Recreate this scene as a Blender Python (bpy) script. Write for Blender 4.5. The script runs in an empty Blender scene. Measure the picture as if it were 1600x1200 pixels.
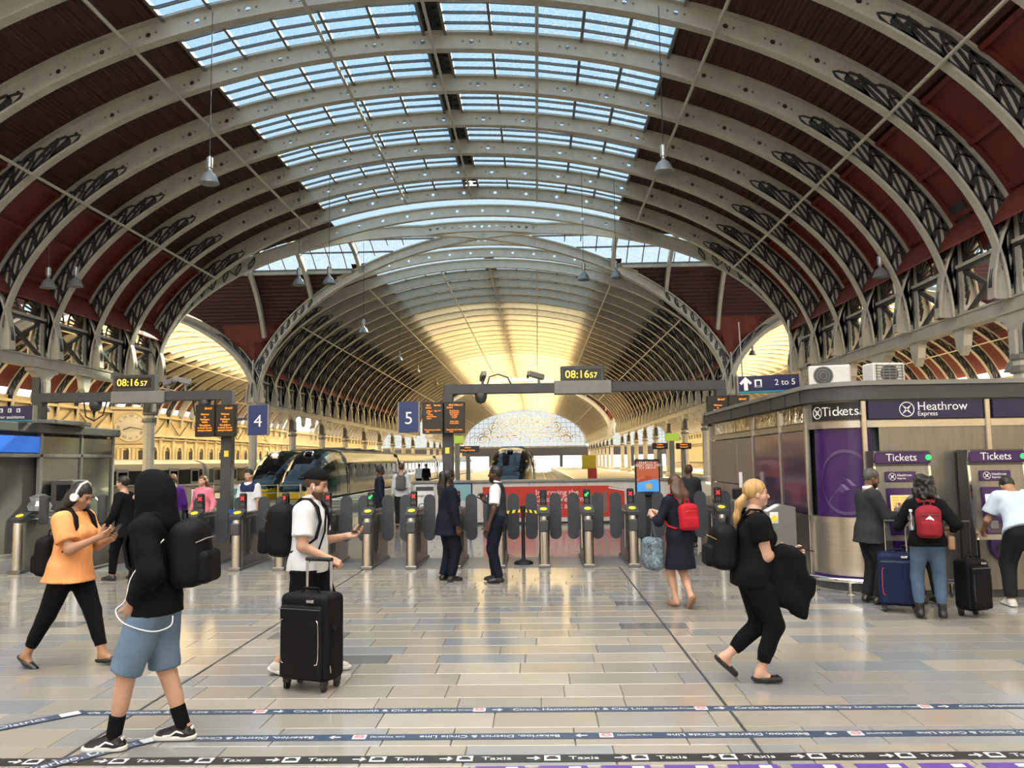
import bpy, math, random
import numpy as np
from mathutils import Matrix, Vector, Euler
random.seed(7); RNG = np.random.default_rng(7)
PI = math.pi
R = math.radians
scene = bpy.context.scene
COL = scene.collection

# ------------------------------------------------------------------ camera, sky, sun, exposure
FPX = 1300.0
CAM_H = 1.8
cam_data = bpy.data.cameras.new('camera')
cam_data.sensor_fit = 'HORIZONTAL'; cam_data.sensor_width = 36.0
cam_data.lens = 36.0 * FPX / 1600.0
cam_data.clip_start = 0.05; cam_data.clip_end = 2000
cam = bpy.data.objects.new('camera', cam_data); COL.objects.link(cam)
CAM_R = Matrix.Rotation(R(1.67), 3, 'Z') @ Matrix.Rotation(PI/2 + R(5.27), 3, 'X') @ Matrix.Rotation(R(-0.8), 3, 'Z')
cam.matrix_world = Matrix.Translation((0, 0, CAM_H)) @ CAM_R.to_4x4()
scene.camera = cam

world = bpy.data.worlds.new('sky'); scene.world = world; world.use_nodes = True
wn = world.node_tree; wn.nodes.clear()
w_out = wn.nodes.new('ShaderNodeOutputWorld'); w_bg = wn.nodes.new('ShaderNodeBackground')
w_tc = wn.nodes.new('ShaderNodeTexCoord'); w_sep = wn.nodes.new('ShaderNodeSeparateXYZ'); w_ramp = wn.nodes.new('ShaderNodeValToRGB')
wn.links.new(w_tc.outputs['Generated'], w_sep.inputs[0]); wn.links.new(w_sep.outputs['Z'], w_ramp.inputs[0])
wn.links.new(w_ramp.outputs[0], w_bg.inputs[0]); wn.links.new(w_bg.outputs[0], w_out.inputs[0])
w_ramp.color_ramp.elements[0].position = 0.0; w_ramp.color_ramp.elements[0].color = (1.0, 0.93, 0.82, 1)
w_ramp.color_ramp.elements[1].position = 0.45; w_ramp.color_ramp.elements[1].color = (0.56, 0.74, 0.98, 1)
w_bg.inputs[1].default_value = 2.6

sun_d = bpy.data.lights.new('sun', 'SUN'); sun_d.energy = 32.0; sun_d.angle = R(1.0); sun_d.color = (1.0, 0.80, 0.52)
sun = bpy.data.objects.new('sun', sun_d); COL.objects.link(sun)
SUN_FROM = Vector((0.42, 0.76, 0.50))          # low sun ahead and to the right of the far end
sun.rotation_euler = SUN_FROM.to_track_quat('Z', 'Y').to_euler()

scene.view_settings.view_transform = 'Standard'; scene.view_settings.look = 'None'
scene.view_settings.gamma = 1.0; scene.view_settings.use_curve_mapping = False
scene.view_settings.exposure = 0.66
scene.cycles.use_denoising = True
scene.cycles.max_bounces = 8; scene.cycles.diffuse_bounces = 4; scene.cycles.glossy_bounces = 3
scene.cycles.transmission_bounces = 6; scene.cycles.transparent_max_bounces = 12
scene.cycles.sample_clamp_indirect = 8.0
scene.cycles.caustics_reflective = False; scene.cycles.caustics_refractive = False

# ------------------------------------------------------------------ helpers
def at(px, py, Y):
    """point of the photo frame (1600x1200) at the distance Y down the station"""
    d = CAM_R @ Vector(((px-800)/FPX, (600-py)/FPX, -1)); t = Y/d.y
    return Vector((0, 0, CAM_H)) + d*t

def mat(name, col, rough=0.5, metal=0.0, var=0.08, scale=6.0, bump=0.0, bscale=60.0, spec=0.5, emit=None, estr=0.0, alpha=1.0, stretch=None):
    m = bpy.data.materials.new(name); m.use_nodes = True
    nt = m.node_tree; b = nt.nodes['Principled BSDF']
    b.inputs['Roughness'].default_value = rough; b.inputs['Metallic'].default_value = metal
    b.inputs['Specular IOR Level'].default_value = spec
    c = (col[0], col[1], col[2], 1)
    b.inputs['Base Color'].default_value = c
    tc = nt.nodes.new('ShaderNodeTexCoord'); mp = nt.nodes.new('ShaderNodeMapping')
    nt.links.new(tc.outputs['Object'], mp.inputs[0])
    if stretch: mp.inputs['Scale'].default_value = stretch
    if var > 0:
        n = nt.nodes.new('ShaderNodeTexNoise'); n.inputs['Scale'].default_value = scale; n.inputs['Detail'].default_value = 4
        nt.links.new(mp.outputs[0], n.inputs['Vector'])
        r = nt.nodes.new('ShaderNodeValToRGB')
        r.color_ramp.elements[0].position = 0.3; r.color_ramp.elements[1].position = 0.7
        r.color_ramp.elements[0].color = (*[max(0, x*(1-var)) for x in col], 1)
        r.color_ramp.elements[1].color = (*[min(1, x*(1+var)) for x in col], 1)
        nt.links.new(n.outputs['Fac'], r.inputs[0]); nt.links.new(r.outputs[0], b.inputs['Base Color'])
    if bump > 0:
        n2 = nt.nodes.new('ShaderNodeTexNoise'); n2.inputs['Scale'].default_value = bscale
        nt.links.new(mp.outputs[0], n2.inputs['Vector'])
        bp = nt.nodes.new('ShaderNodeBump'); bp.inputs['Strength'].default_value = bump; bp.inputs['Distance'].default_value = 0.01
        nt.links.new(n2.outputs['Fac'], bp.inputs['Height']); nt.links.new(bp.outputs[0], b.inputs['Normal'])
    if emit:
        b.inputs['Emission Color'].default_value = (*emit, 1); b.inputs['Emission Strength'].default_value = estr
    return m

def glass_mat(name, tint, trans_w, gloss=0.08, speck=0.0, translucent=None, nscale=5.0):
    """sheet glass: clear share, diffuse scattering share (dirt / sun glow tinted into the pane), a little gloss"""
    m = bpy.data.materials.new(name); m.use_nodes = True; nt = m.node_tree; nt.nodes.clear()
    o = nt.nodes.new('ShaderNodeOutputMaterial')
    tr = nt.nodes.new('ShaderNodeBsdfTransparent'); tr.inputs[0].default_value = (*tint, 1)
    tl = nt.nodes.new('ShaderNodeBsdfTranslucent'); tl.inputs[0].default_value = (*(translucent or tint), 1)
    gl = nt.nodes.new('ShaderNodeBsdfGlossy'); gl.inputs[0].default_value = (1, 1, 1, 1); gl.inputs[1].default_value = 0.05
    m1 = nt.nodes.new('ShaderNodeMixShader'); m2 = nt.nodes.new('ShaderNodeMixShader')
    m1.inputs[0].default_value = trans_w
    nt.links.new(tr.outputs[0], m1.inputs[1]); nt.links.new(tl.outputs[0], m1.inputs[2])
    if speck > 0:
        tc = nt.nodes.new('ShaderNodeTexCoord'); n = nt.nodes.new('ShaderNodeTexNoise'); n.inputs['Scale'].default_value = nscale; n.inputs['Detail'].default_value = 6 if nscale < 10 else 2
        r = nt.nodes.new('ShaderNodeValToRGB')
        r.color_ramp.elements[0].position = 0.42 if nscale < 10 else 0.56; r.color_ramp.elements[0].color = (trans_w,)*3 + (1,)
        r.color_ramp.elements[1].position = 0.62 if nscale < 10 else 0.66; r.color_ramp.elements[1].color = (min(1, trans_w+speck),)*3 + (1,)
        nt.links.new(tc.outputs['Object'], n.inputs['Vector']); nt.links.new(n.outputs['Fac'], r.inputs[0]); nt.links.new(r.outputs[0], m1.inputs[0])
    m2.inputs[0].default_value = gloss
    nt.links.new(m1.outputs[0], m2.inputs[1]); nt.links.new(gl.outputs[0], m2.inputs[2]); nt.links.new(m2.outputs[0], o.inputs[0])
    return m

class MB:
    """collects simple shapes and links them as ONE mesh object"""
    def __init__(s): s.v = []; s.f = []
    def add(s, vs, fs):
        o = len(s.v); s.v += [tuple(p) for p in vs]; s.f += [tuple(i+o for i in f) for f in fs]; return s
    def box(s, c, d, rot=None):
        hx, hy, hz = d[0]/2, d[1]/2, d[2]/2
        p = [(-hx,-hy,-hz),(hx,-hy,-hz),(hx,hy,-hz),(-hx,hy,-hz),(-hx,-hy,hz),(hx,-hy,hz),(hx,hy,hz),(-hx,hy,hz)]
        if rot is not None:
            M = rot if isinstance(rot, Matrix) else Euler(rot).to_matrix()
            p = [M @ Vector(q) for q in p]
        p = [(q[0]+c[0], q[1]+c[1], q[2]+c[2]) for q in p]
        return s.add(p, [(0,3,2,1),(4,5,6,7),(0,1,5,4),(1,2,6,5),(2,3,7,6),(3,0,4,7)])
    def rbox(s, c, d, b=0.01, rot=None):
        """box with chamfered edges"""
        hx, hy, hz = d[0]/2, d[1]/2, d[2]/2; b = min(b, hx*.9, hy*.9, hz*.9)
        vs = []; idx = {}
        for i, sx in enumerate((-1, 1)):
            for j, sy in enumerate((-1, 1)):
                for k, sz in enumerate((-1, 1)):
                    for a in range(3):
                        q = [sx*(hx-b), sy*(hy-b), sz*(hz-b)]; q[a] = (sx*hx, sy*hy, sz*hz)[a]
                        idx[(i,j,k,a)] = len(vs); vs.append(q)
        fs = []
        def I(i,j,k,a): return idx[(i,j,k,a)]
        for e in (0, 1):
            fs.append([I(e,0,0,0),I(e,1,0,0),I(e,1,1,0),I(e,0,1,0)][::1 if e else -1])
            fs.append([I(0,e,0,1),I(1,e,0,1),I(1,e,1,1),I(0,e,1,1)][::-1 if e else 1])
            fs.append([I(0,0,e,2),I(1,0,e,2),I(1,1,e,2),I(0,1,e,2)][::1 if e else -1])
        for p_ in (0, 1):
            for q_ in (0, 1):
                fs.append([I(p_,q_,0,0),I(p_,q_,1,0),I(p_,q_,1,1),I(p_,q_,0,1)])
                fs.append([I(p_,0,q_,0),I(p_,1,q_,0),I(p_,1,q_,2),I(p_,0,q_,2)])
                fs.append([I(0,p_,q_,1),I(1,p_,q_,1),I(1,p_,q_,2),I(0,p_,q_,2)])
        for i in (0, 1):
            for j in (0, 1):
                for k in (0, 1): fs.append([I(i,j,k,0),I(i,j,k,1),I(i,j,k,2)])
        if rot is not None:
            M = rot if isinstance(rot, Matrix) else Euler(rot).to_matrix()
            vs = [M @ Vector(q) for q in vs]
        return s.add([(q[0]+c[0], q[1]+c[1], q[2]+c[2]) for q in vs], fs)
    def cyl(s, a, b, r0, r1=None, n=12, cap=True):
        r1 = r0 if r1 is None else r1
        a = Vector(a); b = Vector(b); w = (b-a).normalized()
        u = w.orthogonal().normalized(); v = w.cross(u); vs = []
        for c, r in ((a, r0), (b, r1)):
            for i in range(n):
                t = 2*PI*i/n; vs.append(c + u*(r*math.cos(t)) + v*(r*math.sin(t)))
        fs = [(i, (i+1) % n, n+(i+1) % n, n+i) for i in range(n)]
        if cap: fs += [tuple(range(n))[::-1], tuple(range(n, 2*n))]
        return s.add(vs, fs)
    def tube(s, pts, r, n=8):
        pts = [Vector(p) for p in pts]; m = len(pts); vs = []
        rr = r if isinstance(r, (list, tuple)) else [r]*m
        ref = None
        for i, p in enumerate(pts):
            w = (pts[min(i+1, m-1)]-pts[max(i-1, 0)]).normalized()
            if ref is None: ref = w.orthogonal().normalized()
            u = (ref - w*ref.dot(w)); u = u.normalized() if u.length > 1e-5 else w.orthogonal().normalized()
            ref = u; v = w.cross(u)
            for k in range(n):
                t = 2*PI*k/n; vs.append(p + u*(rr[i]*math.cos(t)) + v*(rr[i]*math.sin(t)))
        fs = [(i*n+k, i*n+(k+1) % n, (i+1)*n+(k+1) % n, (i+1)*n+k) for i in range(m-1) for k in range(n)]
        fs += [tuple(range(n))[::-1], tuple(range((m-1)*n, m*n))]
        return s.add(vs, fs)
    def lathe(s, prof, c=(0,0,0), n=16, axis='z', ax=None):
        """profile [(r, h)] turned about the axis through c"""
        vs = []; m = len(prof)
        for r, h in prof:
            for k in range(n):
                t = 2*PI*k/n; q = (r*math.cos(t), r*math.sin(t), h)
                if axis == 'x': q = (q[2], q[0], q[1])
                elif axis == 'y': q = (q[1], q[2], q[0])
                vs.append((q[0]+c[0], q[1]+c[1], q[2]+c[2]))
        fs = [(i*n+k, i*n+(k+1) % n, (i+1)*n+(k+1) % n, (i+1)*n+k) for i in range(m-1) for k in range(n)]
        fs += [tuple(range(n))[::-1], tuple(range((m-1)*n, m*n))]
        return s.add(vs, fs)
    def prism(s, poly, d0, d1, plane='xz'):
        """2-D outline extruded between d0 and d1 along the axis normal to the plane"""
        n = len(poly)
        def P(p, d): return {'xz': (p[0], d, p[1]), 'xy': (p[0], p[1], d), 'yz': (d, p[0], p[1])}[plane]
        vs = [P(p, d0) for p in poly] + [P(p, d1) for p in poly]
        fs = [tuple(range(n)), tuple(range(2*n-1, n-1, -1))] + [(i, n+i, n+(i+1) % n, (i+1) % n) for i in range(n)]
        return s.add(vs, fs)
    def strip(s, pts, w, t, side):
        """flat bar of width w (along side) and thickness t swept along pts"""
        pts = [Vector(p) for p in pts]; side = Vector(side).normalized(); m = len(pts); vs = []
        for i, p in enumerate(pts):
            tg = (pts[min(i+1, m-1)]-pts[max(i-1, 0)]).normalized(); nn = tg.cross(side).normalized()
            for a, b in ((-1,-1),(1,-1),(1,1),(-1,1)): vs.append(p + side*(a*w/2) + nn*(b*t/2))
        fs = [(i*4+k, i*4+(k+1) % 4, (i+1)*4+(k+1) % 4, (i+1)*4+k) for i in range(m-1) for k in range(4)]
        fs += [(3,2,1,0), tuple(range((m-1)*4, m*4))]
        return s.add(vs, fs)
    def mesh(s, name, m, smooth=False):
        me = bpy.data.meshes.new(name); me.from_pydata(s.v, [], s.f); me.validate()
        import bmesh
        bm = bmesh.new(); bm.from_mesh(me); bmesh.ops.recalc_face_normals(bm, faces=bm.faces); bm.to_mesh(me); bm.free()
        if m is not None: me.materials.append(m)
        if smooth: me.shade_smooth() if smooth is True else me.set_sharp_from_angle(angle=R(smooth)) or None
        if smooth is not True and smooth:
            me.shade_smooth(); me.set_sharp_from_angle(angle=R(smooth))
        return me
    def build(s, name, m, parent=None, loc=(0,0,0), rot=(0,0,0), smooth=False):
        return link(name, s.mesh(name, m, smooth), parent, loc, rot)

def link(name, data, parent=None, loc=(0,0,0), rot=(0,0,0), scale=None):
    o = bpy.data.objects.new(name, data); COL.objects.link(o)
    o.location = loc; o.rotation_euler = rot
    if scale: o.scale = scale
    if parent: o.parent = parent
    return o
def tag(o, label=None, cat=None, group=None, kind=None):
    if label: o['label'] = label
    if cat: o['category'] = cat
    if group: o['group'] = group
    if kind: o['kind'] = kind
    return o
def empty(name, loc=(0,0,0), rz=0):
    o = bpy.data.objects.new(name, None); COL.objects.link(o); o.location = loc; o.rotation_euler = (0,0,rz); o.empty_display_size = 0.1
    return o
def copy_tree(o, parent=None):
    c = o.copy(); COL.objects.link(c); c.parent = parent
    for ch in o.children: copy_tree(ch, c)
    return c
def text(name, body, size, loc, rot, m, parent=None, align='CENTER', ext=0.002, sx=1.0):
    cu = bpy.data.curves.new(name, 'FONT'); cu.body = body; cu.size = size; cu.align_x = align; cu.align_y = 'CENTER'
    cu.extrude = ext; cu.resolution_u = 3; cu.materials.append(m)
    o = link(name, cu, parent, loc, rot)
    if sx != 1.0: o.scale = (sx, 1, 1)
    return o

# ------------------------------------------------------------------ materials
M = {}
M['cream'] = mat('cream_paint', (0.53, 0.51, 0.45), 0.45, var=0.10, scale=2.0)
M['iron'] = mat('dark_iron_paint', (0.045, 0.048, 0.05), 0.5)
M['irongrey'] = mat('grey_iron_paint', (0.20, 0.195, 0.18), 0.5)
M['red'] = mat('red_panel_paint', (0.17, 0.032, 0.022), 0.55, var=0.18, scale=1.2)
def board_mat():
    m = mat('maroon_boarding', (0.085, 0.026, 0.022), 0.6, var=0.15, scale=1.5)
    nt = m.node_tree; b = nt.nodes['Principled BSDF']
    tc = nt.nodes.new('ShaderNodeUVMap'); w = nt.nodes.new('ShaderNodeTexWave'); w.wave_type = 'BANDS'; w.bands_direction = 'X'
    w.inputs['Scale'].default_value = 1.1
    bp = nt.nodes.new('ShaderNodeBump'); bp.inputs['Strength'].default_value = 1.0; bp.inputs['Distance'].default_value = 0.14
    nt.links.new(tc.outputs[0], w.inputs['Vector']); nt.links.new(w.outputs['Fac'], bp.inputs['Height']); nt.links.new(bp.outputs[0], b.inputs['Normal'])
    return m
M['board'] = board_mat()
M['glass'] = glass_mat('grimy_dimmed_glass', (0.44, 0.50, 0.53), 0.0, 0.006, 0.75, (0.20, 0.22, 0.24), 15.0)  # specks are dirt; the tint is darkened to hold back the sky
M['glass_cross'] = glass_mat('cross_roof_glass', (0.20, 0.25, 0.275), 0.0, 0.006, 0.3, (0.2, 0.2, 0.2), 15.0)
M['glass_mid'] = glass_mat('faint_glow_glass', (0.6, 0.6, 0.56), 0.30, 0.01, 0.2, (0.8, 0.74, 0.58))  # first step of the gold sun glow, blended into the pane colour
M['glass_mid2'] = glass_mat('half_glow_glass', (0.8, 0.77, 0.66), 0.50, 0.02, 0.2, (0.9, 0.8, 0.6))  # stronger step of the painted glow, leading to the far panes
M['glass_far'] = glass_mat('sun_glow_glazing', (0.9, 0.85, 0.7), 0.78, 0.03, 0.2, (0.97, 0.86, 0.62))  # golden sunlight of the far roof put into the glass colour
M['glass_rear'] = glass_mat('rear_roof_glazing', (0.92, 0.93, 0.93), 0.45, 0.03, 0.1, (0.90, 0.90, 0.90))  # unseen rear panes, pale so sky light fills the hall
M['glass_clear'] = glass_mat('clear_glass', (0.82, 0.88, 0.88), 0.03, 0.12)
M['glass_end'] = glass_mat('end_screen_glass', (0.40, 0.44, 0.48), 0.04, 0.02)
def steel_mat(name, col, rough, stretch):
    m = mat(name, col, rough, 1.0, var=0.10, scale=3.0, bump=0.08, bscale=30, stretch=stretch); return m
M['steel'] = steel_mat('brushed_steel', (0.52, 0.50, 0.47), 0.28, (1, 1, 30))
M['steel_dull'] = steel_mat('dull_steel', (0.24, 0.235, 0.225), 0.38, (8, 8, 1))
M['chrome'] = mat('polished_metal', (0.72, 0.72, 0.72), 0.12, 1.0, var=0)
M['gantry'] = mat('gantry_grey', (0.050, 0.051, 0.052), 0.5)
M['paddle'] = mat('paddle_grey', (0.036, 0.043, 0.052), 0.55)
M['black'] = mat('black_plastic', (0.012, 0.012, 0.013), 0.45)
M['navy_sign'] = mat('sign_navy', (0.008, 0.010, 0.062), 0.35, var=0.03)
M['blue_sign'] = mat('sign_blue', (0.008, 0.028, 0.13), 0.35, var=0.03)
M['teal'] = mat('sign_teal', (0.0, 0.22, 0.28), 0.4, var=0.03)
M['white'] = mat('white_print', (0.80, 0.80, 0.80), 0.4, var=0.03)
M['white_paint'] = mat('white_paint', (0.62, 0.61, 0.58), 0.45, var=0.06)
M['purple'] = mat('purple_panel', (0.036, 0.009, 0.095), 0.25, var=0.06)
M['purple_light'] = mat('lilac_print', (0.085, 0.05, 0.15), 0.25, var=0.03)
M['yellow'] = mat('yellow_paint', (0.80, 0.55, 0.01), 0.4, var=0.05)
M['yellow_pad'] = mat('yellow_reader', (0.85, 0.72, 0.05), 0.35, var=0.03)
M['led'] = mat('orange_led', (0.1, 0.03, 0), 0.5, var=0, emit=(1.0, 0.28, 0.02), estr=1.6)
M['led_y'] = mat('amber_led', (0.1, 0.06, 0), 0.5, var=0, emit=(1.0, 0.62, 0.06), estr=1.8)
M['led_r'] = mat('red_led', (0.1, 0, 0), 0.5, var=0, emit=(1.0, 0.03, 0.03), estr=1.6)
M['led_g'] = mat('green_led', (0, 0.1, 0), 0.5, var=0, emit=(0.02, 1.0, 0.12), estr=1.4)
M['screen'] = mat('board_black', (0.012, 0.010, 0.008), 0.3, var=0)
M['hoard_red'] = mat('banner_red', (0.55, 0.035, 0.018), 0.45, var=0.04)
M['hoard_grey'] = mat('banner_grey', (0.18, 0.15, 0.15), 0.5, var=0.03)
M['stone'] = mat('cream_stucco', (0.62, 0.53, 0.36), 0.8, var=0.10, scale=1.0)
M['stone_trim'] = mat('cream_moulding', (0.66, 0.58, 0.42), 0.7, var=0.05)
M['asphalt'] = mat('platform_asphalt', (0.34, 0.33, 0.31), 0.45, var=0.12, scale=1.5)
M['ballast'] = mat('track_ballast', (0.10, 0.09, 0.08), 0.9, var=0.3, scale=8)
M['rail'] = mat('rail_steel', (0.32, 0.28, 0.25), 0.4, 0.8)
# ------------------------------------------------------------------ the train shed roof
XC, AN, ZF, RN, DEP = -3.1, 15.9, 6.0, 9.05, 0.60      # nave: centre, clear half width, foot height, rise of the rib soffit, rib depth
AA, RA = 10.4, 6.6                                    # side spans
XL, XR = XC-AN-0.3-AA, XC+AN+0.3+AA                   # centres of the side spans
SP = 3.05
Y_S1 = 41.0; NT = 5
T1 = (Y_S1, Y_S1+NT*SP)
S2N = 25; T2 = (T1[1]+S2N*SP, T1[1]+(S2N+NT)*SP)
S3N = 22; Y_END = T2[1]+S3N*SP
S1N = 9; Y_START = Y_S1-S1N*SP
GL = 7.5                                              # glazed half width of the nave roof

def soffit(t, A, Rr): return (A*math.cos(t), ZF + Rr*math.sin(t))
def normal(t, A, Rr):
    nx, nz = math.cos(t)/A, math.sin(t)/Rr; l = math.hypot(nx, nz); return (nx/l, nz/l)
def rib_point(t, A, Rr, e):
    if e > 0: e *= 1+0.5*math.cos(t)**2          # ribs deepen towards their feet
    p = soffit(t, A, Rr); n = normal(t, A, Rr); return (p[0]+n[0]*e, p[1]+n[1]*e)
SEG = 64
def ts(a=0.0, b=PI, n=SEG): return [a+(b-a)*i/n for i in range(n+1)]

def rib_meshes(A, Rr, d, seg=SEG, holes=True, a=0.0, b=PI):
    """arched plate girder: two flanges and a pierced web"""
    mb = MB(); T = ts(a, b, seg)
    for e, w, th in ((0.03, 0.30, 0.07), (d-0.03, 0.34, 0.07)):
        mb.strip([(x, 0, z) for x, z in (rib_point(t, A, Rr, e) for t in T)], w, th, (0, 1, 0))
    # web with round holes (a large one flanked by two small ones on each lobe)
    for i in range(seg):
        t0, t1 = T[i], T[i+1]
        q = [rib_point(t0, A, Rr, 0.05), rib_point(t1, A, Rr, 0.05), rib_point(t1, A, Rr, d-0.05), rib_point(t0, A, Rr, d-0.05)]
        tm = (t0+t1)/2
        if holes and i % 2 == 0 and 0.62 < tm < PI-0.62:
            c = rib_point(tm, A, Rr, d*0.5); rr = 0.085; k = 8
            ux = ((q[1][0]-q[0][0]), (q[1][1]-q[0][1])); l = math.hypot(*ux); ux = (ux[0]/l, ux[1]/l); uz = (-ux[1], ux[0])
            if (q[3][0]-q[0][0])*uz[0]+(q[3][1]-q[0][1])*uz[1] < 0: uz = (-uz[0], -uz[1])
            ring = [(c[0]+ux[0]*rr*math.cos(2*PI*j/k-3*PI/4)+uz[0]*rr*math.sin(2*PI*j/k-3*PI/4), c[1]+ux[1]*rr*math.cos(2*PI*j/k-3*PI/4)+uz[1]*rr*math.sin(2*PI*j/k-3*PI/4)) for j in range(k)]
            for y in (-0.02, 0.02):
                vs = [(x, y, z) for x, z in q] + [(x, y, z) for x, z in ring]
                fs = []
                for cnr in range(4):
                    r0 = 4+(2*cnr) % 8; r1 = 4+(2*cnr+1) % 8; r2 = 4+(2*cnr+2) % 8
                    fs += [(cnr, r1, r0), (cnr, (cnr+1) % 4, r1), ((cnr+1) % 4, r2, r1)]
                mb.add(vs, fs)
        else:
            mb.add([(x, -0.02, z) for x, z in q] + [(x, 0.02, z) for x, z in q], [(0,1,2,3), (7,6,5,4)])
    return mb
def rib_rivets(A, Rr, d):
    """small bolts beside the holes"""
    mb = MB(); T = ts()
    for i in range(0, SEG, 2):
        tm = (T[i]+T[i+1])/2
        if 0.62 < tm < PI-0.62:
            for s in (-1, 1):
                x, z = rib_point(tm+s*0.22/A*1.2, A, Rr, d*0.5)
                for y in (-0.03, 0.03): mb.box((x, y, z), (0.06, 0.02, 0.06))
    return mb
def scroll_mesh(A, Rr, d, n=10, t_end=0.74):
    """cast openwork on the haunches: leaf-shaped lozenges between curved bars, a fan at the foot"""
    mb = MB()
    for side in (0, 1):
        def P(t, e): 
            x, z = rib_point(t, A, Rr, e*(1 + 0.25*max(0, 0.25-t)/0.25))
            return ((x if side == 0 else -x), z)
        for y in (-0.045, 0.045):
            T = [0.06+(t_end-0.06)*i/n for i in range(n+1)]
            up = [0.0]*0
            for i in range(n):
                t0, t1 = T[i], T[i+1]; taper = 1.0 if i < n-2 else (0.8 if i == n-2 else 0.55)
                lo, hi = 0.10, 0.10+(d-0.2)*taper
                ba, bb = [], []
                for k in range(7):
                    f = k/6; bow = 0.026*math.sin(PI*f); sl = 1.7*f
                    ba.append((lambda p: (p[0], y, p[1]))(P(min(t_end, t0+(t1-t0)*sl+bow), lo+(hi-lo)*f)))
                    bb.append((lambda p: (p[0], y, p[1]))(P(min(t_end, t0+(t1-t0)*sl-bow), lo+(hi-lo)*f)))
                mb.strip(ba, 0.05, 0.075, (0,1,0)); mb.strip(bb, 0.05, 0.075, (0,1,0))
                cc = [(lambda p: (p[0], y, p[1]))(P(t1+0.03*math.sin(PI*k/4), lo+(hi-lo)*k/4)) for k in range(5)]
                mb.strip(cc, 0.05, 0.05, (0,1,0))
                if i >= n-3:
                    ar = [(lambda p: (p[0], y, p[1]))(P(t0+(t1-t0)*k/5, hi+0.03+0.05*math.sin(PI*k/5))) for k in range(6)]
                    mb.strip(ar, 0.06, 0.07, (0,1,0))
            for e in (0.10, d-0.10):
                tt = t_end if e < 0.2 else T[n-2]
                mb.strip([(lambda p: (p[0], y, p[1]))(P(0.04+(tt-0.04)*k/16, e)) for k in range(17)], 0.05, 0.10, (0,1,0))
    return mb

nave = tag(empty('ceiling'), kind='structure')
rib_me = rib_meshes(AN, RN, DEP).mesh('rib', M['cream'])
riv_me = rib_rivets(AN, RN, DEP).mesh('rivet_row', M['irongrey'])
scr_me = scroll_mesh(AN, RN, DEP).mesh('scrollwork', M['iron'])
rib_far_me = rib_meshes(AN, RN, DEP, 40, False).mesh('rib_far', M['cream'])
scr_far_me = scroll_mesh(AN, RN, DEP, 7).mesh('scrollwork_far', M['iron'])
rib_ys = [Y_S1-i*SP for i in range(S1N+1)]
for y in rib_ys:
    r = link('rib', rib_me, nave, (XC, y, 0)); link('rivet_row', riv_me, r); link('scrollwork', scr_me, r)
far_ys = [T1[1]+i*SP for i in range(S2N+1)] + [T2[1]+i*SP for i in range(S3N+1)]
for y in far_ys:
    r = link('rib', rib_far_me, nave, (XC, y, 0))
    if y < 110: link('scrollwork', scr_far_me, r)

# roof sheets follow the back of the ribs
def zsheet(u, A, Rr):       # u = lateral distance from the centre
    return ZF + (Rr+DEP+0.03)*math.sqrt(max(0.0, 1-(u/(A+DEP+0.42))**2))
def sheet_points(A, Rr, u0, u1, n):
    """profile between lateral positions u0..u1 (signed), spaced evenly in the arch angle"""
    a = A+DEP+0.42; t0 = math.acos(max(-1, min(1, u0/a))); t1 = math.acos(max(-1, min(1, u1/a)))
    return [(a*math.cos(t0+(t1-t0)*i/n), ZF+(Rr+DEP+0.03)*math.sin(t0+(t1-t0)*i/n)) for i in range(n+1)]
def sheet_mesh(name, pts, y0, y1, m, thick=0.06):
    vs = []; fs = []; uv = []; L = 0; last = None
    n = len(pts)
    for i, (x, z) in enumerate(pts):
        if last: L += math.hypot(x-last[0], z-last[1])
        last = (x, z); vs += [(x, y0, z), (x, y1, z), (x, y0, z+thick), (x, y1, z+thick)]; uv.append(L)
    for i in range(n-1):
        a, b = 4*i, 4*i+4
        fs += [(a, a+1, b+1, b), (a+2, b+2, b+3, a+3), (a, b, b+2, a+2), (a+1, a+3, b+3, b+1)]
    fs += [(0, 2, 3, 1), (4*n-4, 4*n-3, 4*n-1, 4*n-2)]
    me = bpy.data.meshes.new(name); me.from_pydata(vs, [], fs)
    lay = me.uv_layers.new(name='UVMap')
    for p in me.polygons:
        for li in p.loop_indices:
            vi = me.loops[li].vertex_index; lay.data[li].uv = (uv[vi//4]*1.0, me.vertices[vi].co.y)
    me.materials.append(m); return me
U_RED = 13.9                                            # boarding above, flat red panels below
def bay_sheets(A, Rr, gl, ured, length, tagname):
    out = {}
    ext = A+DEP-0.02
    for s in (-1, 1):
        out[('board', s)] = sheet_mesh('boarding_'+tagname, sheet_points(A, Rr, s*gl, s*ured, 14), 0, length, M['board'])
        out[('red', s)] = sheet_mesh('red_panel_'+tagname, sheet_points(A, Rr, s*ured, s*ext, 10), 0, length, M['red'])
    return out
bay = bay_sheets(AN, RN, GL, U_RED, SP, 'nave')
# raised frames on the red panels
fr = MB()
for s in (-1, 1):
    pts = sheet_points(AN, RN, s*(U_RED+0.02), s*(AN+DEP+0.15), 24)
    for k in (0, 8, 16):
        x, z = pts[k]; fr.box((x-s*0.05, SP/2, z-0.03), (0.14, SP-0.5, 0.14), (0, s*0.9, 0))
    for yy in (0.3, SP-0.3):
        fr.strip([(x-s*0.05, yy, z-0.03) for x, z in pts], 0.12, 0.08, (0,1,0))
frame_me = fr.mesh('panel_frame', M['red'])
def sheets(parent, xc, y, bay):
    for (k, s), me in bay.items():
        link('boarding' if k == 'board' else 'red_panel', me, parent, (xc, y, 0))
bays1 = [Y_S1-(i+1)*SP for i in range(S1N)]
bays2 = [T1[1]+i*SP for i in range(S2N)] + [T2[1]+i*SP for i in range(S3N)]
for y in bays1+bays2: sheets(nave, XC, y, bay)
for y in bays1: link('panel_frame', frame_me, nave, (XC, y, 0))

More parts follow.
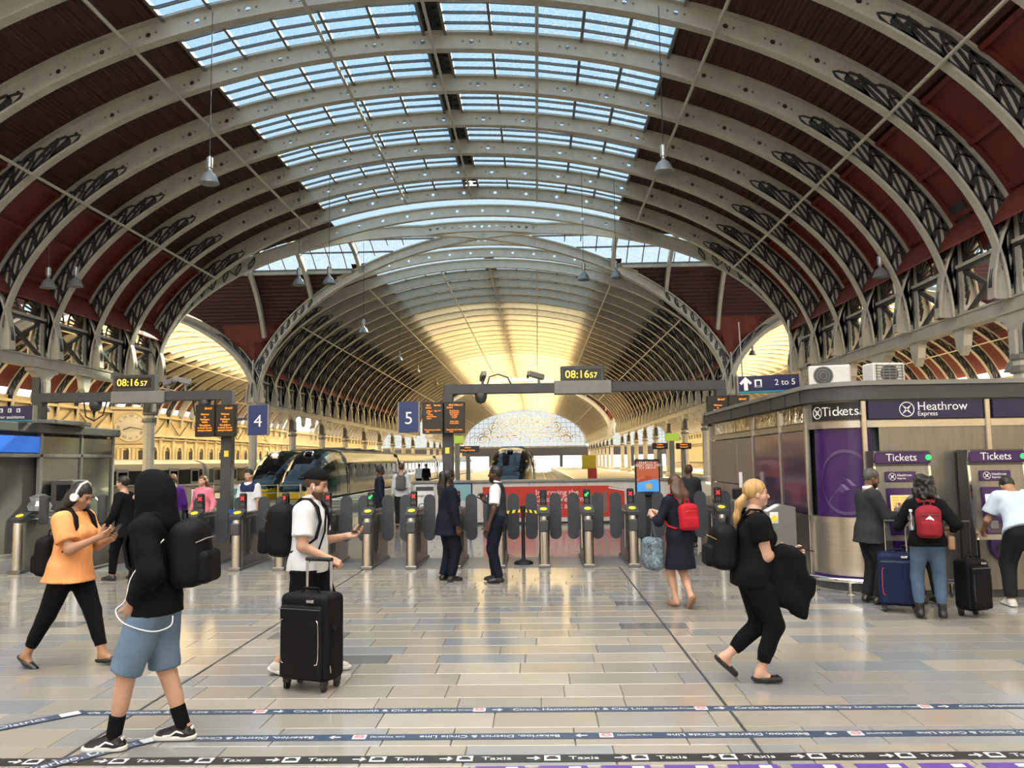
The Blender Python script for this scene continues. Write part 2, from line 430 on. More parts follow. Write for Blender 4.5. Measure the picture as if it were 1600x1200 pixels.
# dark hatch with its box in a red panel on the right
d_ = CAM_R @ Vector(((1505-800)/FPX, (600-332)/FPX, -1))
for k in range(400):
    q_ = Vector((0, 0, CAM_H)) + d_*((10+k*0.1)/d_.y)
    if abs(q_.x-XC) < AN+1 and q_.z > zsheet(q_.x-XC, AN, RN)-0.12:
        MB().rbox((0, 0, 0), (0.16, 0.75, 0.75), 0.02).build('hatch', M['iron'], nave, tuple(q_), (0, R(-28), 0)); MB().rbox((0.25, -0.1, -0.85), (0.12, 0.7, 0.9), 0.02).build('hatch_box', M['red'], nave, tuple(q_), (0, R(-22), 0)); break
# glazing: panes between bars that run up the slope, on purlins
ROWS, COLS = 5, 5
gp = {s: sheet_points(AN, RN, s*0.35, s*GL, ROWS) for s in (-1, 1)}
pane_me = {}
for s in (-1, 1):
    for r in range(ROWS):
        (x0, z0), (x1, z1) = gp[s][r], gp[s][r+1]; w = SP/COLS-0.045
        me = bpy.data.meshes.new('roof_pane')
        me.from_pydata([(x0, 0, z0), (x1, 0, z1), (x1, w, z1), (x0, w, z0), (x0, 0, z0+.012), (x1, 0, z1+.012), (x1, w, z1+.012), (x0, w, z0+.012)], [], [(0,1,2,3),(7,6,5,4),(0,4,5,1),(1,5,6,2),(2,6,7,3),(3,7,4,0)])
        me.materials.append(M['glass']); pane_me[(s, r)] = me
bars = MB(); mid = MB()
for s in (-1, 1):
    for c in range(COLS+1):
        if c in (0, COLS): continue
        bars.strip([(x, c*SP/COLS, z-0.02) for x, z in gp[s]], 0.05, 0.09, (0,1,0))
    for r in range(ROWS+1):
        x, z = gp[s][r]; bars.box((x, SP/2, z-0.07), (0.09, SP, 0.11))
bars_me = bars.mesh('glazing_bars', M['irongrey'])
ridge = MB()
ridge.box((0, SP/2, ZF+RN+DEP+0.35), (0.62, SP, 0.08))
for s in (-1, 1):
    ridge.box((s*0.30, SP/2, ZF+RN+DEP+0.17), (0.06, SP, 0.40))
    for k in range(6): ridge.box((s*0.18, (k+0.5)*SP/6, ZF+RN+DEP+0.1), (0.22, 0.12, 0.1))
ridge_me = ridge.mesh('ridge_vent', M['iron'])
for i, y in enumerate(bays1):
    link('glazing_bars', bars_me, nave, (XC, y, 0)); link('ridge_vent', ridge_me, nave, (XC, y, 0))
    if i < 6:
        for s in (-1, 1):
            for r in range(ROWS):
                for c in range(COLS): link('roof_pane', pane_me[(s, r)], nave, (XC, y+c*SP/COLS+0.0225, 0))
def glazing_stuff(name, parent, xc, ylist, A, Rr, gl, m):
    mb = MB()
    for y in ylist:
        for s in (-1, 1):
            pts = sheet_points(A, Rr, s*0.3, s*gl, 5)
            for k in range(5):
                (x0, z0), (x1, z1) = pts[k], pts[k+1]
                mb.add([(x0, y+.03, z0), (x1, y+.03, z1), (x1, y+SP-.03, z1), (x0, y+SP-.03, z0), (x0, y+.03, z0+.01), (x1, y+.03, z1+.01), (x1, y+SP-.03, z1+.01), (x0, y+SP-.03, z0+.01)],
                       [(0,1,2,3),(7,6,5,4),(0,4,5,1),(1,5,6,2),(2,6,7,3),(3,7,4,0)])
    o = mb.build(name, m, parent, (xc, 0, 0)); tag(o, kind='stuff'); return o
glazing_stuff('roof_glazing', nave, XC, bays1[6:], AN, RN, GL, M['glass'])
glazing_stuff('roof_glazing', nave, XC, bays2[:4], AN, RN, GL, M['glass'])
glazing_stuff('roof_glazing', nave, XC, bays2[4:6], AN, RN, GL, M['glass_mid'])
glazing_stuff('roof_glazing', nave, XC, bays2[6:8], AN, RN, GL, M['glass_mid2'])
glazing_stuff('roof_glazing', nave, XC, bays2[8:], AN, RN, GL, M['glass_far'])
for y in bays2:
    if y < 100: link('glazing_bars', bars_me, nave, (XC, y, 0))
    link('ridge_vent', ridge_me, nave, (XC, y, 0))
# longitudinal purlin rods under the ribs
for u in (-13.0, -8.3, -3.3, 0.0, 3.3, 8.3, 13.0):
    t = math.acos(u/AN); x, z = rib_point(t, AN, RN, -0.03)
    for y0, y1 in ((Y_START, Y_S1), (T1[1], T2[0]), (T2[1], Y_END)):
        MB().cyl((x, y0, z), (x, y1, z), 0.055, n=6).build('purlin_rod', M['cream'], nave, (XC, 0, 0))
# roof over the concourse behind the camera (plain continuation)
back_bay = bay_sheets(AN, RN, GL, U_RED, Y_START+14, 'back')
sheets(nave, XC, -14, back_bay)
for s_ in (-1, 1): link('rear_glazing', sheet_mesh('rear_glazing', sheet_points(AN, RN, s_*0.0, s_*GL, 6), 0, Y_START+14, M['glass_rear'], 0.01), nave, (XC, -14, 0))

# side spans
aisles = {}
a_rib = rib_meshes(AA, RA, DEP*0.8, 40, False).mesh('aisle_rib', M['cream'])
a_scr = scroll_mesh(AA, RA, DEP*0.8, 7).mesh('aisle_scrollwork', M['iron'])
GA, URA = 5.0, 9.2
a_bay = bay_sheets(AA, RA, GA, URA, SP, 'aisle')
for nm, xc in (('ceiling_left', XL), ('ceiling_right', XR)):
    c = tag(empty(nm), kind='structure'); aisles[nm] = c
    for y in rib_ys+far_ys:
        r = link('rib', a_rib, c, (xc, y, 0))
        if y < 90: link('scrollwork', a_scr, r)
    for y in bays1+bays2: sheets(c, xc, y, a_bay)
    glazing_stuff('roof_glazing', c, xc, bays1+bays2, AA, RA, GA, M['glass_far'])
    for u in (-8.6, -5, 5, 8.6):
        t = math.acos(u/AA); x, z = rib_point(t, AA, RA, -0.03)
        for y0, y1 in ((Y_START, Y_S1), (T1[1], T2[0]), (T2[1], Y_END)):
            MB().cyl((x, y0, z), (x, y1, z), 0.05, n=6).build('purlin_rod', M['cream'], c, (xc, 0, 0))
    b = bay_sheets(AA, RA, GA, URA, Y_START+14, 'aisle_back'); sheets(c, xc, -14, b)
    link('rear_glazing', sheet_mesh('rear_glazing', sheet_points(AA, RA, -GA, GA, 10), 0, Y_START+14, M['glass_rear'], 0.01), c, (xc, -14, 0))

# the two transepts: groin vault where the cross barrel meets the three long barrels
def transept(idx, y0, y1, detail):
    yc = (y0+y1)/2; B = (y1-y0)/2
    tr = tag(empty('ceiling_transept'), kind='structure')
    GT, BT = 4.0, B*0.90
    def zt(v): return ZF + (RN+DEP+0.03)*math.sqrt(max(0.0, 1-(v/(B+0.25))**2))
    def zb(x):
        if abs(x-XC) <= AN+0.15: return zsheet(x-XC, AN, RN), 'n', abs(x-XC)
        xa = XL if x < XC else XR
        return ZF + (RA+DEP+0.03)*math.sqrt(max(0.0, 1-((x-xa)/(AA+0.6))**2)), 'a', abs(x-xa)
    xs = np.linspace(XL-AA, XR+AA, 150 if detail else 90); ys = np.linspace(y0, y1, 32 if detail else 18)
    groups = {'board': MB(), 'red': MB(), 'glass': MB()}
    for i in range(len(xs)-1):
        for j in range(len(ys)-1):
            xm, ym = (xs[i]+xs[i+1])/2, (ys[j]+ys[j+1])/2
            n_, kind, off = zb(xm); t_ = zt(ym-yc)
            if t_ >= n_: k = 'glass' if abs(ym-yc) < GT else ('red' if abs(ym-yc) > BT else 'board')
            else: k = 'glass' if off < (GL if kind == 'n' else GA) else ('red' if off > (U_RED if kind == 'n' else URA) else 'board')
            q = [(x, y, max(zb(x)[0], zt(y-yc))) for x, y in ((xs[i], ys[j]), (xs[i+1], ys[j]), (xs[i+1], ys[j+1]), (xs[i], ys[j+1]))]
            groups[k].add(q, [(0,1,2,3)])
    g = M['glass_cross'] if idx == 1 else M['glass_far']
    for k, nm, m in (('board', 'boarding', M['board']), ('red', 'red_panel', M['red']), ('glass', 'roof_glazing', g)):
        me = bpy.data.meshes.new(nm); me.from_pydata(groups[k].v, [], groups[k].f)
        lay = me.uv_layers.new(name='UVMap')
        for p in me.polygons:
            for li in p.loop_indices:
                co = me.vertices[me.loops[li].vertex_index].co; lay.data[li].uv = (co.z*1.3, co.x)
        me.materials.append(m); o = link(nm, me, tr)
        if k == 'glass': tag(o, kind='stuff')
    # diagonal groin ribs (nave) with openwork towards the foot
    def zr(u, e): return ZF + (RN+e)*math.sqrt(max(0.0, 1-u*u))
    for sx in (-1, 1):
        for sy in (-1, 1):
            pts = [(XC+sx*(AN+0.1)*math.cos(a), yc+sy*(B+0.05)*math.cos(a), ZF+RN*math.sin(a)) for a in ts(0, PI/2, 28)]
            side = Vector((sy*B, -sx*AN, 0)).normalized()
            r = MB(); r.strip(pts, 0.3, 0.08, side)
            up = [(XC+sx*(AN+0.75)*math.cos(a), yc+sy*(B+0.45)*math.cos(a), ZF+(RN+DEP-0.05)*math.sin(a)) for a in ts(0, PI/2, 28)]
            r.strip(up, 0.3, 0.08, side)
            for k in range(28): r.add([pts[k], pts[k+1], up[k+1], up[k]], [(0,1,2,3)])
            ro = r.build('groin_rib', M['cream'], tr)
            if detail:
                s_ = MB()
                for k in range(0, 14):
                    a, b, c, d = Vector(pts[k]), Vector(pts[k+1]), Vector(up[k+1]), Vector(up[k])
                    for off in (-0.04, 0.04):
                        o_ = side*off
                        s_.strip([a.lerp(d, .12)+o_, (a+b+c+d)/4+(b-a)*.2+o_, b.lerp(c, .9)+o_], 0.05, 0.06, side)
                        s_.strip([a.lerp(d, .12)+o_, (a+b+c+d)/4-(b-a)*.2+o_, b.lerp(c, .9)+o_], 0.05, 0.06, side)
                        if k % 2 == 0: s_.strip([a.lerp(d, .1)+o_, a.lerp(d, .9)+o_], 0.05, 0.05, side)
                s_.build('scrollwork', M['iron'], ro)
    # groin ribs of the side spans (plain)
    for xa, sgn in ((XL, 1), (XR, -1)):
        for sx in (-1, 1):
            for sy in (-1, 1):
                pts = []
                for a in ts(0, PI/2, 16):
                    u = math.cos(a); z = ZF+RA*math.sin(a); v = math.sqrt(max(0, 1-((RA/RN)*math.sin(a))**2))
                    pts.append((xa+sx*(AA+0.1)*u, yc+sy*(B+0.05)*v, z+0.1))
                MB().strip(pts, 0.4, 0.5, (0, 0, 1) if False else (1, 0, 0)).build('groin_rib', M['cream'], tr)
    # short ribs of the nave between the groins, ribs of the cross barrel, purlins, glazing bars
    for k in range(1, NT):
        y = y0+k*SP; v = abs(y-yc)/B
        a = math.acos(min(1, v)); rib_meshes(AN, RN, DEP, 30, detail, a, PI-a).build('short_rib', M['cream'], tr, (XC, y, 0))
    xr = [XL-AA+3, XL-3, XL+3, XC-AN+0.6, XC-AN+4.2, XC-AN+7.8, XC+AN-7.8, XC+AN-4.2, XC+AN-0.6, XR-3, XR+3, XR+AA-3]
    for x in xr:
        pts = []
        for i in range(41):
            y = y0+(y1-y0)*i/40; z = zt(y-yc)-0.35
            if z > zb(x)[0]-0.5 and z > ZF: pts.append((x, y, z))
        for part in (pts[:len([p for p in pts if p[1] < yc])], pts[len([p for p in pts if p[1] < yc]):]):
            if len(part) > 2: MB().strip(part, 0.22, 0.4, (1, 0, 0)).build('cross_rib', M['cream'], tr)
    gb = MB()
    for v in np.linspace(-GT, GT, 7):
        for x0, x1 in ((XL-AA, XL-1), (XL+1, XC-abs(v)/B*AN-0.2), (XC+abs(v)/B*AN+0.2, XR-1), (XR+1, XR+AA)):
            gb.box(((x0+x1)/2, yc+v, zt(v)-0.05), (x1-x0, 0.08, 0.1))
    for x in np.arange(XL-AA, XR+AA, 1.0):
        L = [(x, y, zt(y-yc)-0.05) for y in np.linspace(yc-GT, yc+GT, 9) if zt(y-yc) > zb(x)[0]]
        for part in ([p for p in L if p[1] <= yc], [p for p in L if p[1] >= yc]):
            if len(part) > 1: gb.strip(part, 0.06, 0.08, (1, 0, 0))
    gb.build('glazing_bars', M['irongrey'], tr)
    for v in (-GT, GT):
        for x0, x1 in ((XL-AA, XC-abs(v)/B*AN-0.4), (XC+abs(v)/B*AN+0.4, XR+AA)):
            MB().box(((x0+x1)/2, yc+v*1.03, zt(v)-0.15), (x1-x0, 0.25, 0.3)).build('eaves_beam', M['cream'], tr)
    return tr
transept(1, *T1, True); transept(2, *T2, False)
# ------------------------------------------------------------------ arcades between the spans
def arcade(name, x, sgn):
    """sgn = +1 when the nave lies to the +x side"""
    w = tag(empty(name, (x, 0, 0)), kind='structure')
    lower = MB().box((0, SP/2, 5.86), (0.34, SP, 0.34)).box((0, SP/2, 5.67), (0.44, SP, 0.06)).box((0, SP/2, 6.05), (0.44, SP, 0.06)).mesh('lower_chord', M['cream'])
    upper = MB().box((0, SP/2, 7.55), (0.30, SP, 0.10)).mesh('upper_chord', M['cream'])
    upper_d = MB().box((0, SP/2, 7.45), (0.22, SP, 0.10)).mesh('upper_chord_web', M['iron'])
    br = [MB().strip([(0, 0.3, 6.1), (0, SP-0.3, 7.4)], 0.10, 0.14, (1,0,0)).mesh('brace', M['iron']),
          MB().strip([(0.06, SP-0.3, 6.1), (0.06, 0.3, 7.4)], 0.10, 0.14, (1,0,0)).mesh('brace', M['iron'])]
    post = MB().box((0, 0, 6.75), (0.16, 0.62, 1.4)).mesh('post', M['cream'])
    post_d = MB().box((0.1*sgn, 0, 6.75), (0.06, 0.16, 1.4)).box((-0.1*sgn, 0, 6.75), (0.06, 0.16, 1.4))
    for s in (-1, 1):                                   # cast leaf brackets on the post edges
        for k in range(3):
            post_d.strip([(0, s*0.3, 7.35-k*0.12), (0, s*(0.42+0.05*k), 7.1-k*0.2), (0, s*0.30, 6.75-k*0.2)], 0.05, 0.05, (1,0,0))
    post_d = post_d.mesh('post_ironwork', M['iron'])
    fan = MB()
    for s, c in ((1, 0.22), (-1, SP-0.22)):
        for k in range(7):
            a = 0.12 + k*0.22
            e = (c+s*1.12*math.cos(a), 7.6+0.98*math.sin(a)); m_ = (c+s*0.62*math.cos(a+0.08), 7.6+0.55*math.sin(a+0.08))
            fan.strip([(0, c+s*0.1, 7.6), (0, m_[0], m_[1]), (0, e[0], e[1])], 0.05, 0.05, (1,0,0))
        fan.strip([(0, c+s*1.15*math.cos(a), 7.6+1.0*math.sin(a)) for a in ts(0, PI/2, 8)], 0.05, 0.06, (1,0,0))
        fan.strip([(0, c+s*0.45*math.cos(a), 7.6+0.4*math.sin(a)) for a in ts(0, PI/2, 6)], 0.05, 0.05, (1,0,0))
    fan = fan.mesh('fan_grille', M['iron'])
    pend = MB().prism([(-0.42, 5.64), (0.42, 5.64), (0.30, 5.42), (0.22, 5.10), (0.10, 4.95), (0, 4.82), (-0.10, 4.95), (-0.22, 5.10), (-0.30, 5.42)], -0.13, 0.13, 'yz').mesh('pendant', M['cream'])
    plate = MB().prism([(-0.25, 7.6), (0.25, 7.6), (0.25, 8.9), (-0.25, 8.9)], -0.05, 0.05, 'yz').mesh('spandrel_plate', M['cream'])
    for i, y in enumerate(bays1+bays2+[T1[0]+k*SP for k in range(NT)]+[T2[0]+k*SP for k in range(NT)]):
        trans = i >= len(bays1+bays2)
        if trans: continue
        link('lower_chord', lower, w, (0, y, 0))
        if y < 130: link('upper_chord', upper, w, (0, y, 0)); link('upper_chord_web', upper_d, w, (0, y, 0))
        if y < 100:
            link('brace', br[0], w, (0, y, 0)); link('brace', br[1], w, (0, y, 0)); link('fan_grille', fan, w, (0, y, 0))
    for y in rib_ys+far_ys:
        link('post', post, w, (0, y, 0))
        if y < 100:
            p = link('post_ironwork', post_d, w, (0, y, 0)); link('spandrel_plate', plate, w, (0, y, 0))
    # columns every third rib
    sh = MB(); sh.lathe([(0.42, 0), (0.42, 0.35), (0.30, 0.45), (0.27, 4.05), (0.27, 4.4)], n=8)
    shaft = sh.mesh('column', M['cream'])
    col = MB().lathe([(0.33, 3.95), (0.36, 4.0), (0.36, 4.1), (0.30, 4.16)], n=8).lathe([(0.30, 4.3), (0.34, 4.36), (0.34, 4.46), (0.28, 4.5)], n=8).mesh('collar', M['irongrey'])
    cap = MB()
    cap.prism([(-0.26, 4.4), (0.26, 4.4), (0.26, 4.95), (0.34, 5.25), (0.62, 5.45), (0.85, 5.5), (0.85, 5.66), (-0.85, 5.66), (-0.85, 5.5), (-0.62, 5.45), (-0.34, 5.25), (-0.26, 4.95)], -0.16, 0.16, 'yz')
    for s in (-1, 1): cap.rbox((s*0.22, 0, 4.78), (0.12, 0.40, 0.75), 0.05)
    cap = cap.mesh('capital', M['cream'])
    side = MB()
    for s in (-1, 1): side.box((0, s*0.33, 4.95), (0.3, 0.10, 1.0))
    side = side.mesh('capital_side', M['iron'])
    ks = [Y_S1-3*SP*k for k in range(3)] + [T1[1]+3*SP*k for k in range(9)] + [T2[1]+3*SP*k for k in range(8)]
    for y in ks:
        c = link('column', shaft, w, (0, y, 0)); link('collar', col, c); link('capital', cap, c); link('capital_side', side, c)
    for y in rib_ys:
        if min(abs(y-k) for k in ks) > 0.5: link('pendant', pend, w, (0, y, 0))
    for y in far_ys:
        if y < 80 and min(abs(y-k) for k in ks) > 0.5: link('pendant', pend, w, (0, y, 0))
    return w
arcade('wall_arcade_left', XC-AN-0.35, 1)
arcade('wall_arcade_right', XC+AN+0.35, -1)

# ------------------------------------------------------------------ end screen and outer walls
def end_screen(name, xc, A, Rr, y, fine):
    w = tag(empty(name, (xc, y, 0)), kind='structure')
    poly = [(A*math.cos(t), ZF+Rr*math.sin(t)) for t in ts(0, PI, 40)] + [(-A, 5.4), (A, 5.4)]
    MB().prism(poly, -0.02, 0.02).build('pane', M['glass_end'], w)
    mb = MB()
    n = 13 if fine else 8
    for i in range(-n, n+1):
        x = i*A/(n+0.5); z = ZF+Rr*math.sqrt(max(0, 1-(x/A)**2))
        mb.box((x, 0, (5.4+z)/2), (0.10, 0.14, z-5.4))
    for k in range(1, 8):
        z = 5.4+k*(Rr+0.6)/8; hw = A*math.sqrt(max(0, 1-max(0, (z-ZF)/Rr)**2)); mb.box((0, 0, z), (2*hw, 0.14, 0.10))
    mb.build('mullion_grid', M['white_paint'], w)
    if fine:
        sc = MB()
        def ring(cx, cz, r, a0=0, a1=2*PI, n=20): sc.strip([(cx+r*math.cos(t), -0.08, cz+r*math.sin(t)) for t in ts(a0, a1, n)], 0.12, 0.20, (0,1,0))
        for a in ts(0.25, PI-0.25, 10):                 # rosettes following the arch and a fan above the middle
            cx, cz = A*0.72*math.cos(a), ZF+Rr*0.70*math.sin(a); ring(cx, cz, 1.15); ring(cx, cz, 0.5)
        for a in ts(0.15, PI-0.15, 12): sc.strip([(A*0.12*math.cos(a), -0.08, ZF+2.2+Rr*0.12*math.sin(a)), (A*0.33*math.cos(a+0.12), -0.08, ZF+2+Rr*0.36*math.sin(a+0.12)), (A*0.55*math.cos(a), -0.08, ZF+1+Rr*0.62*math.sin(a))], 0.12, 0.18, (0,1,0))
        ring(0, ZF+2.2, A*0.55, 0, PI, 30)
        for k in range(-5, 6): ring(k*2.6, ZF+1.0, 1.3, 0, PI, 10)
        sc.build('tracery', M['white_paint'], w)
    MB().strip([(A*math.cos(t), 0, ZF+Rr*math.sin(t)) for t in ts(0, PI, 40)], 0.5, 0.5, (0,1,0)).build('frame', M['cream'], w)
    MB().box((0, 0, 5.25), (2*A, 0.5, 0.4)).build('sill', M['irongrey'], w)
end_screen('window_1', XC, AN, RN, Y_END, True)
end_screen('window_2', XL, AA, RA, Y_END, False)
end_screen('window_3', XR, AA, RA, Y_END, False)

XWL, XWR = XL-AA-0.3, XR+AA+0.3
wl = tag(empty('wall_left', (XWL, 0, 0)), kind='structure')
MB().box((-0.3, 100, 3.2), (0.6, 230, 8.4)).build('wall_face', M['stone'], wl)
wr = tag(empty('wall_right', (XWR, 0, 0)), kind='structure')
MB().box((0.3, 100, 3.2), (0.6, 230, 8.4)).build('wall_face', M['stone'], wr)
win = MB().box((0.10, 0, 2.5), (0.12, 1.15, 1.7)).mesh('window_glass', M['black'])
arch_ = MB()
arch_.strip([(0.12, -0.75, 1.5), (0.12, -0.75, 3.3), (0.12, -0.5, 3.75), (0.12, 0, 3.95), (0.12, 0.5, 3.75), (0.12, 0.75, 3.3), (0.12, 0.75, 1.5)], 0.25, 0.28, (1,0,0))
arch_.box((0.1, 0, 1.55), (0.3, 1.8, 0.15)); arch_ = arch_.mesh('window_surround', M['stone_trim'])
pil = MB().rbox((0.12, 0, 2.4), (0.25, 0.45, 4.8), 0.03).box((0.16, 0, 4.7), (0.4, 0.65, 0.2)).mesh('pilaster', M['stone_trim'])
for sgn, par in ((1, wl), (-1, wr)):
    for z, h, d in ((4.95, 0.25, 0.5), (4.6, 0.12, 0.3), (1.1, 0.15, 0.25), (6.95, 0.2, 0.35)):
        MB().box((sgn*d/2, 100, z), (d, 230, h)).build('cornice', M['stone_trim'], par)
    for i in range(26):
        y = 56+i*SP
        rz = 0 if sgn > 0 else PI
        link('window_glass', win, par, (0, y, 0), (0,0,rz)); link('window_surround', arch_, par, (0, y, 0), (0,0,rz)); link('pilaster', pil, par, (0, y+SP/2, 0), (0,0,rz))
        br_ = MB()
    xb = [MB().strip([(sgn*0.15, 0.2, 5.1), (sgn*0.15, SP-0.2, 6.8)], 0.08, 0.12, (1,0,0)).mesh('wall_brace', M['irongrey']), MB().strip([(sgn*0.2, SP-0.2, 5.1), (sgn*0.2, 0.2, 6.8)], 0.08, 0.12, (1,0,0)).mesh('wall_brace', M['irongrey'])]
    for i in range(22):
        link('brace', xb[i % 2], par, (0, 56+i*SP, 0))
# unseen back wall added against stray sun; glass screen added for sky light
wb = tag(empty('wall_back', (0, -14, 0)), kind='structure')
MB().prism([(XC+(AN+1.2)*math.cos(t), ZF+(RN+1.2)*math.sin(t)) for t in ts(0, PI, 24)]+[(XC-AN-1.2, 0), (XC+AN+1.2, 0)], -0.6, 0).build('sky_fill_pane', M['glass_rear'], wb)
MB().box((XC, -0.3, 3.0), (2*AN+2, 0.8, 6.0)).build('wall_face', M['stone'], wb)
for xa in (XL, XR): MB().prism([(xa+(AA+1.0)*math.cos(t), ZF+(RA+1.0)*math.sin(t)) for t in ts(0, PI, 24)]+[(xa-AA-1, 0), (xa+AA+1, 0)], -0.6, 0).build('wall_face', M['stone'], wb)

# ------------------------------------------------------------------ floor
floor = tag(MB().box((XC, 13.25, -0.16), (76, 54.5, 0.30)).build('floor', mat('floor_joint', (0.12, 0.11, 0.10), 0.5)), kind='structure')
def stone_mat(name, col, rough):
    m = mat(name, col, rough, var=0.07, scale=2.0)
    b = m.node_tree.nodes['Principled BSDF']; b.inputs['Specular IOR Level'].default_value = 0.9
    return m
TM = [stone_mat('limestone_beige', (0.315, 0.285, 0.232), 0.135), stone_mat('limestone_sand', (0.29, 0.272, 0.238), 0.125), stone_mat('limestone_grey', (0.262, 0.264, 0.262), 0.125),
      stone_mat('limestone_blue', (0.225, 0.243, 0.26), 0.125), stone_mat('limestone_cream', (0.36, 0.332, 0.28), 0.145), stone_mat('limestone_slate', (0.15, 0.153, 0.16), 0.16)]
WT = [0.22, 0.28, 0.29, 0.08, 0.12, 0.01]
ROW = 0.36; WIDS = (0.45, 0.62, 0.72, 0.80, 0.92)
tile_me = {}
def tile_mesh(w, k):
    if (w, k) not in tile_me:
        tile_me[(w, k)] = MB().rbox((w/2, ROW/2, -0.02), (w-0.006, ROW-0.006, 0.04), 0.003).mesh('floor_tile', TM[k])
    return tile_me[(w, k)]
rows = []
nobj = 0
far_t = [MB() for _ in TM]
y = 4.75; ri = 0
while y < 28:
    x0, x1 = -0.66*y-0.9, 0.60*y+0.9
    if y > 14.6: x0, x1 = max(x0, -12), min(x1, 9)
    x = x0-random.random()*0.7
    while x < x1:
        w = random.choice(WIDS); k = random.choices(range(6), WT)[0]
        if y < 14.6 and nobj < 300 and x+w > -0.65*(y+.36) and x < 0.6*(y+.36):
            o = link('floor_tile', tile_mesh(w, k), floor, (x, y, 0.0)); nobj += 1
        else:
            far_t[k if y < 14.6 else (2, 2, 0, 2, 4, 2)[k]].rbox((x+w/2, y+ROW/2, -0.02), (w-0.009, ROW-0.009, 0.04), 0.003)
        x += w
    y += ROW
for k, mb in enumerate(far_t):
    if mb.v: tag(mb.build('tile_field', TM[k], floor), kind='stuff')
for x in (-2.97, 1.345):
    MB().box((x, 9.5, 0.001), (0.022, 9.6, 0.004)).build('movement_joint', M['iron'], floor)
MB().box((-2.5, 15.0, 0.003), (16, 1.5, 0.006)).build('gateline_mat', mat('gateline_floor', (0.20, 0.20, 0.20), 0.35), floor)
# platforms and tracks beyond
MB().box((XC, 160, -1.3), (90, 260, 0.3)).build('ground', M['ballast']) ; tag(bpy.data.objects['ground'], kind='structure')
for i, (x0, x1) in enumerate(((-40.5, -26.2), (-21.5, -17.3), (-10.5, -3.2), (3.4, 14.5), (18.5, 33))):
    p = tag(MB().box(((x0+x1)/2, 40.5+90, -0.6), (x1-x0, 180, 1.2)).build('platform', M['asphalt']), kind='structure')
    for xe in (x0+0.15, x1-0.15):
        MB().box((xe, 130.5, 0.003), (0.28, 180, 0.01)).build('edge_stripe', M['white_paint'], p)
for xt in (-23.9, -15.6, -12.2, -1.4, 1.9, 16.5):
    for s in (-0.72, 0.72):
        tag(MB().box((xt+s, 130, -1.05), (0.08, 176, 0.15)).build('rail', M['rail']), kind='structure')
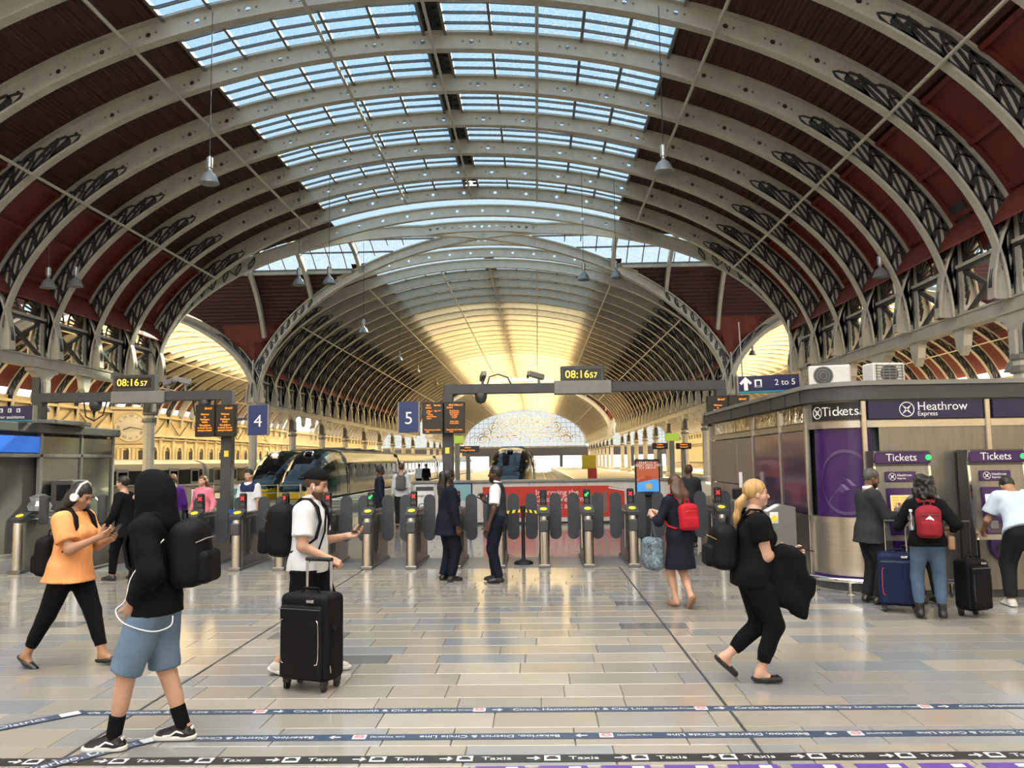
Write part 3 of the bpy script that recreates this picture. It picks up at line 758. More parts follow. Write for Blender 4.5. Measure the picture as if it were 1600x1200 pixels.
# ------------------------------------------------------------------ trains
M['green_paint'] = mat('dark_green_train_paint', (0.012, 0.030, 0.025), 0.12, var=0.05, spec=0.8)
M['train_glass'] = mat('train_window_glass', (0.010, 0.012, 0.013), 0.08, var=0, spec=0.45)
M['train_grey'] = mat('train_roof_grey', (0.30, 0.29, 0.27), 0.3, 0.3)
M['silver_train'] = mat('pale_train_paint', (0.45, 0.43, 0.39), 0.3, 0.3, var=0.05)
def lerp(a, b, t): return a+(b-a)*t
def train(name, label, x, y0, cars, windscreen_light, group):
    root = empty(name, (x, y0, 0)); tag(root, label, 'train', group)
    ZR, ZB, W = 2.62, -0.85, 1.36
    def ring(s):
        """cross-section s metres behind the tip"""
        f = min(1.0, s/5.2); g = f**0.62; wd = W*(0.42+0.58*min(1, (s/4.2))**0.55)
        top = lerp(0.45, ZR, math.sin(PI/2*min(1, s/5.2))**0.92); bot = ZB
        pts = []
        for k in range(25):
            a = -0.35+ (PI+0.7)*k/24; c, n_ = math.cos(a), math.sin(a)
            px_ = wd*math.copysign(abs(c)**0.55, c); h = (top-0.2)
            pz = 0.2 + (h*abs(n_)**0.75 if n_ > 0 else -abs(n_)**0.7*1.35*abs(n_)**0)
            if n_ <= 0: pz = 0.2 + (bot-0.2)*min(1, abs(n_)/math.sin(0.35))
            pts.append((px_, s, pz))
        return pts
    S = [0, 0.12, 0.35, 0.7, 1.1, 1.6, 2.1, 2.7, 3.3, 4.0, 4.7, 5.4, 6.5]
    rings = [ring(s) for s in S]
    parts = {'nose': MB(), 'windscreen': MB(), 'yellow_panel': MB()}
    for i in range(len(S)-1):
        for k in range(24):
            q = [rings[i][k], rings[i][k+1], rings[i+1][k+1], rings[i+1][k]]
            zm = sum(p[2] for p in q)/4
            nm = 'nose'
            if 3 <= i <= 7 and 6 <= k <= 17 and zm > 1.0: nm = 'windscreen'
            if i <= 3 and zm < 0.42 : nm = 'yellow_panel'
            parts[nm].add(q, [(0,1,2,3)])
    parts['yellow_panel'].add(rings[0], [tuple(range(25))])
    parts['nose'].build('nose', M['green_paint'], root, smooth=True)
    parts['windscreen'].build('windscreen', M['train_glass'], root, smooth=True)
    parts['yellow_panel'].build('yellow_panel', M['yellow'], root, smooth=40)
    # headlight high above the windscreen, markers, wiper, front skirt
    hl = MB().tube([(-0.22, 3.15, 2.22), (-0.20, 3.3, 2.42), (0, 3.36, 2.47), (0.20, 3.3, 2.42), (0.22, 3.15, 2.22)], 0.045, 6)
    hl.build('headlight_surround', M['chrome'], root, smooth=True)
    MB().rbox((0, 3.22, 2.33), (0.34, 0.16, 0.14), 0.04).build('headlight', windscreen_light, root)
    for s in (-1, 1):
        MB().lathe([(0, -0.05), (0.07, -0.03), (0.07, 0.03), (0, 0.05)], (s*0.95, 2.9, 1.75), 8, 'y').build('marker_lamp', M['yellow_pad'], root)
        MB().rbox((s*0.62, 0.30, 0.62), (0.34, 0.2, 0.16), 0.05).build('tail_lamp', M['train_glass'], root)
    MB().tube([(0.1, 0.9, 1.02), (0.35, 1.15, 1.35), (0.75, 1.3, 1.25)], 0.025, 5).build('wiper', M['black'], root)
    # carriages
    L = 24.0
    def car(yy0, yy1):
        prof = [(-W, -0.75), (-W-0.02, 0.5), (-W, 1.35), (-W+0.10, 2.05), (-W+0.38, 2.42), (-0.5, 2.58), (0, 2.62), (0.5, 2.58), (W-0.38, 2.42), (W-0.10, 2.05), (W, 1.35), (W+0.02, 0.5), (W, -0.75)]
        b = MB().prism(prof, yy0, yy1).build('carriage_body', M['green_paint'], root, smooth=30)
        MB().prism([(p[0]*1.004, p[1]+0.012) for p in prof[4:9]], yy0+.02, yy1-.02).build('roof_panel', M['train_grey'], b)
        for s in (-1, 1):
            for y in np.arange(yy0+2.2, yy1-2.2, 2.05):
                MB().rbox((s*(W-0.015), y+0.75, 1.33), (0.05, 1.65, 0.82), 0.02).build('window', M['train_glass'], b)
            for y in (yy0+0.9, yy1-0.9):
                d = MB().rbox((s*(W+0.005), y, 0.75), (0.05, 0.95, 2.2), 0.02).build('door', M['green_paint'], b)
                MB().rbox((s*(W+0.035), y, 1.3), (0.02, 0.35, 0.75), 0.008).build('door_window', M['train_glass'], d)
    y = 6.5
    first = True
    for c in range(cars):
        y1 = y + (L-6.5 if first else L); car(y, y1)
        if c < cars-1: MB().rbox((0, y1+0.3, 0.85), (2.4, 0.6, 3.2), 0.1).build('gangway', M['black'], root)
        y = y1+0.6; first = False
    for c in range(3):                                   # roof gear
        MB().rbox((0, 10+c*4.5, 2.68), (1.4, 2.6, 0.14), 0.05).build('roof_equipment', M['irongrey'], root)
    return root
M['headlamp_on'] = mat('lit_headlamp', (0.9, 0.8, 0.6), 0.3, var=0, emit=(1.0, 0.78, 0.5), estr=3.0)
train('intercity_train', 'dark green pointed-nose train at the far left platform, headlight glowing', -15.6, 46, 3, M['headlamp_on'], 'green express trains')
train('intercity_train', 'dark green pointed-nose train with yellow lower front behind the man in cap', -12.2, 41, 4, M['train_glass'], 'green express trains')
train('intercity_train', 'dark green train seen head-on in the middle under the far arch', -1.62, 46.5, 3, M['train_glass'], 'green express trains')
# commuter train beneath the wall clock
ct = tag(empty('commuter_train', (-23.9, 40, 0)), 'pale grey commuter train below the wall clock on the left', 'train')
for c in range(3):
    y0 = c*16.6
    prof = [(-1.3, -0.8), (-1.35, 0.4), (-1.3, 1.5), (-1.15, 1.9), (-0.6, 2.12), (0, 2.18), (0.6, 2.12), (1.15, 1.9), (1.3, 1.5), (1.35, 0.4), (1.3, -0.8)]
    b = MB().prism(prof, y0, y0+16).build('carriage_body', M['silver_train'], ct, smooth=30)
    MB().rbox((1.32, y0+8, 1.05), (0.05, 15.4, 0.95), 0.02).build('window_band', mat('tinted_band', (0.05, 0.05, 0.04), 0.08, var=0, spec=0.8), b)
    for k in range(5):
        d = MB().rbox((1.36, y0+1.6+k*3.2, 0.7), (0.04, 1.3, 1.9), 0.02).build('door', M['silver_train'], b)
        MB().rbox((1.385, y0+1.6+k*3.2, 1.1), (0.02, 0.95, 0.7), 0.008).build('door_window', M['train_glass'], d)

# ------------------------------------------------------------------ wall clock
ck = tag(empty('wall_clock', (-36.6, 74, 5.3)), 'large cream roman-numeral clock on the far left facade', 'clock')
ck.rotation_euler = (0, 0, R(25))
MB().rbox((0, 0.9, 0), (3.0, 1.8, 3.1), 0.08).box((0, 0.9, -1.75), (3.4, 2.1, 0.25)).box((0, 0.9, 1.7), (3.4, 2.1, 0.25)).build('case', M['stone_trim'], ck)
for rz, loc in ((0, (0, -0.02, 0)), (PI/2, (1.52, 0.9, 0))):
    f = MB().lathe([(0, -0.04), (1.25, -0.04), (1.25, 0.03), (0, 0.03)], (0, 0, 0), 32, 'y').build('dial', M['white_paint'], ck, loc, (0,0,rz))
    MB().tube([(1.3*math.cos(t), -0.03, 1.3*math.sin(t)) for t in ts(0, 2*PI, 32)], 0.07, 6).build('bezel', M['stone'], f)
    nums = ['XII', 'I', 'II', 'III', 'IIII', 'V', 'VI', 'VII', 'VIII', 'IX', 'X', 'XI']
    for k, nme in enumerate(nums):
        a = PI/2-k*PI/6; text('numeral', nme, 0.32, (1.0*math.cos(a), -0.05, 1.0*math.sin(a)), (PI/2, -(a-PI/2), 0), M['iron'], f)
    for ang, l, w_ in ((PI/2-2*PI*(8.28/12), 0.68, 0.09), (PI/2-2*PI*(17/60), 1.0, 0.06)):
        MB().strip([(0, -0.07, 0), (l*math.cos(ang), -0.07, l*math.sin(ang))], 0.02, w_, (0,1,0)).build('hand', M['iron'], f)

# ------------------------------------------------------------------ pendant lamps
lamp0 = None
lamp_sh = MB().lathe([(0.0, 0.30), (0.06, 0.30), (0.07, 0.26), (0.15, 0.20), (0.215, 0.10), (0.25, -0.02), (0.28, -0.06), (0.27, -0.075), (0.235, -0.02), (0.0, 0.05)], n=20).mesh('shade', mat('lamp_shade_grey', (0.33, 0.35, 0.37), 0.35, 0.4, var=0.03), True)
lamp_gear = MB().lathe([(0.05, 0.28), (0.05, 0.36), (0.09, 0.37), (0.09, 0.66), (0.05, 0.68), (0.02, 0.72)], n=14).mesh('gear_housing', mat('lamp_housing', (0.42, 0.44, 0.45), 0.35, 0.5, var=0), 40)
lamp_bulb = MB().lathe([(0.0, -0.03), (0.10, -0.01), (0.12, 0.03), (0.0, 0.05)], n=12).mesh('bulb', mat('lamp_glass', (0.7, 0.62, 0.5), 0.2, var=0), True)
lamps = [(327,283,22,'hanging on a long cable over the man in the hood',.0),(1037,265,22,'upper right, over the central arch',.0),(75,447,29,'pair at the far left, left one',0),(118,445,30,'pair at the far left, right one',0),
 (467,443,35,'pair left of the crossing, left one',0),(514,441,35,'pair left of the crossing, right one',0),(912,435,36,'pair right of the crossing, left one',0),(963,432,36,'pair right of the crossing, right one',0),
 (1376,430,29,'pair before the right-hand girder, left one',0),(1427,425,29,'pair before the right-hand girder, right one',0),(568,518,46,'fourth of the row running down the left of the nave',0),(624,562,66,'fifth of the row running down the left of the nave',0),
 (653,581,84,'sixth of the row running down the left of the nave',0),(682,600,110,'smallest of the row running down the left of the nave',0),(1266,504,40,'at the foot of the right-hand ribs',0),(1176,553,58,'above the blue platform sign',0),(1585,577,24,'in the right side span at the picture edge',0)]
for px, py, Y, where, _ in lamps:
    p = at(px, py, Y); r = empty('pendant_lamp', p)
    tag(r, 'grey bell-shaped pendant lamp, '+where, 'lamp', 'pendant lamps under the roof')
    link('shade', lamp_sh, r); link('gear_housing', lamp_gear, r); link('bulb', lamp_bulb, r)
    if XC-AN < p.x < XC+AN: zt_ = ZF+RN*math.sqrt(max(0, 1-((p.x-XC)/AN)**2))
    else: zt_ = ZF+RA*math.sqrt(max(0, 1-((p.x-XR)/AA)**2))
    MB().cyl((0, 0, 0.7), (0, 0, max(0.8, zt_-p.z)), 0.012, n=5).build('cable', M['iron'], r)

# ------------------------------------------------------------------ gantries, boards, signs
def beam_thing(name, label, x0, x1, posts, Y, z, cat='gantry'):
    r = tag(empty(name, ((x0+x1)/2, Y, 0)), label, cat); c = (x0+x1)/2
    MB().rbox((0, 0, z), (x1-x0, 0.24, 0.22), 0.01).build('beam', M['gantry'], r)
    for xp in posts:
        zb_ = 2.77 if xp < -11 else 0.0
        MB().rbox((xp-c, 0, (z+zb_)/2-0.05), (0.24, 0.24, z-zb_-0.1), 0.01).build('post', M['gantry'], r)
    return r, c
YG = 19.0
gL = (at(53, 620, YG), at(365, 620, YG)); zL = (gL[0].z+gL[1].z)/2
g1, c1 = beam_thing('gantry', 'grey steel gantry beam carrying the clock at left', gL[0].x, gL[1].x, (at(62, 640, YG).x, at(357, 640, YG).x), YG, zL)
MB().rbox((at(220, 620, YG).x-c1, -0.02, zL-0.02), (1.25, 0.30, 0.28), 0.01).build('sleeve', M['irongrey'], g1)
MB().rbox((at(357, 700, YG).x-c1, -0.13, 2.05), (0.1, 0.02, 0.14), 0.004).build('notice_label', M['yellow_pad'], g1)
gR = (at(694, 607, YG), at(1132, 604, YG)); zR = (gR[0].z+gR[1].z)/2
g2, c2 = beam_thing('gantry', 'grey steel gantry beam carrying the clock over the middle gates', gR[0].x, gR[1].x, (at(700, 640, YG).x, at(1126, 640, YG).x), YG, zR)
MB().rbox((at(910, 606, YG).x-c2, -0.02, zR), (1.3, 0.32, 0.30), 0.01).build('sleeve', M['irongrey'], g2)
MB().rbox((at(700, 700, YG).x-c2, -0.13, 2.05), (0.1, 0.02, 0.14), 0.004).build('notice_label', M['yellow_pad'], g2)
for g, cx, pts in ((g1, c1, (150, 320)), (g2, c2, (765,))):
    for px in pts:
        x = at(px, 620, YG).x-cx; z = zL if g is g1 else zR
        MB().tube([(x-0.28, 0, z-0.1), (x-0.2, -0.05, z-0.45), (x, -0.05, z-0.55), (x+0.2, -0.05, z-0.42), (x+0.26, 0, z-0.1)] if g is g1 else [(x-0.05, 0, z+0.1), (x, 0, z+0.28), (x+0.2, 0, z+0.34), (x+0.42, 0, z+0.26), (x+0.5, 0, z+0.1)], 0.018, 6).build('cable_loop', M['black'], g)
        MB().lathe([(0, -0.24), (0.10, -0.2), (0.14, -0.1), (0.14, 0.0), (0, 0)], (x+(0 if g is g1 else -0.2), 0, z-0.1), 12).build('dome_camera', M['iron'], g, smooth=True)

def cctv(px, py, Y, label, rz, zb):
    p = at(px, py, Y); r = tag(empty('security_camera', (p.x, Y, zb), rz), label, 'camera')
    h = p.z-zb
    MB().cyl((0, 0, 0), (0, 0, h), 0.03, n=8).build('mount', M['irongrey'], r)
    b = MB().rbox((0, -0.08, h+0.05), (0.12, 0.42, 0.13), 0.02, (R(-12), 0, 0)).build('housing', M['irongrey'], r)
    MB().cyl((0, -0.30, h+0.01), (0, -0.285, h+0.012), 0.045, n=10).build('lens', M['black'], b)
cctv(754, 592, YG, 'small security camera standing on the middle gantry, above its cable loop', R(10), zR+0.1)
cctv(842, 590, YG, 'tilted security camera on the middle gantry beside the clock', R(-60), zR+0.1)
cctv(263, 600, YG, 'security camera on the left gantry, right of the clock', R(70), zL+0.1)
cctv(290, 598, YG, 'security camera near the right end of the left gantry', R(-70), zL+0.1)

def digital_clock(px0, px1, py0, py1, Y, label):
    a, b = at(px0, py1, Y), at(px1, py0, Y); w, h = b.x-a.x, b.z-a.z
    r = tag(empty('digital_clock', ((a.x+b.x)/2, Y, a.z)), label, 'clock')
    MB().rbox((0, 0, h/2), (w, 0.24, h), 0.015).build('case', M['gantry'], r)
    MB().box((0, -0.122, h/2), (w*0.86, 0.01, h*0.66)).build('face', M['screen'], r)
    text('digits', '08:16', h*0.62, (-w*0.40, -0.13, h/2), (PI/2, 0, 0), M['led_y'], r, 'LEFT', sx=1.02)
    text('seconds', '57', h*0.44, (w*0.165, -0.13, h*0.44), (PI/2, 0, 0), M['led_y'], r, 'LEFT', sx=1.02)
    for s in (-1, 1): MB().box((s*w*0.47, 0.05, -0.04), (0.05, 0.08, 0.16)).build('bracket', M['gantry'], r)
    return r
digital_clock(180, 245, 586, 612, YG-0.05, 'digital clock reading 08:16:57 on the left gantry')
digital_clock(876, 943, 572, 600, YG-0.05, 'digital clock reading 08:16:57 on the middle gantry')

def departure_board(px0, px1, py0, py1, Y, label, left, right, mount):
    a, b = at(px0, py1, Y), at(px1, py0, Y); w, h = b.x-a.x, b.z-a.z
    r = tag(empty('departure_board', ((a.x+b.x)/2, Y, a.z)), label, 'board')
    for s, rows_ in ((-1, left), (1, right)):
        p = MB().rbox((s*w*0.25, 0, h/2), (w*0.485, 0.16, h), 0.012).build('panel', M['screen'], r)
        for (fx, fz, sz, tx) in rows_:
            text('led_text', tx, sz*h, (s*w*0.25 + fx*w*0.24, -0.085, h*fz), (PI/2, 0, 0), M['led'], p, 'CENTER', sx=0.8)
    MB().box((mount, 0.1, h*0.5), (abs(mount)*0.4+0.2, 0.06, 0.08)).build('bracket', M['gantry'], r)
    return r
plain = [(0.35, .88, .085, '08:16:57'), (0, .70, .08, 'Welcome'), (0, .62, .08, 'to'), (0, .54, .08, 'Paddington'), (0, .46, .08, 'Station'), (0, .36, .08, 'This platform'), (0, .28, .08, 'is closed. Do not'), (0, .20, .08, 'attempt to board')]
busy_l = [(-.4, .90, .075, '08:23'), (.45, .90, .075, 'Boarding'), (-.4, .82, .075, 'Oxford'), (-.3, .72, .06, 'Calling at'), (.5, .72, .06, 'Page 1 of 1'), (-.4, .66, .06, 'Slough'), (-.2, .60, .06, 'Reading'), (-.1, .54, .06, 'Didcot Parkway'), (-.35, .48, .06, 'Oxford'), (0, .12, .065, 'Please have your tickets'), (-.5, .06, .065, 'ready')]
busy_r = [(-.3, .90, .08, '08:23'), (.4, .90, .08, 'Platform 5'), (-.45, .82, .08, 'Oxford')] + [(0, .72-.055*i, .06, t) for i, t in enumerate(['First Class is at', 'the front of this', 'train. Bicycles', 'in coaches', 'A to D'])] + [(0, .38, .065, 'Doors close'), (0, .32, .065, '2 mins before'), (0, .12, .065, 'Please have your tickets'), (-.3, .06, .065, 'ready')]
departure_board(306, 370, 632, 683, YG-0.25, 'black departure board with orange text next to the platform 4 sign', plain, plain, 0.2)
departure_board(660, 727, 628, 678, YG-0.25, 'black departure board listing a train, beside the platform 5 sign', busy_l, busy_r, 0.1)
departure_board(1105, 1170, 618, 668, YG-0.1, 'black departure board half hidden by the ticket kiosk roof', plain, plain, 0.2)

def flat_sign(name, label, px0, px1, py0, py1, Y, m, depth=0.08):
    a, b = at(px0, py1, Y), at(px1, py0, Y); w, h = b.x-a.x, b.z-a.z
    r = tag(empty(name, ((a.x+b.x)/2, Y, a.z)), label, 'sign')
    MB().rbox((0, 0, h/2), (w, depth, h), 0.006).build('panel', m, r)
    for s in (-1, 1): MB().box((s*(w/2), 0, h/2), (0.025, depth+0.02, h+0.02)).build('edge_trim', M['steel_dull'], r)
    return r, w, h
for n_, q in (('4', (388, 420, 633, 680)), ('5', (623, 655, 628, 676))):
    s_, w, h = flat_sign('platform_sign', 'blue platform sign with a white four' if n_ == '4' else 'blue platform sign with a white five left of the middle departure board', *q, YG-0.25, M['blue_sign'])
    text('number', n_, h*0.58, (0, -0.046, h*0.45), (PI/2, 0, 0), M['white'], s_)
    MB().box((-0.42 if n_ == '4' else 0.30, 0.12 if n_ == '4' else 0, h*0.55), (0.44 if n_ == '4' else 0.22, 0.30 if n_ == '4' else 0.06, 0.05)).build('bracket', M['iron'], s_)
s_, w, h = flat_sign('direction_sign', 'long navy hanging sign reading 2 to 5 with arrow and train symbol', 1152, 1248, 586, 614, 13.6, M['navy_sign'], 0.12)
s_.rotation_euler = (0, R(-1.6), 0)
MB().box((0, -0.002, h*0.05), (w*0.99, 0.122, h*0.1)).build('teal_band', M['teal'], s_)
text('lettering', '2 to 5', h*0.50, (w*0.26, -0.065, h*0.55), (PI/2, 0, 0), M['white'], s_)
MB().prism([(-.03,-.1),(.03,-.1),(.03,.03),(.07,-.01),(.1,.02),(0,.12),(-.1,.02),(-.07,-.01),(-.03,.03)], -0.005, 0.005).build('arrow', M['white'], s_, (-w*0.37, -0.064, h*0.52))
ic = MB().rbox((-w*0.17, -0.062, h*0.54), (h*0.42, 0.012, h*0.46), 0.02).build('train_symbol', M['white'], s_)
MB().rbox((-w*0.17, -0.07, h*0.56), (h*0.24, 0.008, h*0.26), 0.02).box((-w*0.17, -0.07, h*0.38), (h*0.30, 0.008, 0.012)).build('pictogram', M['navy_sign'], ic)
for s in (-1, 1): MB().cyl((s*w*0.4, 0, h), (s*w*0.4, 0, h+0.9), 0.012, n=6).build('hanger', M['irongrey'], s_)
s_, w, h = flat_sign('assistance_sign', 'navy customer assistance sign with white symbols at the left edge', -75, 55, 634, 660, 17.6, M['navy_sign'], 0.12)
MB().box((0, -0.002, h*0.04), (w*0.99, 0.122, h*0.08)).build('teal_band', M['teal'], s_)
text('lettering', 'Customer assistance', h*0.30, (w*0.17, -0.065, h*0.27), (PI/2, 0, 0), M['white'], s_, sx=1.0)
for k in range(4): 
    i_ = MB().rbox((w*(0.42-0.105*k)-0.18, -0.062, h*0.70), (h*0.24, 0.012, h*0.26), 0.01).build('symbol', M['white'], s_)
    MB().lathe([(0, -.006), (h*.05, -.006), (h*.05, .006), (0, .006)], (w*(0.42-0.105*k)-0.18, -0.07, h*0.74), 8, 'y').box((w*(0.42-0.105*k)-0.18, -0.07, h*0.65), (h*0.1, 0.008, h*0.06)).build('pictogram', M['navy_sign'], i_)
# far platform signs
def far_board(px, py, w, h, Y, label, m, tx=None, tm=None, cat='sign'):
    p = at(px, py, Y); r = tag(empty('platform_display' if cat == 'board' else 'platform_sign', (p.x, Y, p.z)), label, cat)
    MB().rbox((0, 0, 0), (w, 0.12, h), 0.01).build('panel', m, r)
    if tx: 
        for k, t in enumerate(tx): text('led_text', t, h*0.30, (0, -0.07, h*(0.25-0.4*k)), (PI/2,0,0), tm, r)
    MB().cyl((0, 0.1, h/2), (0, 0.1, -p.z), 0.09, n=8).build('post', M['irongrey'], r)
M['lime'] = mat('lime_sign', (0.35, 0.5, 0.05), 0.4, var=0.03, emit=(0.4, 0.55, 0.05), estr=0.25)
far_board(714, 687, 0.45, 0.28, 30, 'small lime green hanging sign behind the middle departure board', M['lime'])
far_board(731, 702, 1.0, 0.28, 36, 'small orange display above the platform beyond the middle gantry post', M['screen'], ['Oxford', 'Calling at Reading'], M['led'], 'board')
far_board(1050, 683, 0.5, 0.28, 30, 'small lime green sign on the right-hand platform', M['lime'])
far_board(1031, 697, 0.55, 0.22, 30, 'small orange display right of the red hoarding, left of a pair', M['screen'], ['London', 'Heathrow'], M['led'], 'board')
far_board(1068, 697, 0.55, 0.22, 30.4, 'small orange display near the kiosk, right of a pair', M['screen'], ['Heathrow', 'Terminal 5'], M['led'], 'board')
far_board(920, 722, 1.0, 1.0, 60, 'yellow information stand on the right-hand platform', M['yellow'])
far_board(926, 745, 0.6, 1.2, 58, 'red and white notice below the yellow information stand', M['hoard_red'])
# road bridge beyond the end screen
bg_ = tag(empty('road_bridge', (XC, Y_END+10, 0)), 'dark road bridge crossing beyond the far end screen', 'bridge')
MB().box((0, 0, 4.2), (90, 3, 2.4)).build('deck', mat('bridge_brown', (0.05, 0.04, 0.035), 0.7), bg_)
for k in range(-4, 5): MB().box((k*9.5, 0, 1.5), (0.8, 2.5, 3.2)).build('pier', M['iron'], bg_)
# ------------------------------------------------------------------ ticket gates
M['gate_blue'] = mat('gate_head_grey', (0.05, 0.055, 0.065), 0.35)
def paddle_outline(s):
    """tall rounded slab with an arm towards the cabinet; s = side"""
    cx, hw, z0, z1 = 0.215, 0.105, 0.40, 1.22
    out = []
    for a in ts(0, PI, 8): out.append((cx+hw*math.cos(a), z1-hw+hw*math.sin(a)))
    out += [(cx-hw, 0.88), (0.03, 0.84), (0.03, 0.62), (cx-hw+0.01, 0.55)]
    for a in ts(PI, 2*PI, 8): out.append((cx+hw*math.cos(a), z0+hw+hw*math.sin(a)))
    return [(s*x, z) for x, z in out]
pad_me = {s: MB().prism(paddle_outline(s), -0.012, 0.012).mesh('paddle', M['paddle']) for s in (-1, 1)}
post_me = MB().lathe([(0.085, 0), (0.085, 0.84), (0.08, 0.86)], n=20).mesh('post', M['steel'], 40)
cab_me = MB().rbox((0, 0.80, 0.46), (0.15, 1.45, 0.90), 0.02).box((0, 0.80, 0.93), (0.12, 1.3, 0.06)).mesh('cabinet', M['steel_dull'])
slot_me = MB().rbox((0, 0.28, 0.52), (0.17, 0.22, 0.55), 0.01).mesh('side_panel', M['iron'])
trim_me = MB().tube([(0.088, 0.42, 0.85), (0.088, 0.42, 0.28), (0.088, 0.52, 0.22)], 0.012, 6).tube([(-0.088, 0.42, 0.85), (-0.088, 0.42, 0.28)], 0.012, 6).mesh('trim_rail', M['chrome'])
slit_me = MB().rbox((0, -0.05, 0.70), (0.165, 0.12, 0.20), 0.02).mesh('ticket_slot', M['iron'])
head_me = MB().add([(-.085,-.09,.86),(.085,-.09,.86),(.085,.20,.86),(-.085,.20,.86),(-.10,-.11,.92),(.10,-.11,.92),(.10,.20,1.03),(-.10,.20,1.03)], [(0,1,2,3),(4,5,6,7),(0,1,5,4),(1,2,6,5),(2,3,7,6),(3,0,4,7)]).mesh('reader_head', M['gate_blue'])
pad_y = MB().lathe([(0, 0), (0.062, 0), (0.062, 0.012), (0, 0.012)], n=20).mesh('yellow_reader', M['yellow_pad'])
disp_me = MB().rbox((0, 0.30, 1.13), (0.115, 0.10, 0.34), 0.02).mesh('display_unit', M['black'])
disp2_me = MB().box((0, 0.246, 1.10), (0.08, 0.006, 0.05)).box((0, 0.246, 1.03), (0.09, 0.006, 0.03)).mesh('display_label', M['gate_blue'])
base_me = MB().rbox((0, 0.75, 0.03), (0.2, 1.7, 0.06), 0.01).mesh('foot_plate', M['steel_dull'])
cross_me = MB().box((0,0,0), (0.012, 0.006, 0.07), (0, PI/4, 0)).box((0,0,0), (0.012, 0.006, 0.07), (0, -PI/4, 0))
def cross(m): return MB().box((0,0,0), (0.016, 0.006, 0.085), (0, PI/4, 0)).box((0,0,0), (0.016, 0.006, 0.085), (0, -PI/4, 0)).mesh('cross_symbol', m)
cr_me = cross(M['led_r'])
ar_me = MB().prism([(-.035,-.035),(.01,-.035),(-.003,-.022),(.037,.018),(.018,.037),(-.022,-.003),(-.035,.01)], -0.004, 0.004).mesh('arrow_symbol', M['led_g'])
gate_x = [0.09+0.75*k for k in range(-8, 5)]
states = ['r','r','r','r','g','r','r','r','-','g','r','r','r']
names_ = ['behind the hooded man, first of the row', 'between the hooded man and the man in cap, second of the row', 'hidden behind the black backpack of the man in cap', 'behind the arm of the man in cap',
          'left of the staff pair, second from the dark uniformed woman', 'next to the left side of the dark uniformed woman', 'between the two uniformed staff', 'behind the uniformed man in waistcoat',
          'with a blank dark display, right of the belt barrier', 'with a bright green arrow before the red hoarding', 'with a red cross below the poster screen', 'hidden behind the woman in the dark dress', 'with a red cross between the two women with backpacks']
for x, st, nm in zip(gate_x, states, names_):
    g = tag(empty('ticket_gate', (x, 14.25, 0)), 'steel ticket gate '+nm, 'gate', 'row of ticket gates')
    link('post', post_me, g); link('cabinet', cab_me, g); link('side_panel', slot_me, g); link('trim_rail', trim_me, g); link('foot_plate', base_me, g)
    link('ticket_slot', slit_me, g); h = link('reader_head', head_me, g); link('yellow_reader', pad_y, h, (0, 0.02, 0.972), (R(19.5), 0, 0))
    d = link('display_unit', disp_me, g); link('display_label', disp2_me, d)
    if st == 'r': link('cross_symbol', cr_me, d, (0, 0.246, 1.21))
    if st == 'g': link('arrow_symbol', ar_me, d, (0, 0.246, 1.21))
    for s in (-1, 1): link('paddle', pad_me[s], g, (0, 0.75, 0))
# wide accessible gates at the left
wg_lab = ['at the left picture edge', 'left of the woman in orange', 'behind the woman in orange']
M['gate_glass'] = glass_mat('gate_glass', (0.70, 0.82, 0.78), 0.08, 0.15)
for i, x in enumerate((-8.9, -7.85, -6.72)):
    g = tag(empty('wide_gate', (x, 14.15, 0)), 'wide accessible ticket gate cabinet '+wg_lab[i], 'gate', 'wide accessible gates')
    link('post', post_me, g); link('cabinet', cab_me, g); link('foot_plate', base_me, g); h = link('reader_head', head_me, g); link('yellow_reader', pad_y, h, (0, 0.02, 0.972), (R(19.5), 0, 0))
    d = MB().rbox((0.18, 0.42, 1.05), (0.14, 0.12, 0.5), 0.02).build('display_unit', M['iron'], g)
    if i == 0: continue
    for s in (-1,):
        out = [(0.08,0.42),(0.5,0.42),(0.56,0.48),(0.56,1.18),(0.5,1.24),(0.10,1.24),(0.04,1.18),(0.04,0.9),(0.02,0.7)]
        MB().prism([(s*a, b) for a, b in out], 0.70, 0.715).build('glass_paddle', M['gate_glass'], g)
        MB().tube([(s*a, 0.707, b) for a, b in out+[out[0]]], 0.02, 6).build('paddle_frame', M['chrome'], g)
        sg = MB().rbox((s*0.3, 0.68, 1.08), (0.20, 0.012, 0.15), 0.004).build('access_sign', M['blue_sign'], g)
        MB().lathe([(0, -.004), (.018, -.004), (.018, .004), (0, .004)], (s*0.3+0.045, 0.672, 1.12), 10, 'y').tube([(s*0.3+0.04, 0.672, 1.095), (s*0.3+0.04, 0.672, 1.06), (s*0.3+0.075, 0.672, 1.055)], 0.008, 5).tube([(s*0.3+.045+.03*math.cos(t), 0.672, 1.05+.03*math.sin(t)) for t in ts(0, 2*PI, 10)], 0.005, 4).lathe([(0, -.004), (.015, -.004), (.015, .004), (0, .004)], (s*0.3-0.05, 0.672, 1.12), 10, 'y').box((s*0.3-0.05, 0.672, 1.06), (0.03, 0.006, 0.08)).build('pictogram', M['white'], sg)
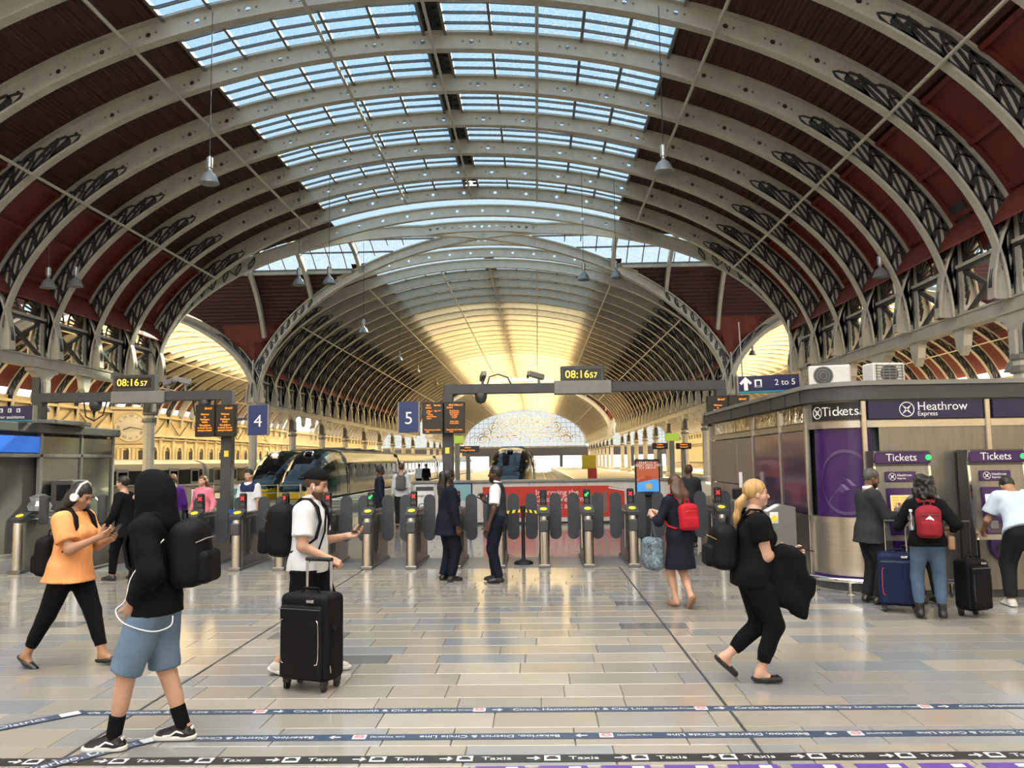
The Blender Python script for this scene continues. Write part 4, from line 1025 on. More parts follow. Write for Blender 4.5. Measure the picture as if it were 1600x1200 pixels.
# belt barrier
p = Vector((-0.27, 14.75, 0)); bb = tag(empty('belt_barrier', p), 'black belt barrier post with yellow and black tape before the gates', 'barrier')
MB().lathe([(0.17, 0), (0.17, 0.03), (0.15, 0.05), (0.03, 0.09)], n=24).build('base', M['black'], bb, smooth=40)
MB().cyl((0, 0, 0.06), (0, 0, 0.93), 0.032, n=14).build('post', M['black'], bb, smooth=40)
MB().lathe([(0.04, 0.90), (0.048, 0.92), (0.048, 1.0), (0.03, 1.02)], n=14).build('cap', M['black'], bb, smooth=40)
for s, L in ((-1, 0.42), (1, 0.34)):
    tp = MB(); st = MB(); n = 8
    for k in range(n):
        a, b = k/n, (k+1)/n; (tp if k % 2 else st).add([(s*(0.04+L*a), 0, 0.90-0.05*a), (s*(0.04+L*b), 0, 0.90-0.05*b), (s*(0.04+L*b)-0.02*s, 0, 0.955-0.05*b), (s*(0.04+L*a)-0.02*s, 0, 0.955-0.05*a), (s*(0.04+L*a), 0.004, 0.90-0.05*a), (s*(0.04+L*b), 0.004, 0.90-0.05*b), (s*(0.04+L*b)-0.02*s, 0.004, 0.955-0.05*b), (s*(0.04+L*a)-0.02*s, 0.004, 0.955-0.05*a)], [(0,1,2,3),(7,6,5,4),(0,1,5,4),(2,3,7,6),(0,3,7,4),(1,2,6,5)])
    t_ = tp.build('belt_tape', M['black'], bb); st.build('yellow_stripe', M['yellow_pad'], t_)

# ------------------------------------------------------------------ hoardings and posters behind the gates
YH = 24.0
def px_x(px, Y): return at(px, 740, Y).x
hx0, hx1 = px_x(645, YH), px_x(1102, YH)
hd = tag(empty('hoarding', ((hx0+hx1)/2, YH, 0)), 'long low hoarding with red banner about improving the railway', 'hoarding'); hc = (hx0+hx1)/2
MB().rbox((0, 0.1, 0.62), (hx1-hx0, 0.2, 1.14), 0.01).build('panel', M['white_paint'], hd)
MB().rbox((0, 0.1, 1.22), (hx1-hx0, 0.34, 0.07), 0.01).build('coping', M['train_grey'], hd)
MB().box((0, 0.08, 0.03), (hx1-hx0, 0.26, 0.06)).build('plinth', M['black'], hd)
rx0, rx1 = px_x(754, YH)-hc, px_x(975, YH)-hc
bn = MB().prism([(rx0, 0.18), (rx1, 0.18), (rx1, 0.95), (rx1-0.5, 1.06), (rx0, 1.06)], -0.012, 0.0).build('red_banner', M['hoard_red'], hd)
for k, t in enumerate(['Improving the', 'Great Western', 'network and', 'stations']): text('lettering', t, 0.22, (px_x(836, YH)-hc, -0.016, 0.88-0.19*k), (PI/2,0,0), M['white'], bn, 'LEFT', sx=1.0)
tw = MB()
for k in range(7):
    x = rx0+0.25+k*0.18 if k < 3 else rx1-1.7+k*0.22
    tw.prism([(x, 0.30), (x+0.09, 0.30), (x+0.09, 0.62+0.1*(k % 3)), (x+0.13, 0.74+0.08*(k % 3)), (x+0.06, 0.84+0.06*(k % 2)), (x-0.03, 0.74+0.08*(k % 3)), (x, 0.62+0.1*(k % 3))], -0.015, -0.012)
tw.build('banner_artwork', M['hoard_grey'], bn)
MB().prism([(rx1-0.45, 0.985), (rx1, 0.90), (rx1, 0.94), (rx1-0.45, 1.02)], -0.016, -0.012).build('banner_stripe', M['white'], bn)
for px in (700, 827, 916): MB().box((px_x(px, YH)-hc, -0.004, 0.62), (0.015, 0.012, 1.14)).build('panel_joint', M['irongrey'], hd)
lx0, lx1 = px_x(160, YH), px_x(312, YH)
h2 = tag(empty('hoarding', ((lx0+lx1)/2, YH, 0)), 'plain beige low hoarding behind the hooded man', 'hoarding')
MB().rbox((0, 0.1, 0.6), (lx1-lx0, 0.2, 1.2), 0.01).build('panel', mat('hoarding_beige', (0.30, 0.25, 0.18), 0.6), h2); MB().rbox((0, 0.1, 1.22), (lx1-lx0, 0.28, 0.05), 0.01).build('coping', M['train_grey'], h2)
def poster(px0, px1, py0, py1, Y, label, frame, col, bands, text_=None):
    a, b = at(px0, py1, Y), at(px1, py0, Y); w, h = b.x-a.x, b.z-a.z
    r = tag(empty('poster_stand', ((a.x+b.x)/2, Y, 0)), label, 'poster'); z = a.z
    MB().rbox((0, 0, z+h/2), (w, 0.06, h), 0.01).build('frame', frame, r)
    MB().box((0, -0.032, z+h/2), (w*0.88, 0.008, h*0.9)).build('sheet', col, r)
    for (fz, fh, m) in bands: MB().box((0, -0.038, z+h*fz), (w*0.86, 0.006, h*fh)).build('print', m, r)
    for s in (-1, 1): MB().box((s*w*0.4, 0.02, z/2), (0.05, 0.05, z)).build('leg', frame, r)
    if text_:
        for (fz, sz, t, m) in text_: text('lettering', t, sz*h, (0, -0.044, z+h*fz), (PI/2,0,0), m, r)
    return r
M['teal_print'] = mat('poster_teal', (0.03, 0.35, 0.30), 0.5, var=0.03); M['aqua'] = mat('poster_aqua', (0.25, 0.50, 0.55), 0.5, var=0.05)
poster(648, 680, 757, 803, 20.5, 'white poster with dark heading left of the uniformed woman', M['white_paint'], M['white'], [(0.86, 0.14, M['iron'])], [(0.62, 0.12, 'Change of plans', M['iron']), (0.25, 0.30, 'GO', M['iron'])])
poster(703, 738, 754, 806, 21.5, 'aqua poster in a navy frame behind the uniformed woman', M['navy_sign'], M['aqua'], [(0.3, 0.3, M['white_paint'])])
poster(352, 386, 757, 800, 20.5, 'white-framed teal poster behind the small child', M['white_paint'], M['white'], [(0.5, 0.7, M['teal_print'])], [(0.6, 0.14, 'Go green', M['white'])])
poster(298, 318, 762, 800, 19.5, 'dark-framed notice beside the woman in pink', M['black'], M['white_paint'], [])
# tall poster screen
a, b = at(993, 775, 19.0), at(1030, 717, 19.0); w, h = b.x-a.x, b.z-a.z
ps = tag(empty('poster_screen', ((a.x+b.x)/2, 19.0, 0)), 'tall black poster screen showing a cable car under red text', 'screen')
MB().rbox((0, 0, a.z+h/2), (w, 0.14, h), 0.02).build('case', M['black'], ps); MB().rbox((0, 0.02, a.z/2), (w*0.7, 0.10, a.z), 0.02).build('stand', M['black'], ps)
def lit(name, c, e): return mat(name, c, 0.3, var=0.0, emit=c, estr=e)
MB().box((0, -0.073, a.z+h*0.70), (w*0.88, 0.006, h*0.46)).build('image_top', lit('screen_red', (0.30, 0.07, 0.03), 0.5), ps)
MB().box((0, -0.073, a.z+h*0.30), (w*0.88, 0.006, h*0.36)).build('image_sky', lit('screen_blue', (0.05, 0.22, 0.50), 0.6), ps)
MB().prism([(-w*.44, a.z+h*.48), (w*.44, a.z+h*.48), (w*.44, a.z+h*.40), (w*.2, a.z+h*.52), (0, a.z+h*.43), (-w*.2, a.z+h*.56), (-w*.44, a.z+h*.36)], -0.08, -0.075).build('image_hill', lit('screen_hill', (0.35, 0.10, 0.05), 0.5), ps)
MB().rbox((0.02, -0.08, a.z+h*0.26), (w*0.26, 0.008, h*0.14), 0.01).box((0.02, -0.08, a.z+h*0.37), (0.01, 0.006, h*0.1)).build('cable_car', lit('screen_gold', (0.35, 0.25, 0.10), 0.5), ps)
for k, t in enumerate(['START IT A', 'GREAT VIEW AND', 'FLY ABOVE']): text('lettering', t, 0.075, (0, -0.08, a.z+h*(0.90-0.07*k)), (PI/2,0,0), M['white'], ps)
# platform-end railings before the trains
for (px0, px1, Y, lab) in ((400, 470, 28, 'silver platform-end railing before the green train'), (318, 352, 29, 'short silver railing behind the woman in pink')):
    xa, xb = px_x(px0, Y), px_x(px1, Y); r = tag(empty('railing', ((xa+xb)/2, Y, 0)), lab, 'railing'); L = xb-xa
    for z in (1.1, 0.85, 0.6, 0.35): MB().cyl((-L/2, 0, z), (L/2, 0, z), 0.025, n=8).build('rail', M['chrome'], r)
    for x in (-L/2, 0, L/2): MB().cyl((x, 0, 0), (x, 0, 1.12), 0.03, n=8).build('post', M['chrome'], r)
# red marker light at the railing
# ------------------------------------------------------------------ ticket kiosk at the right (rounded steel corner)
KX, KY, KR = 3.87, 11.3, 0.68
kc = (KX+KR, KY+KR)
ko = (KX, KY)
ks = tag(empty('ticket_kiosk', (KX, KY, 0)), 'brushed steel ticket kiosk with rounded purple corner at right', 'kiosk')
def outline(e, y_end=7.4, x_end=7.5, n=14):
    """plan outline (local to the kiosk corner) offset outwards by e: left flank, round corner, front"""
    pts = [(-e, y_end)]
    for i in range(n+1):
        a = PI + (PI/2)*i/n; pts.append((KR+(KR+e)*math.cos(a), KR+(KR+e)*math.sin(a)))
    pts.append((x_end, -e)); return pts
def band(name, e0, e1, z0, z1, m, parent=ks, smooth=40, sub=None):
    o, i = outline(e1), outline(e0)
    if sub: o, i = o[sub[0]:sub[1]], i[sub[0]:sub[1]]
    n = len(o); vs = [(x, y, z) for z in (z0, z1) for (x, y) in o] + [(x, y, z) for z in (z0, z1) for (x, y) in i]; fs = []
    for k in range(n-1):
        fs += [(k, k+1, n+k+1, n+k), (2*n+k+1, 2*n+k, 3*n+k, 3*n+k+1), (n+k, n+k+1, 3*n+k+1, 3*n+k), (k+1, k, 2*n+k, 2*n+k+1)]
    fs += [(0, n, 3*n, 2*n), (n-1, 2*n-1, 4*n-1, 3*n-1)]
    mb = MB(); mb.add(vs, fs); return mb.build(name, m, parent, smooth=smooth)
def core(e, z0, z1, name, m):
    o = outline(e)+[(7.5, 7.4)]
    return MB().prism(o, z0, z1, 'xy').build(name, m, ks)
core(-0.10, 0, 2.6, 'inner_walls', M['iron'])
band('plinth', -0.05, -0.02, 0.0, 0.12, M['iron'])
band('lower_panel', -0.08, 0.0, 0.12, 0.93, M['steel'], sub=(0, 16))
band('purple_skirt', 0.0, 0.006, 0.12, 0.20, M['purple'], sub=(1, 16))
band('ledge', -0.05, 0.05, 0.90, 0.98, M['steel'], sub=(0, 16))
band('corner_window', -0.05, -0.01, 0.98, 2.18, M['purple'], sub=(3, 15))
band('head_trim', -0.05, 0.03, 2.18, 2.27, M['steel'])
band('fascia_back', -0.08, -0.01, 2.27, 2.55, M['steel_dull'])
band('cornice', -0.08, 0.09, 2.55, 2.78, M['gantry'])
band('cornice_lip', 0.0, 0.12, 2.74, 2.80, M['irongrey'])
core(-0.02, 2.60, 2.74, 'roof', M['iron'])
MB().box((4.1, 0.02, 1.1), (6.8, 0.06, 2.2)).build('front_wall', M['steel_dull'], ks)
for x in (0.50, 2.13, 3.9, 5.6): MB().rbox((x, -0.02, 1.28), (0.07, 0.08, 2.52), 0.01).build('mullion', M['steel'], ks)
MB().box((1.35, -0.004, 1.86), (1.5, 0.01, 0.012)).box((1.1, -0.004, 2.02), (0.01, 0.01, 0.32)).build('panel_joint', M['iron'], ks)
# purple corner graphics: big ring and star blade, slightly lighter
def on_corner(a, z, e): return (KR+(KR+e)*math.cos(a), KR+(KR+e)*math.sin(a), z)
gr_ = MB(); pts = []
for t in ts(0, 2*PI, 36):
    a = PI+PI/4+0.16+0.52*math.cos(t); z = 1.45+0.40*math.sin(t)
    if PI+0.22 < a < 1.5*PI-0.12: pts.append((a, z))
seg = []
def bandstrip(mb, L, w=0.03):
    vs = []; 
    for a, z in L: vs += [on_corner(a, z-w, 0.0), on_corner(a, z+w, 0.0)]
    mb.add(vs, [(2*i, 2*i+1, 2*i+3, 2*i+2) for i in range(len(L)-1)])
half = [(PI+PI/4+0.16+0.52*math.cos(t), 1.45+0.42*math.sin(t)) for t in ts(0.9, 2*PI-0.9, 30)]
half = [(a, z) for a, z in half if PI+0.22 < a < 1.5*PI-0.1]
bandstrip(gr_, half, 0.022)
gr_.add([on_corner(a, z, 0.0) for a, z in ((PI+0.50, 1.66), (PI+0.95, 1.50), (1.5*PI-0.12, 1.40), (PI+1.05, 1.40))], [(0,1,2,3)])
gr_.add([on_corner(a, z, 0.0) for a, z in ((PI+0.50, 1.14), (PI+0.95, 1.34), (1.5*PI-0.12, 1.42), (PI+0.85, 1.42))], [(0,1,2,3)])
gr_.build('corner_graphic', M['purple_light'], ks)
band('corner_sign', -0.01, 0.012, 2.29, 2.53, M['black'], sub=(3, 15))
for i, ch in enumerate('Tickets'):
    a = PI+0.60+i*0.102; x, y, z = on_corner(a, 2.405, 0.015)
    text('letter', ch, 0.18, (x, y, z), (PI/2, 0, a+PI/2), M['white'], ks)
def logo(parent, loc, r, rz, m=M['white']):
    mb = MB(); mb.tube([(r*math.cos(t), 0, r*math.sin(t)) for t in ts(0, 2*PI, 24)], r*0.07, 5)
    for a in (PI/4, 3*PI/4, 5*PI/4, 7*PI/4):
        c, s = math.cos(a), math.sin(a); mb.prism([(r*.95*c, r*.95*s), (r*.16*math.cos(a+PI/2), r*.16*math.sin(a+PI/2)), (r*.16*math.cos(a-PI/2), r*.16*math.sin(a-PI/2))], -0.004, 0.004)
    return mb.build('logo', m, parent, loc, (0, 0, rz))
x, y, z = on_corner(PI+0.40, 2.40, 0.015); logo(ks, (x, y, z), 0.08, PI+0.40+PI/2-PI*0+0)
# left flank: strip windows, steel panels, purple glass
fl = [0.75, 1.45, 2.25, 3.55, 5.0, 6.9]
M['mirror_strip'] = mat('wavy_mirror_strip', (0.55, 0.52, 0.45), 0.06, 1.0, var=0, bump=0.6, bscale=5)
for k in range(5):
    MB().rbox((0.0, (fl[k]+fl[k+1])/2, 2.41), (0.03, fl[k+1]-fl[k]-0.06, 0.24), 0.005).build('strip_window', M['mirror_strip'], ks)
M['purple_glass'] = mat('purple_glass', (0.09, 0.05, 0.10), 0.12, 0.4, var=0.15, scale=1.0, spec=0.9)
for y0, y1 in ((0.78, 1.95), (2.05, 3.6)):
    MB().rbox((-0.01, (y0+y1)/2, 1.58), (0.04, y1-y0, 1.18), 0.006).build('flank_window', M['purple_glass'], ks)
for y0 in (0.72, 2.0, 3.66, 7.3): MB().rbox((-0.02, y0, 1.25), (0.07, 0.07, 2.5), 0.008).build('mullion', M['steel'], ks)
for y0, y1 in ((3.7, 4.9), (4.92, 6.1), (6.12, 7.28)):
    for z0, z1 in ((0.14, 1.28), (1.30, 2.16)): MB().rbox((-0.01, (y0+y1)/2, (z0+z1)/2), (0.04, y1-y0, z1-z0), 0.006).build('flank_panel', mat('taupe_panel', (0.25, 0.21, 0.16), 0.4, 0.3, var=0.05), ks)
for y0 in (0.75, 1.45, 2.25, 3.55, 5.0): MB().rbox((-0.10, y0, 2.66), (0.02, 0.04, 0.22), 0.004).build('cornice_joint', M['iron'], ks)
# signs on the front
for x0, x1, full in ((0.56, 2.07, True), (2.2, 3.83, False)):
    p_ = MB().rbox(((x0+x1)/2, -0.03, 2.41), (x1-x0, 0.05, 0.25), 0.006).build('fascia_sign', M['navy_sign'], ks)
    cx = (x0+x1)/2-0.25
    logo(p_, (cx, -0.062, 2.41), 0.095, 0)
    text('lettering', 'Heathrow', 0.16, (cx+0.14, -0.058, 2.445), (PI/2,0,0), M['white'], p_, 'LEFT')
    text('lettering', 'Express', 0.085, (cx+0.14, -0.058, 2.35), (PI/2,0,0), M['white'], p_, 'LEFT')
# guard rail at the foot
rl = tag(empty('guard_rail', (KX, KY, 0)), 'low chrome guard rail curving round the kiosk foot', 'railing')
o = outline(0.22)[3:-1]+[(0.80-0.36, -0.22)]; MB().tube([(x, y, 0.17) for x, y in o], 0.032, 8).build('rail', M['chrome'], rl, smooth=True)
MB().tube([(1.24, -0.22, 0.17), (1.64, -0.22, 0.17)], 0.032, 8).cyl((1.44, -0.22, 0), (1.44, -0.22, 0.15), 0.025, n=8).build('rail', M['chrome'], rl)
for k in (2, 7, 12): x, y = o[k]; MB().cyl((x, y, 0), (x, y, 0.15), 0.025, n=8).lathe([(0.06, 0), (0.06, 0.012), (0, 0.012)], (x, y, 0), 10).build('foot', M['chrome'], rl)
# ticket machines
def machine(x0, x1, label, amber):
    w = x1-x0; r = tag(empty('ticket_machine', ((x0+x1)/2, KY-0.02, 0)), label, 'ticket machine', 'ticket machines')
    prof = [(-0.03, 0.10), (-0.42, 0.10), (-0.42, 0.72), (-0.36, 1.0), (-0.30, 1.66), (-0.34, 1.86), (-0.03, 1.86)]
    MB().prism([(p[0], p[1]) for p in prof], -w/2, w/2, 'yz').build('body', M['steel_dull'], r)
    MB().box((0, -0.22, 0.05), (w*0.9, 0.36, 0.1)).build('plinth', M['iron'], r)
    def face(y): return y
    hb = MB().rbox((0, -0.335, 1.765), (w+0.01, 0.05, 0.14), 0.01).build('header', M['purple'], r)
    text('lettering', 'Tickets', 0.135, (-0.02, -0.364, 1.77), (PI/2,0,0), M['white'], hb)
    MB().lathe([(0, -0.02), (0.035, -0.015), (0.035, 0.02), (0, 0.02)], (w*0.46, -0.36, 1.77), 12, 'y').build('status_light', M['led_g'], r)
    tilt = math.atan2(0.06, 0.66)
    def panel(nm, z, h, ww, m, par, d=0.03, xo=0.0, ex=0.0):
        y = -0.36+(z-1.0)/0.66*0.06 if z > 1.0 else -0.42+(z-0.72)/0.28*0.06 if z > 0.72 else -0.42
        return MB().rbox((0, 0, 0), (ww, d, h), 0.006).build(nm, m, par, (xo, y-0.012-ex, z), ((-tilt if z > 1.0 else -0.2 if z > 0.72 else 0), 0, 0))
    lp = panel('logo_panel', 1.525, 0.13, w*0.56, M['purple'], r, xo=-w*0.04)
    logo(lp, (-w*0.16, -0.02, 0), 0.045, 0); text('lettering', 'Heathrow', 0.045, (-w*0.07, -0.018, 0.018), (PI/2,0,0), M['white'], lp, 'LEFT'); text('lettering', 'Express', 0.035, (-w*0.07, -0.018, -0.022), (PI/2,0,0), M['white'], lp, 'LEFT')
    panel('console', 1.17, 0.42, w*0.56, M['purple'], r, 0.03, -w*0.04)
    sc = panel('screen', 1.19, 0.20, w*0.46, mat('ticket_screen_'+('amber' if amber else 'white'), (0.3, 0.25, 0.2), 0.2, var=0, emit=((1.0, 0.42, 0.08) if amber else (0.95, 0.92, 0.85)), estr=0.9), r, 0.03, -w*0.04, 0.01)
    if amber:
        bt = MB()
        for i in range(3):
            for j in range(5): bt.box((-0.1+i*0.1, -0.018, -0.07+j*0.035), (0.085, 0.006, 0.022))
        bt.build('screen_buttons', mat('screen_key', (0.25, 0.1, 0.02), 0.3, var=0, emit=(0.9, 0.55, 0.2), estr=0.5), sc)
    cp = panel('payment_console', 0.90, 0.22, w*0.56, M['purple'], r, 0.03, -w*0.04)
    for s in (-1, 1): MB().rbox((s*w*0.13, -0.02, 0), (w*0.15, 0.02, 0.11), 0.015).build('keypad' if s < 0 else 'card_slot', M['irongrey'], cp)
    tr_ = MB().prism([(w*0.26*math.cos(t), 0.66+0.34*math.sin(t)*0.62) for t in ts(PI, 2*PI, 14)]+[(w*0.26, 0.72), (-w*0.26, 0.72)], -0.47, -0.41).build('tray', M['purple'], r, (-w*0.04, 0, 0))
    MB().rbox((0, -0.475, 0.64), (w*0.34, 0.02, 0.06), 0.01).build('tray_slot', M['black'], tr_)
    for s in (-1, 1): MB().strip([(s*w*0.5, p[0]-0.006, p[1]) for p in prof[1:6]], 0.03, 0.02, (1,0,0)).build('edge_trim', M['chrome'], r)
machine(4.36, 5.06, 'purple and steel ticket machine with amber screen before the suited man', True)
machine(5.56, 6.26, 'purple and steel ticket machine with white screen before the bending man', False)
# air conditioners on the kiosk roof
def aircon(px0, px1, py0, py1, Y, rz, label, grid):
    a, b = at(px0, py1, Y), at(px1, py0, Y); w, h = b.x-a.x, b.z-a.z
    r = tag(empty('air_conditioner', ((a.x+b.x)/2, Y, 2.80), rz), label, 'air conditioner')
    h = max(0.3, b.z-2.84)
    MB().rbox((0, 0, 0.04+h/2), (w, 0.32, h), 0.02).build('casing', M['white_paint'], r)
    for s in (-1, 1): MB().box((s*w*0.35, 0, 0.02), (0.05, 0.34, 0.04)).build('foot', M['iron'], r)
    g = MB()
    if grid:
        for k in range(7): g.box((0, -0.165, 0.04+h*(0.1+0.13*k)), (w*0.86, 0.01, 0.014))
        for k in range(5): g.box((w*(-0.4+0.2*k), -0.165, 0.04+h/2), (0.012, 0.01, h*0.84))
    else:
        for rr in (0.05, 0.09, 0.13): g.tube([(-w*0.15+rr*math.cos(t), -0.165, 0.04+h/2+rr*math.sin(t)) for t in ts(0, 2*PI, 18)], 0.006, 4)
    g.build('fan_grille', M['irongrey'], r)
    MB().lathe([(0, -.004), (0.14, -.004), (0.14, .002), (0, .002)], (-w*0.15 if not grid else 0, -0.161, 0.04+h/2), 18, 'y').build('fan_opening', M['iron'], r)
aircon(1266, 1326, 572, 610, 12.5, R(-18), 'white outdoor air conditioner with round fan on the kiosk corner roof', False)
aircon(1355, 1406, 568, 604, 12.6, R(8), 'pale air conditioner with square grille on the kiosk roof', True)
ac = tag(empty('roof_router', (6.9, 11.7, 2.80)), 'small white box with green light on the kiosk roof', 'box'); MB().rbox((0, 0, 0.06), (0.22, 0.14, 0.1), 0.01).build('case', M['white_paint'], ac); MB().box((0.08, -0.072, 0.06), (0.012, 0.006, 0.012)).build('light', M['led_g'], ac)
# ticket reader pedestal before the kiosk flank, and grey post with black box
pd = tag(empty('reader_pedestal', (3.42, 12.35, 0)), 'grey sloping card reader pedestal beside the kiosk flank', 'pedestal')
MB().prism([(-0.16, 0), (0.28, 0), (0.28, 1.08), (0.10, 1.12), (-0.16, 0.98)], -0.14, 0.14, 'xz').build('body', mat('pedestal_grey', (0.22, 0.21, 0.20), 0.4, 0.3), pd)
MB().box((-0.03, 0, 1.062), (0.2, 0.2, 0.012), (0, R(-28), 0)).build('reader_plate', M['white'], pd); MB().rbox((-0.03, -0.142, 0.93), (0.12, 0.01, 0.16), 0.004).build('instruction_label', M['white'], pd); MB().lathe([(0, -.004), (.045, -.004), (.045, .002), (0, .002)], (-0.03, -0.15, 0.92), 14, 'y').build('yellow_disc', M['yellow_pad'], pd)
hp = tag(empty('help_post', (3.62, 15.2, 0)), 'grey post with black box and white label on the kiosk flank', 'post')
MB().rbox((0, 0, 0.52), (0.26, 0.24, 1.04), 0.01).build('body', mat('post_grey', (0.2, 0.2, 0.19), 0.4), hp); MB().rbox((0, 0, 1.15), (0.22, 0.2, 0.2), 0.02).build('black_box', M['black'], hp); MB().rbox((0.03, -0.02, 1.40), (0.06, 0.02, 0.28), 0.004).build('white_label', M['white'], hp)

# ------------------------------------------------------------------ assistance kiosk at the left
LKX = -11.1
lk = tag(empty('assistance_kiosk', (LKX, 15.5, 0)), 'grey glazed assistance kiosk with blue fascia at the left edge', 'kiosk')
MB().box((-2.2, 3.0, 1.3), (4.2, 5.8, 2.6)).build('inner_walls', mat('kiosk_interior', (0.10, 0.095, 0.085), 0.6), lk)
MB().rbox((-2.1, 3.0, 2.66), (4.5, 6.2, 0.2), 0.02).build('roof', M['gantry'], lk)
cells = [(0.0, 1.1, 'door'), (1.2, 2.7, 'blue'), (2.8, 4.35, 'panel'), (4.45, 5.85, 'glass')]
M['fascia_glass'] = mat('fascia_glass', (0.10, 0.12, 0.11), 0.06, 0.3, var=0.3, scale=0.8, spec=0.9)
for y0, y1, k in cells:
    yc_ = (y0+y1)/2; L = y1-y0
    if k in ('blue', 'door'): MB().rbox((0.03, yc_, 2.30), (0.06, L, 0.36), 0.006).build('blue_fascia', mat('lit_blue_fascia', (0.02, 0.14, 0.6), 0.3, var=0.02, emit=(0.03, 0.2, 0.9), estr=0.25), lk)
    else: MB().rbox((0.03, yc_, 2.30), (0.05, L, 0.40), 0.006).build('fascia_pane', M['fascia_glass'], lk)
    if k == 'panel': MB().rbox((0.02, yc_, 1.03), (0.05, L, 2.0), 0.006).build('grey_panel', M['steel_dull'], lk)
    elif k == 'glass': MB().rbox((0.02, yc_, 1.03), (0.04, L, 2.0), 0.006).build('glass_door', M['fascia_glass'], lk)
    else: MB().rbox((-0.2, yc_, 1.03), (0.04, L, 2.0), 0.006).build('dark_opening', M['black'], lk)
for y0 in (-0.05, 1.15, 2.75, 4.4, 5.9): MB().rbox((0.04, y0, 1.28), (0.09, 0.09, 2.56), 0.008).build('mullion', M['irongrey'], lk)
MB().rbox((0.04, 2.95, 2.06), (0.09, 5.9, 0.08), 0.008).build('transom', M['irongrey'], lk)
MB().rbox((-0.3, 3.6, 2.82), (1.2, 1.6, 0.10), 0.02).build('roof_duct', M['irongrey'], lk)
tm = tag(empty('ticket_collector', (-10.75, 18.9, 0)), 'grey self-service terminal against the left kiosk wall', 'terminal')
MB().rbox((0, 0, 0.75), (0.5, 0.6, 1.5), 0.02).build('body', mat('terminal_grey', (0.13, 0.125, 0.12), 0.4, 0.4), tm); MB().rbox((0.05, -0.305, 1.22), (0.32, 0.02, 0.36), 0.01).build('screen', M['train_glass'], tm); MB().rbox((0.05, -0.31, 0.92), (0.26, 0.02, 0.05), 0.006).build('label_strip', M['white'], tm)
bn_ = tag(empty('recycling_bin', (-10.45, 17.3, 0)), 'dark bin with clear rubbish bag under the left kiosk wall', 'bin')
MB().rbox((0, 0, 0.45), (0.42, 0.42, 0.9), 0.03).build('body', M['black'], bn_); MB().lathe([(0, -.01), (0.12, -.01), (0.12, .01), (0, .01)], (0, -0.215, 0.62), 16, 'y').build('ring', M['chrome'], bn_)
bag = MB().lathe([(0.0, 0.9), (0.2, 0.9), (0.24, 1.0), (0.17, 1.1), (0.20, 1.18), (0.08, 1.24), (0, 1.22)], n=9).build('rubbish_bag', glass_mat('clear_bag', (0.9, 0.9, 0.92), 0.5, 0.2), bn_)

# ------------------------------------------------------------------ wayfinding strips on the floor
M['strip_blue'] = mat('floor_strip_blue', (0.045, 0.07, 0.12), 0.35, var=0.1)
M['strip_black'] = mat('floor_strip_black', (0.03, 0.03, 0.032), 0.35, var=0.1)
M['strip_purple'] = mat('floor_strip_purple', (0.11, 0.06, 0.30), 0.35, var=0.1)
M['strip_white'] = mat('floor_strip_white', (0.62, 0.64, 0.66), 0.4, var=0.05)
M['roundel_red'] = mat('roundel_pink', (0.55, 0.22, 0.25), 0.4, var=0.03)
def arrow(mb, x, y, d, s):
    mb.box((x, y, 0.0045), (s*1.5, s*0.22, 0.002))
    for k in (-1, 1): mb.box((x+d*s*0.48, y+k*s*0.24, 0.0045), (s*0.85, s*0.2, 0.002), (0, 0, -d*k*0.75))
def strip(label, x0, x1, y, h, m, ang, unit, step, flip, off):
    r = tag(empty('floor_strip', (0, y, 0), ang), label, 'floor sign')
    MB().box(((x0+x1)/2, 0, 0.002), (x1-x0, h, 0.003)).build('tape', m, r)
    x = x0+off; rz = PI if flip else 0; d = -1 if flip else 1
    while x < x1-step*0.4:
        for (dx, sz, t) in unit['text']: text('lettering', t, sz, (x+d*dx if not flip else x-dx, 0, 0.0042), (0,0,rz), M['strip_white'], r, 'LEFT', 0.0004, unit.get('sx', 1.0))
        a = MB(); arrow(a, x+d*unit['arrow'], 0, d, h*0.42); a.build('arrow', M['strip_white'], r)
        ix = x+d*unit['icon']
        i_ = MB().box((ix, 0, 0.0045), (h*0.78, h*0.68, 0.002)).build('icon', M['strip_white'], r)
        if unit['kind'] == 'tube': MB().tube([(ix+h*.24*math.cos(t), h*.24*math.sin(t), 0.0055) for t in ts(0, 2*PI, 16)], h*0.05, 4).box((ix, 0, 0.0062), (h*0.6, h*0.12, 0.002)).build('roundel', M['roundel_red'], i_)
        else: MB().rbox((ix, -d*h*0.06, 0.0062), (h*0.56, h*0.24, 0.002), 0.0005).rbox((ix, d*h*0.14, 0.0062), (h*0.36, h*0.16, 0.002), 0.0005).build('taxi_symbol', m, i_)
        x += step
circ = dict(text=[(0, 0.068, 'Circle, Hammersmith & City Line'), (1.02, 0.042, '(via Kings Cross)')], icon=1.36, arrow=1.49, kind='tube', sx=1.06)
bak = dict(text=[(0, 0.068, 'Bakerloo, District & Circle Line'), (1.02, 0.042, '(via Victoria)')], icon=1.32, arrow=-0.14, kind='tube', sx=1.06)
tax = dict(text=[(0, 0.075, 'Taxis')], icon=-0.10, arrow=0.315, kind='taxi', sx=1.15)
strip('blue floor strip lettered Circle, Hammersmith and City Line, farthest of the strips', -3.46, 5.6, 6.22, 0.115, M['strip_blue'], 0.008, circ, 1.60, False, 0.05)
strip('blue floor strip with upside-down Bakerloo lettering, between two other strips', -2.6, 5.2, 5.64, 0.115, M['strip_blue'], 0.010, bak, 1.62, True, 1.1)
strip('black floor strip repeating Taxis with arrows, nearest to the camera', -4.2, 5.0, 5.23, 0.125, M['strip_black'], 0.010, tax, 0.53, False, 0.12)
pur = tag(empty('floor_strip', (0, 5.06, 0), 0.01), 'purple dashed floor strip at the bottom edge of the picture', 'floor sign')
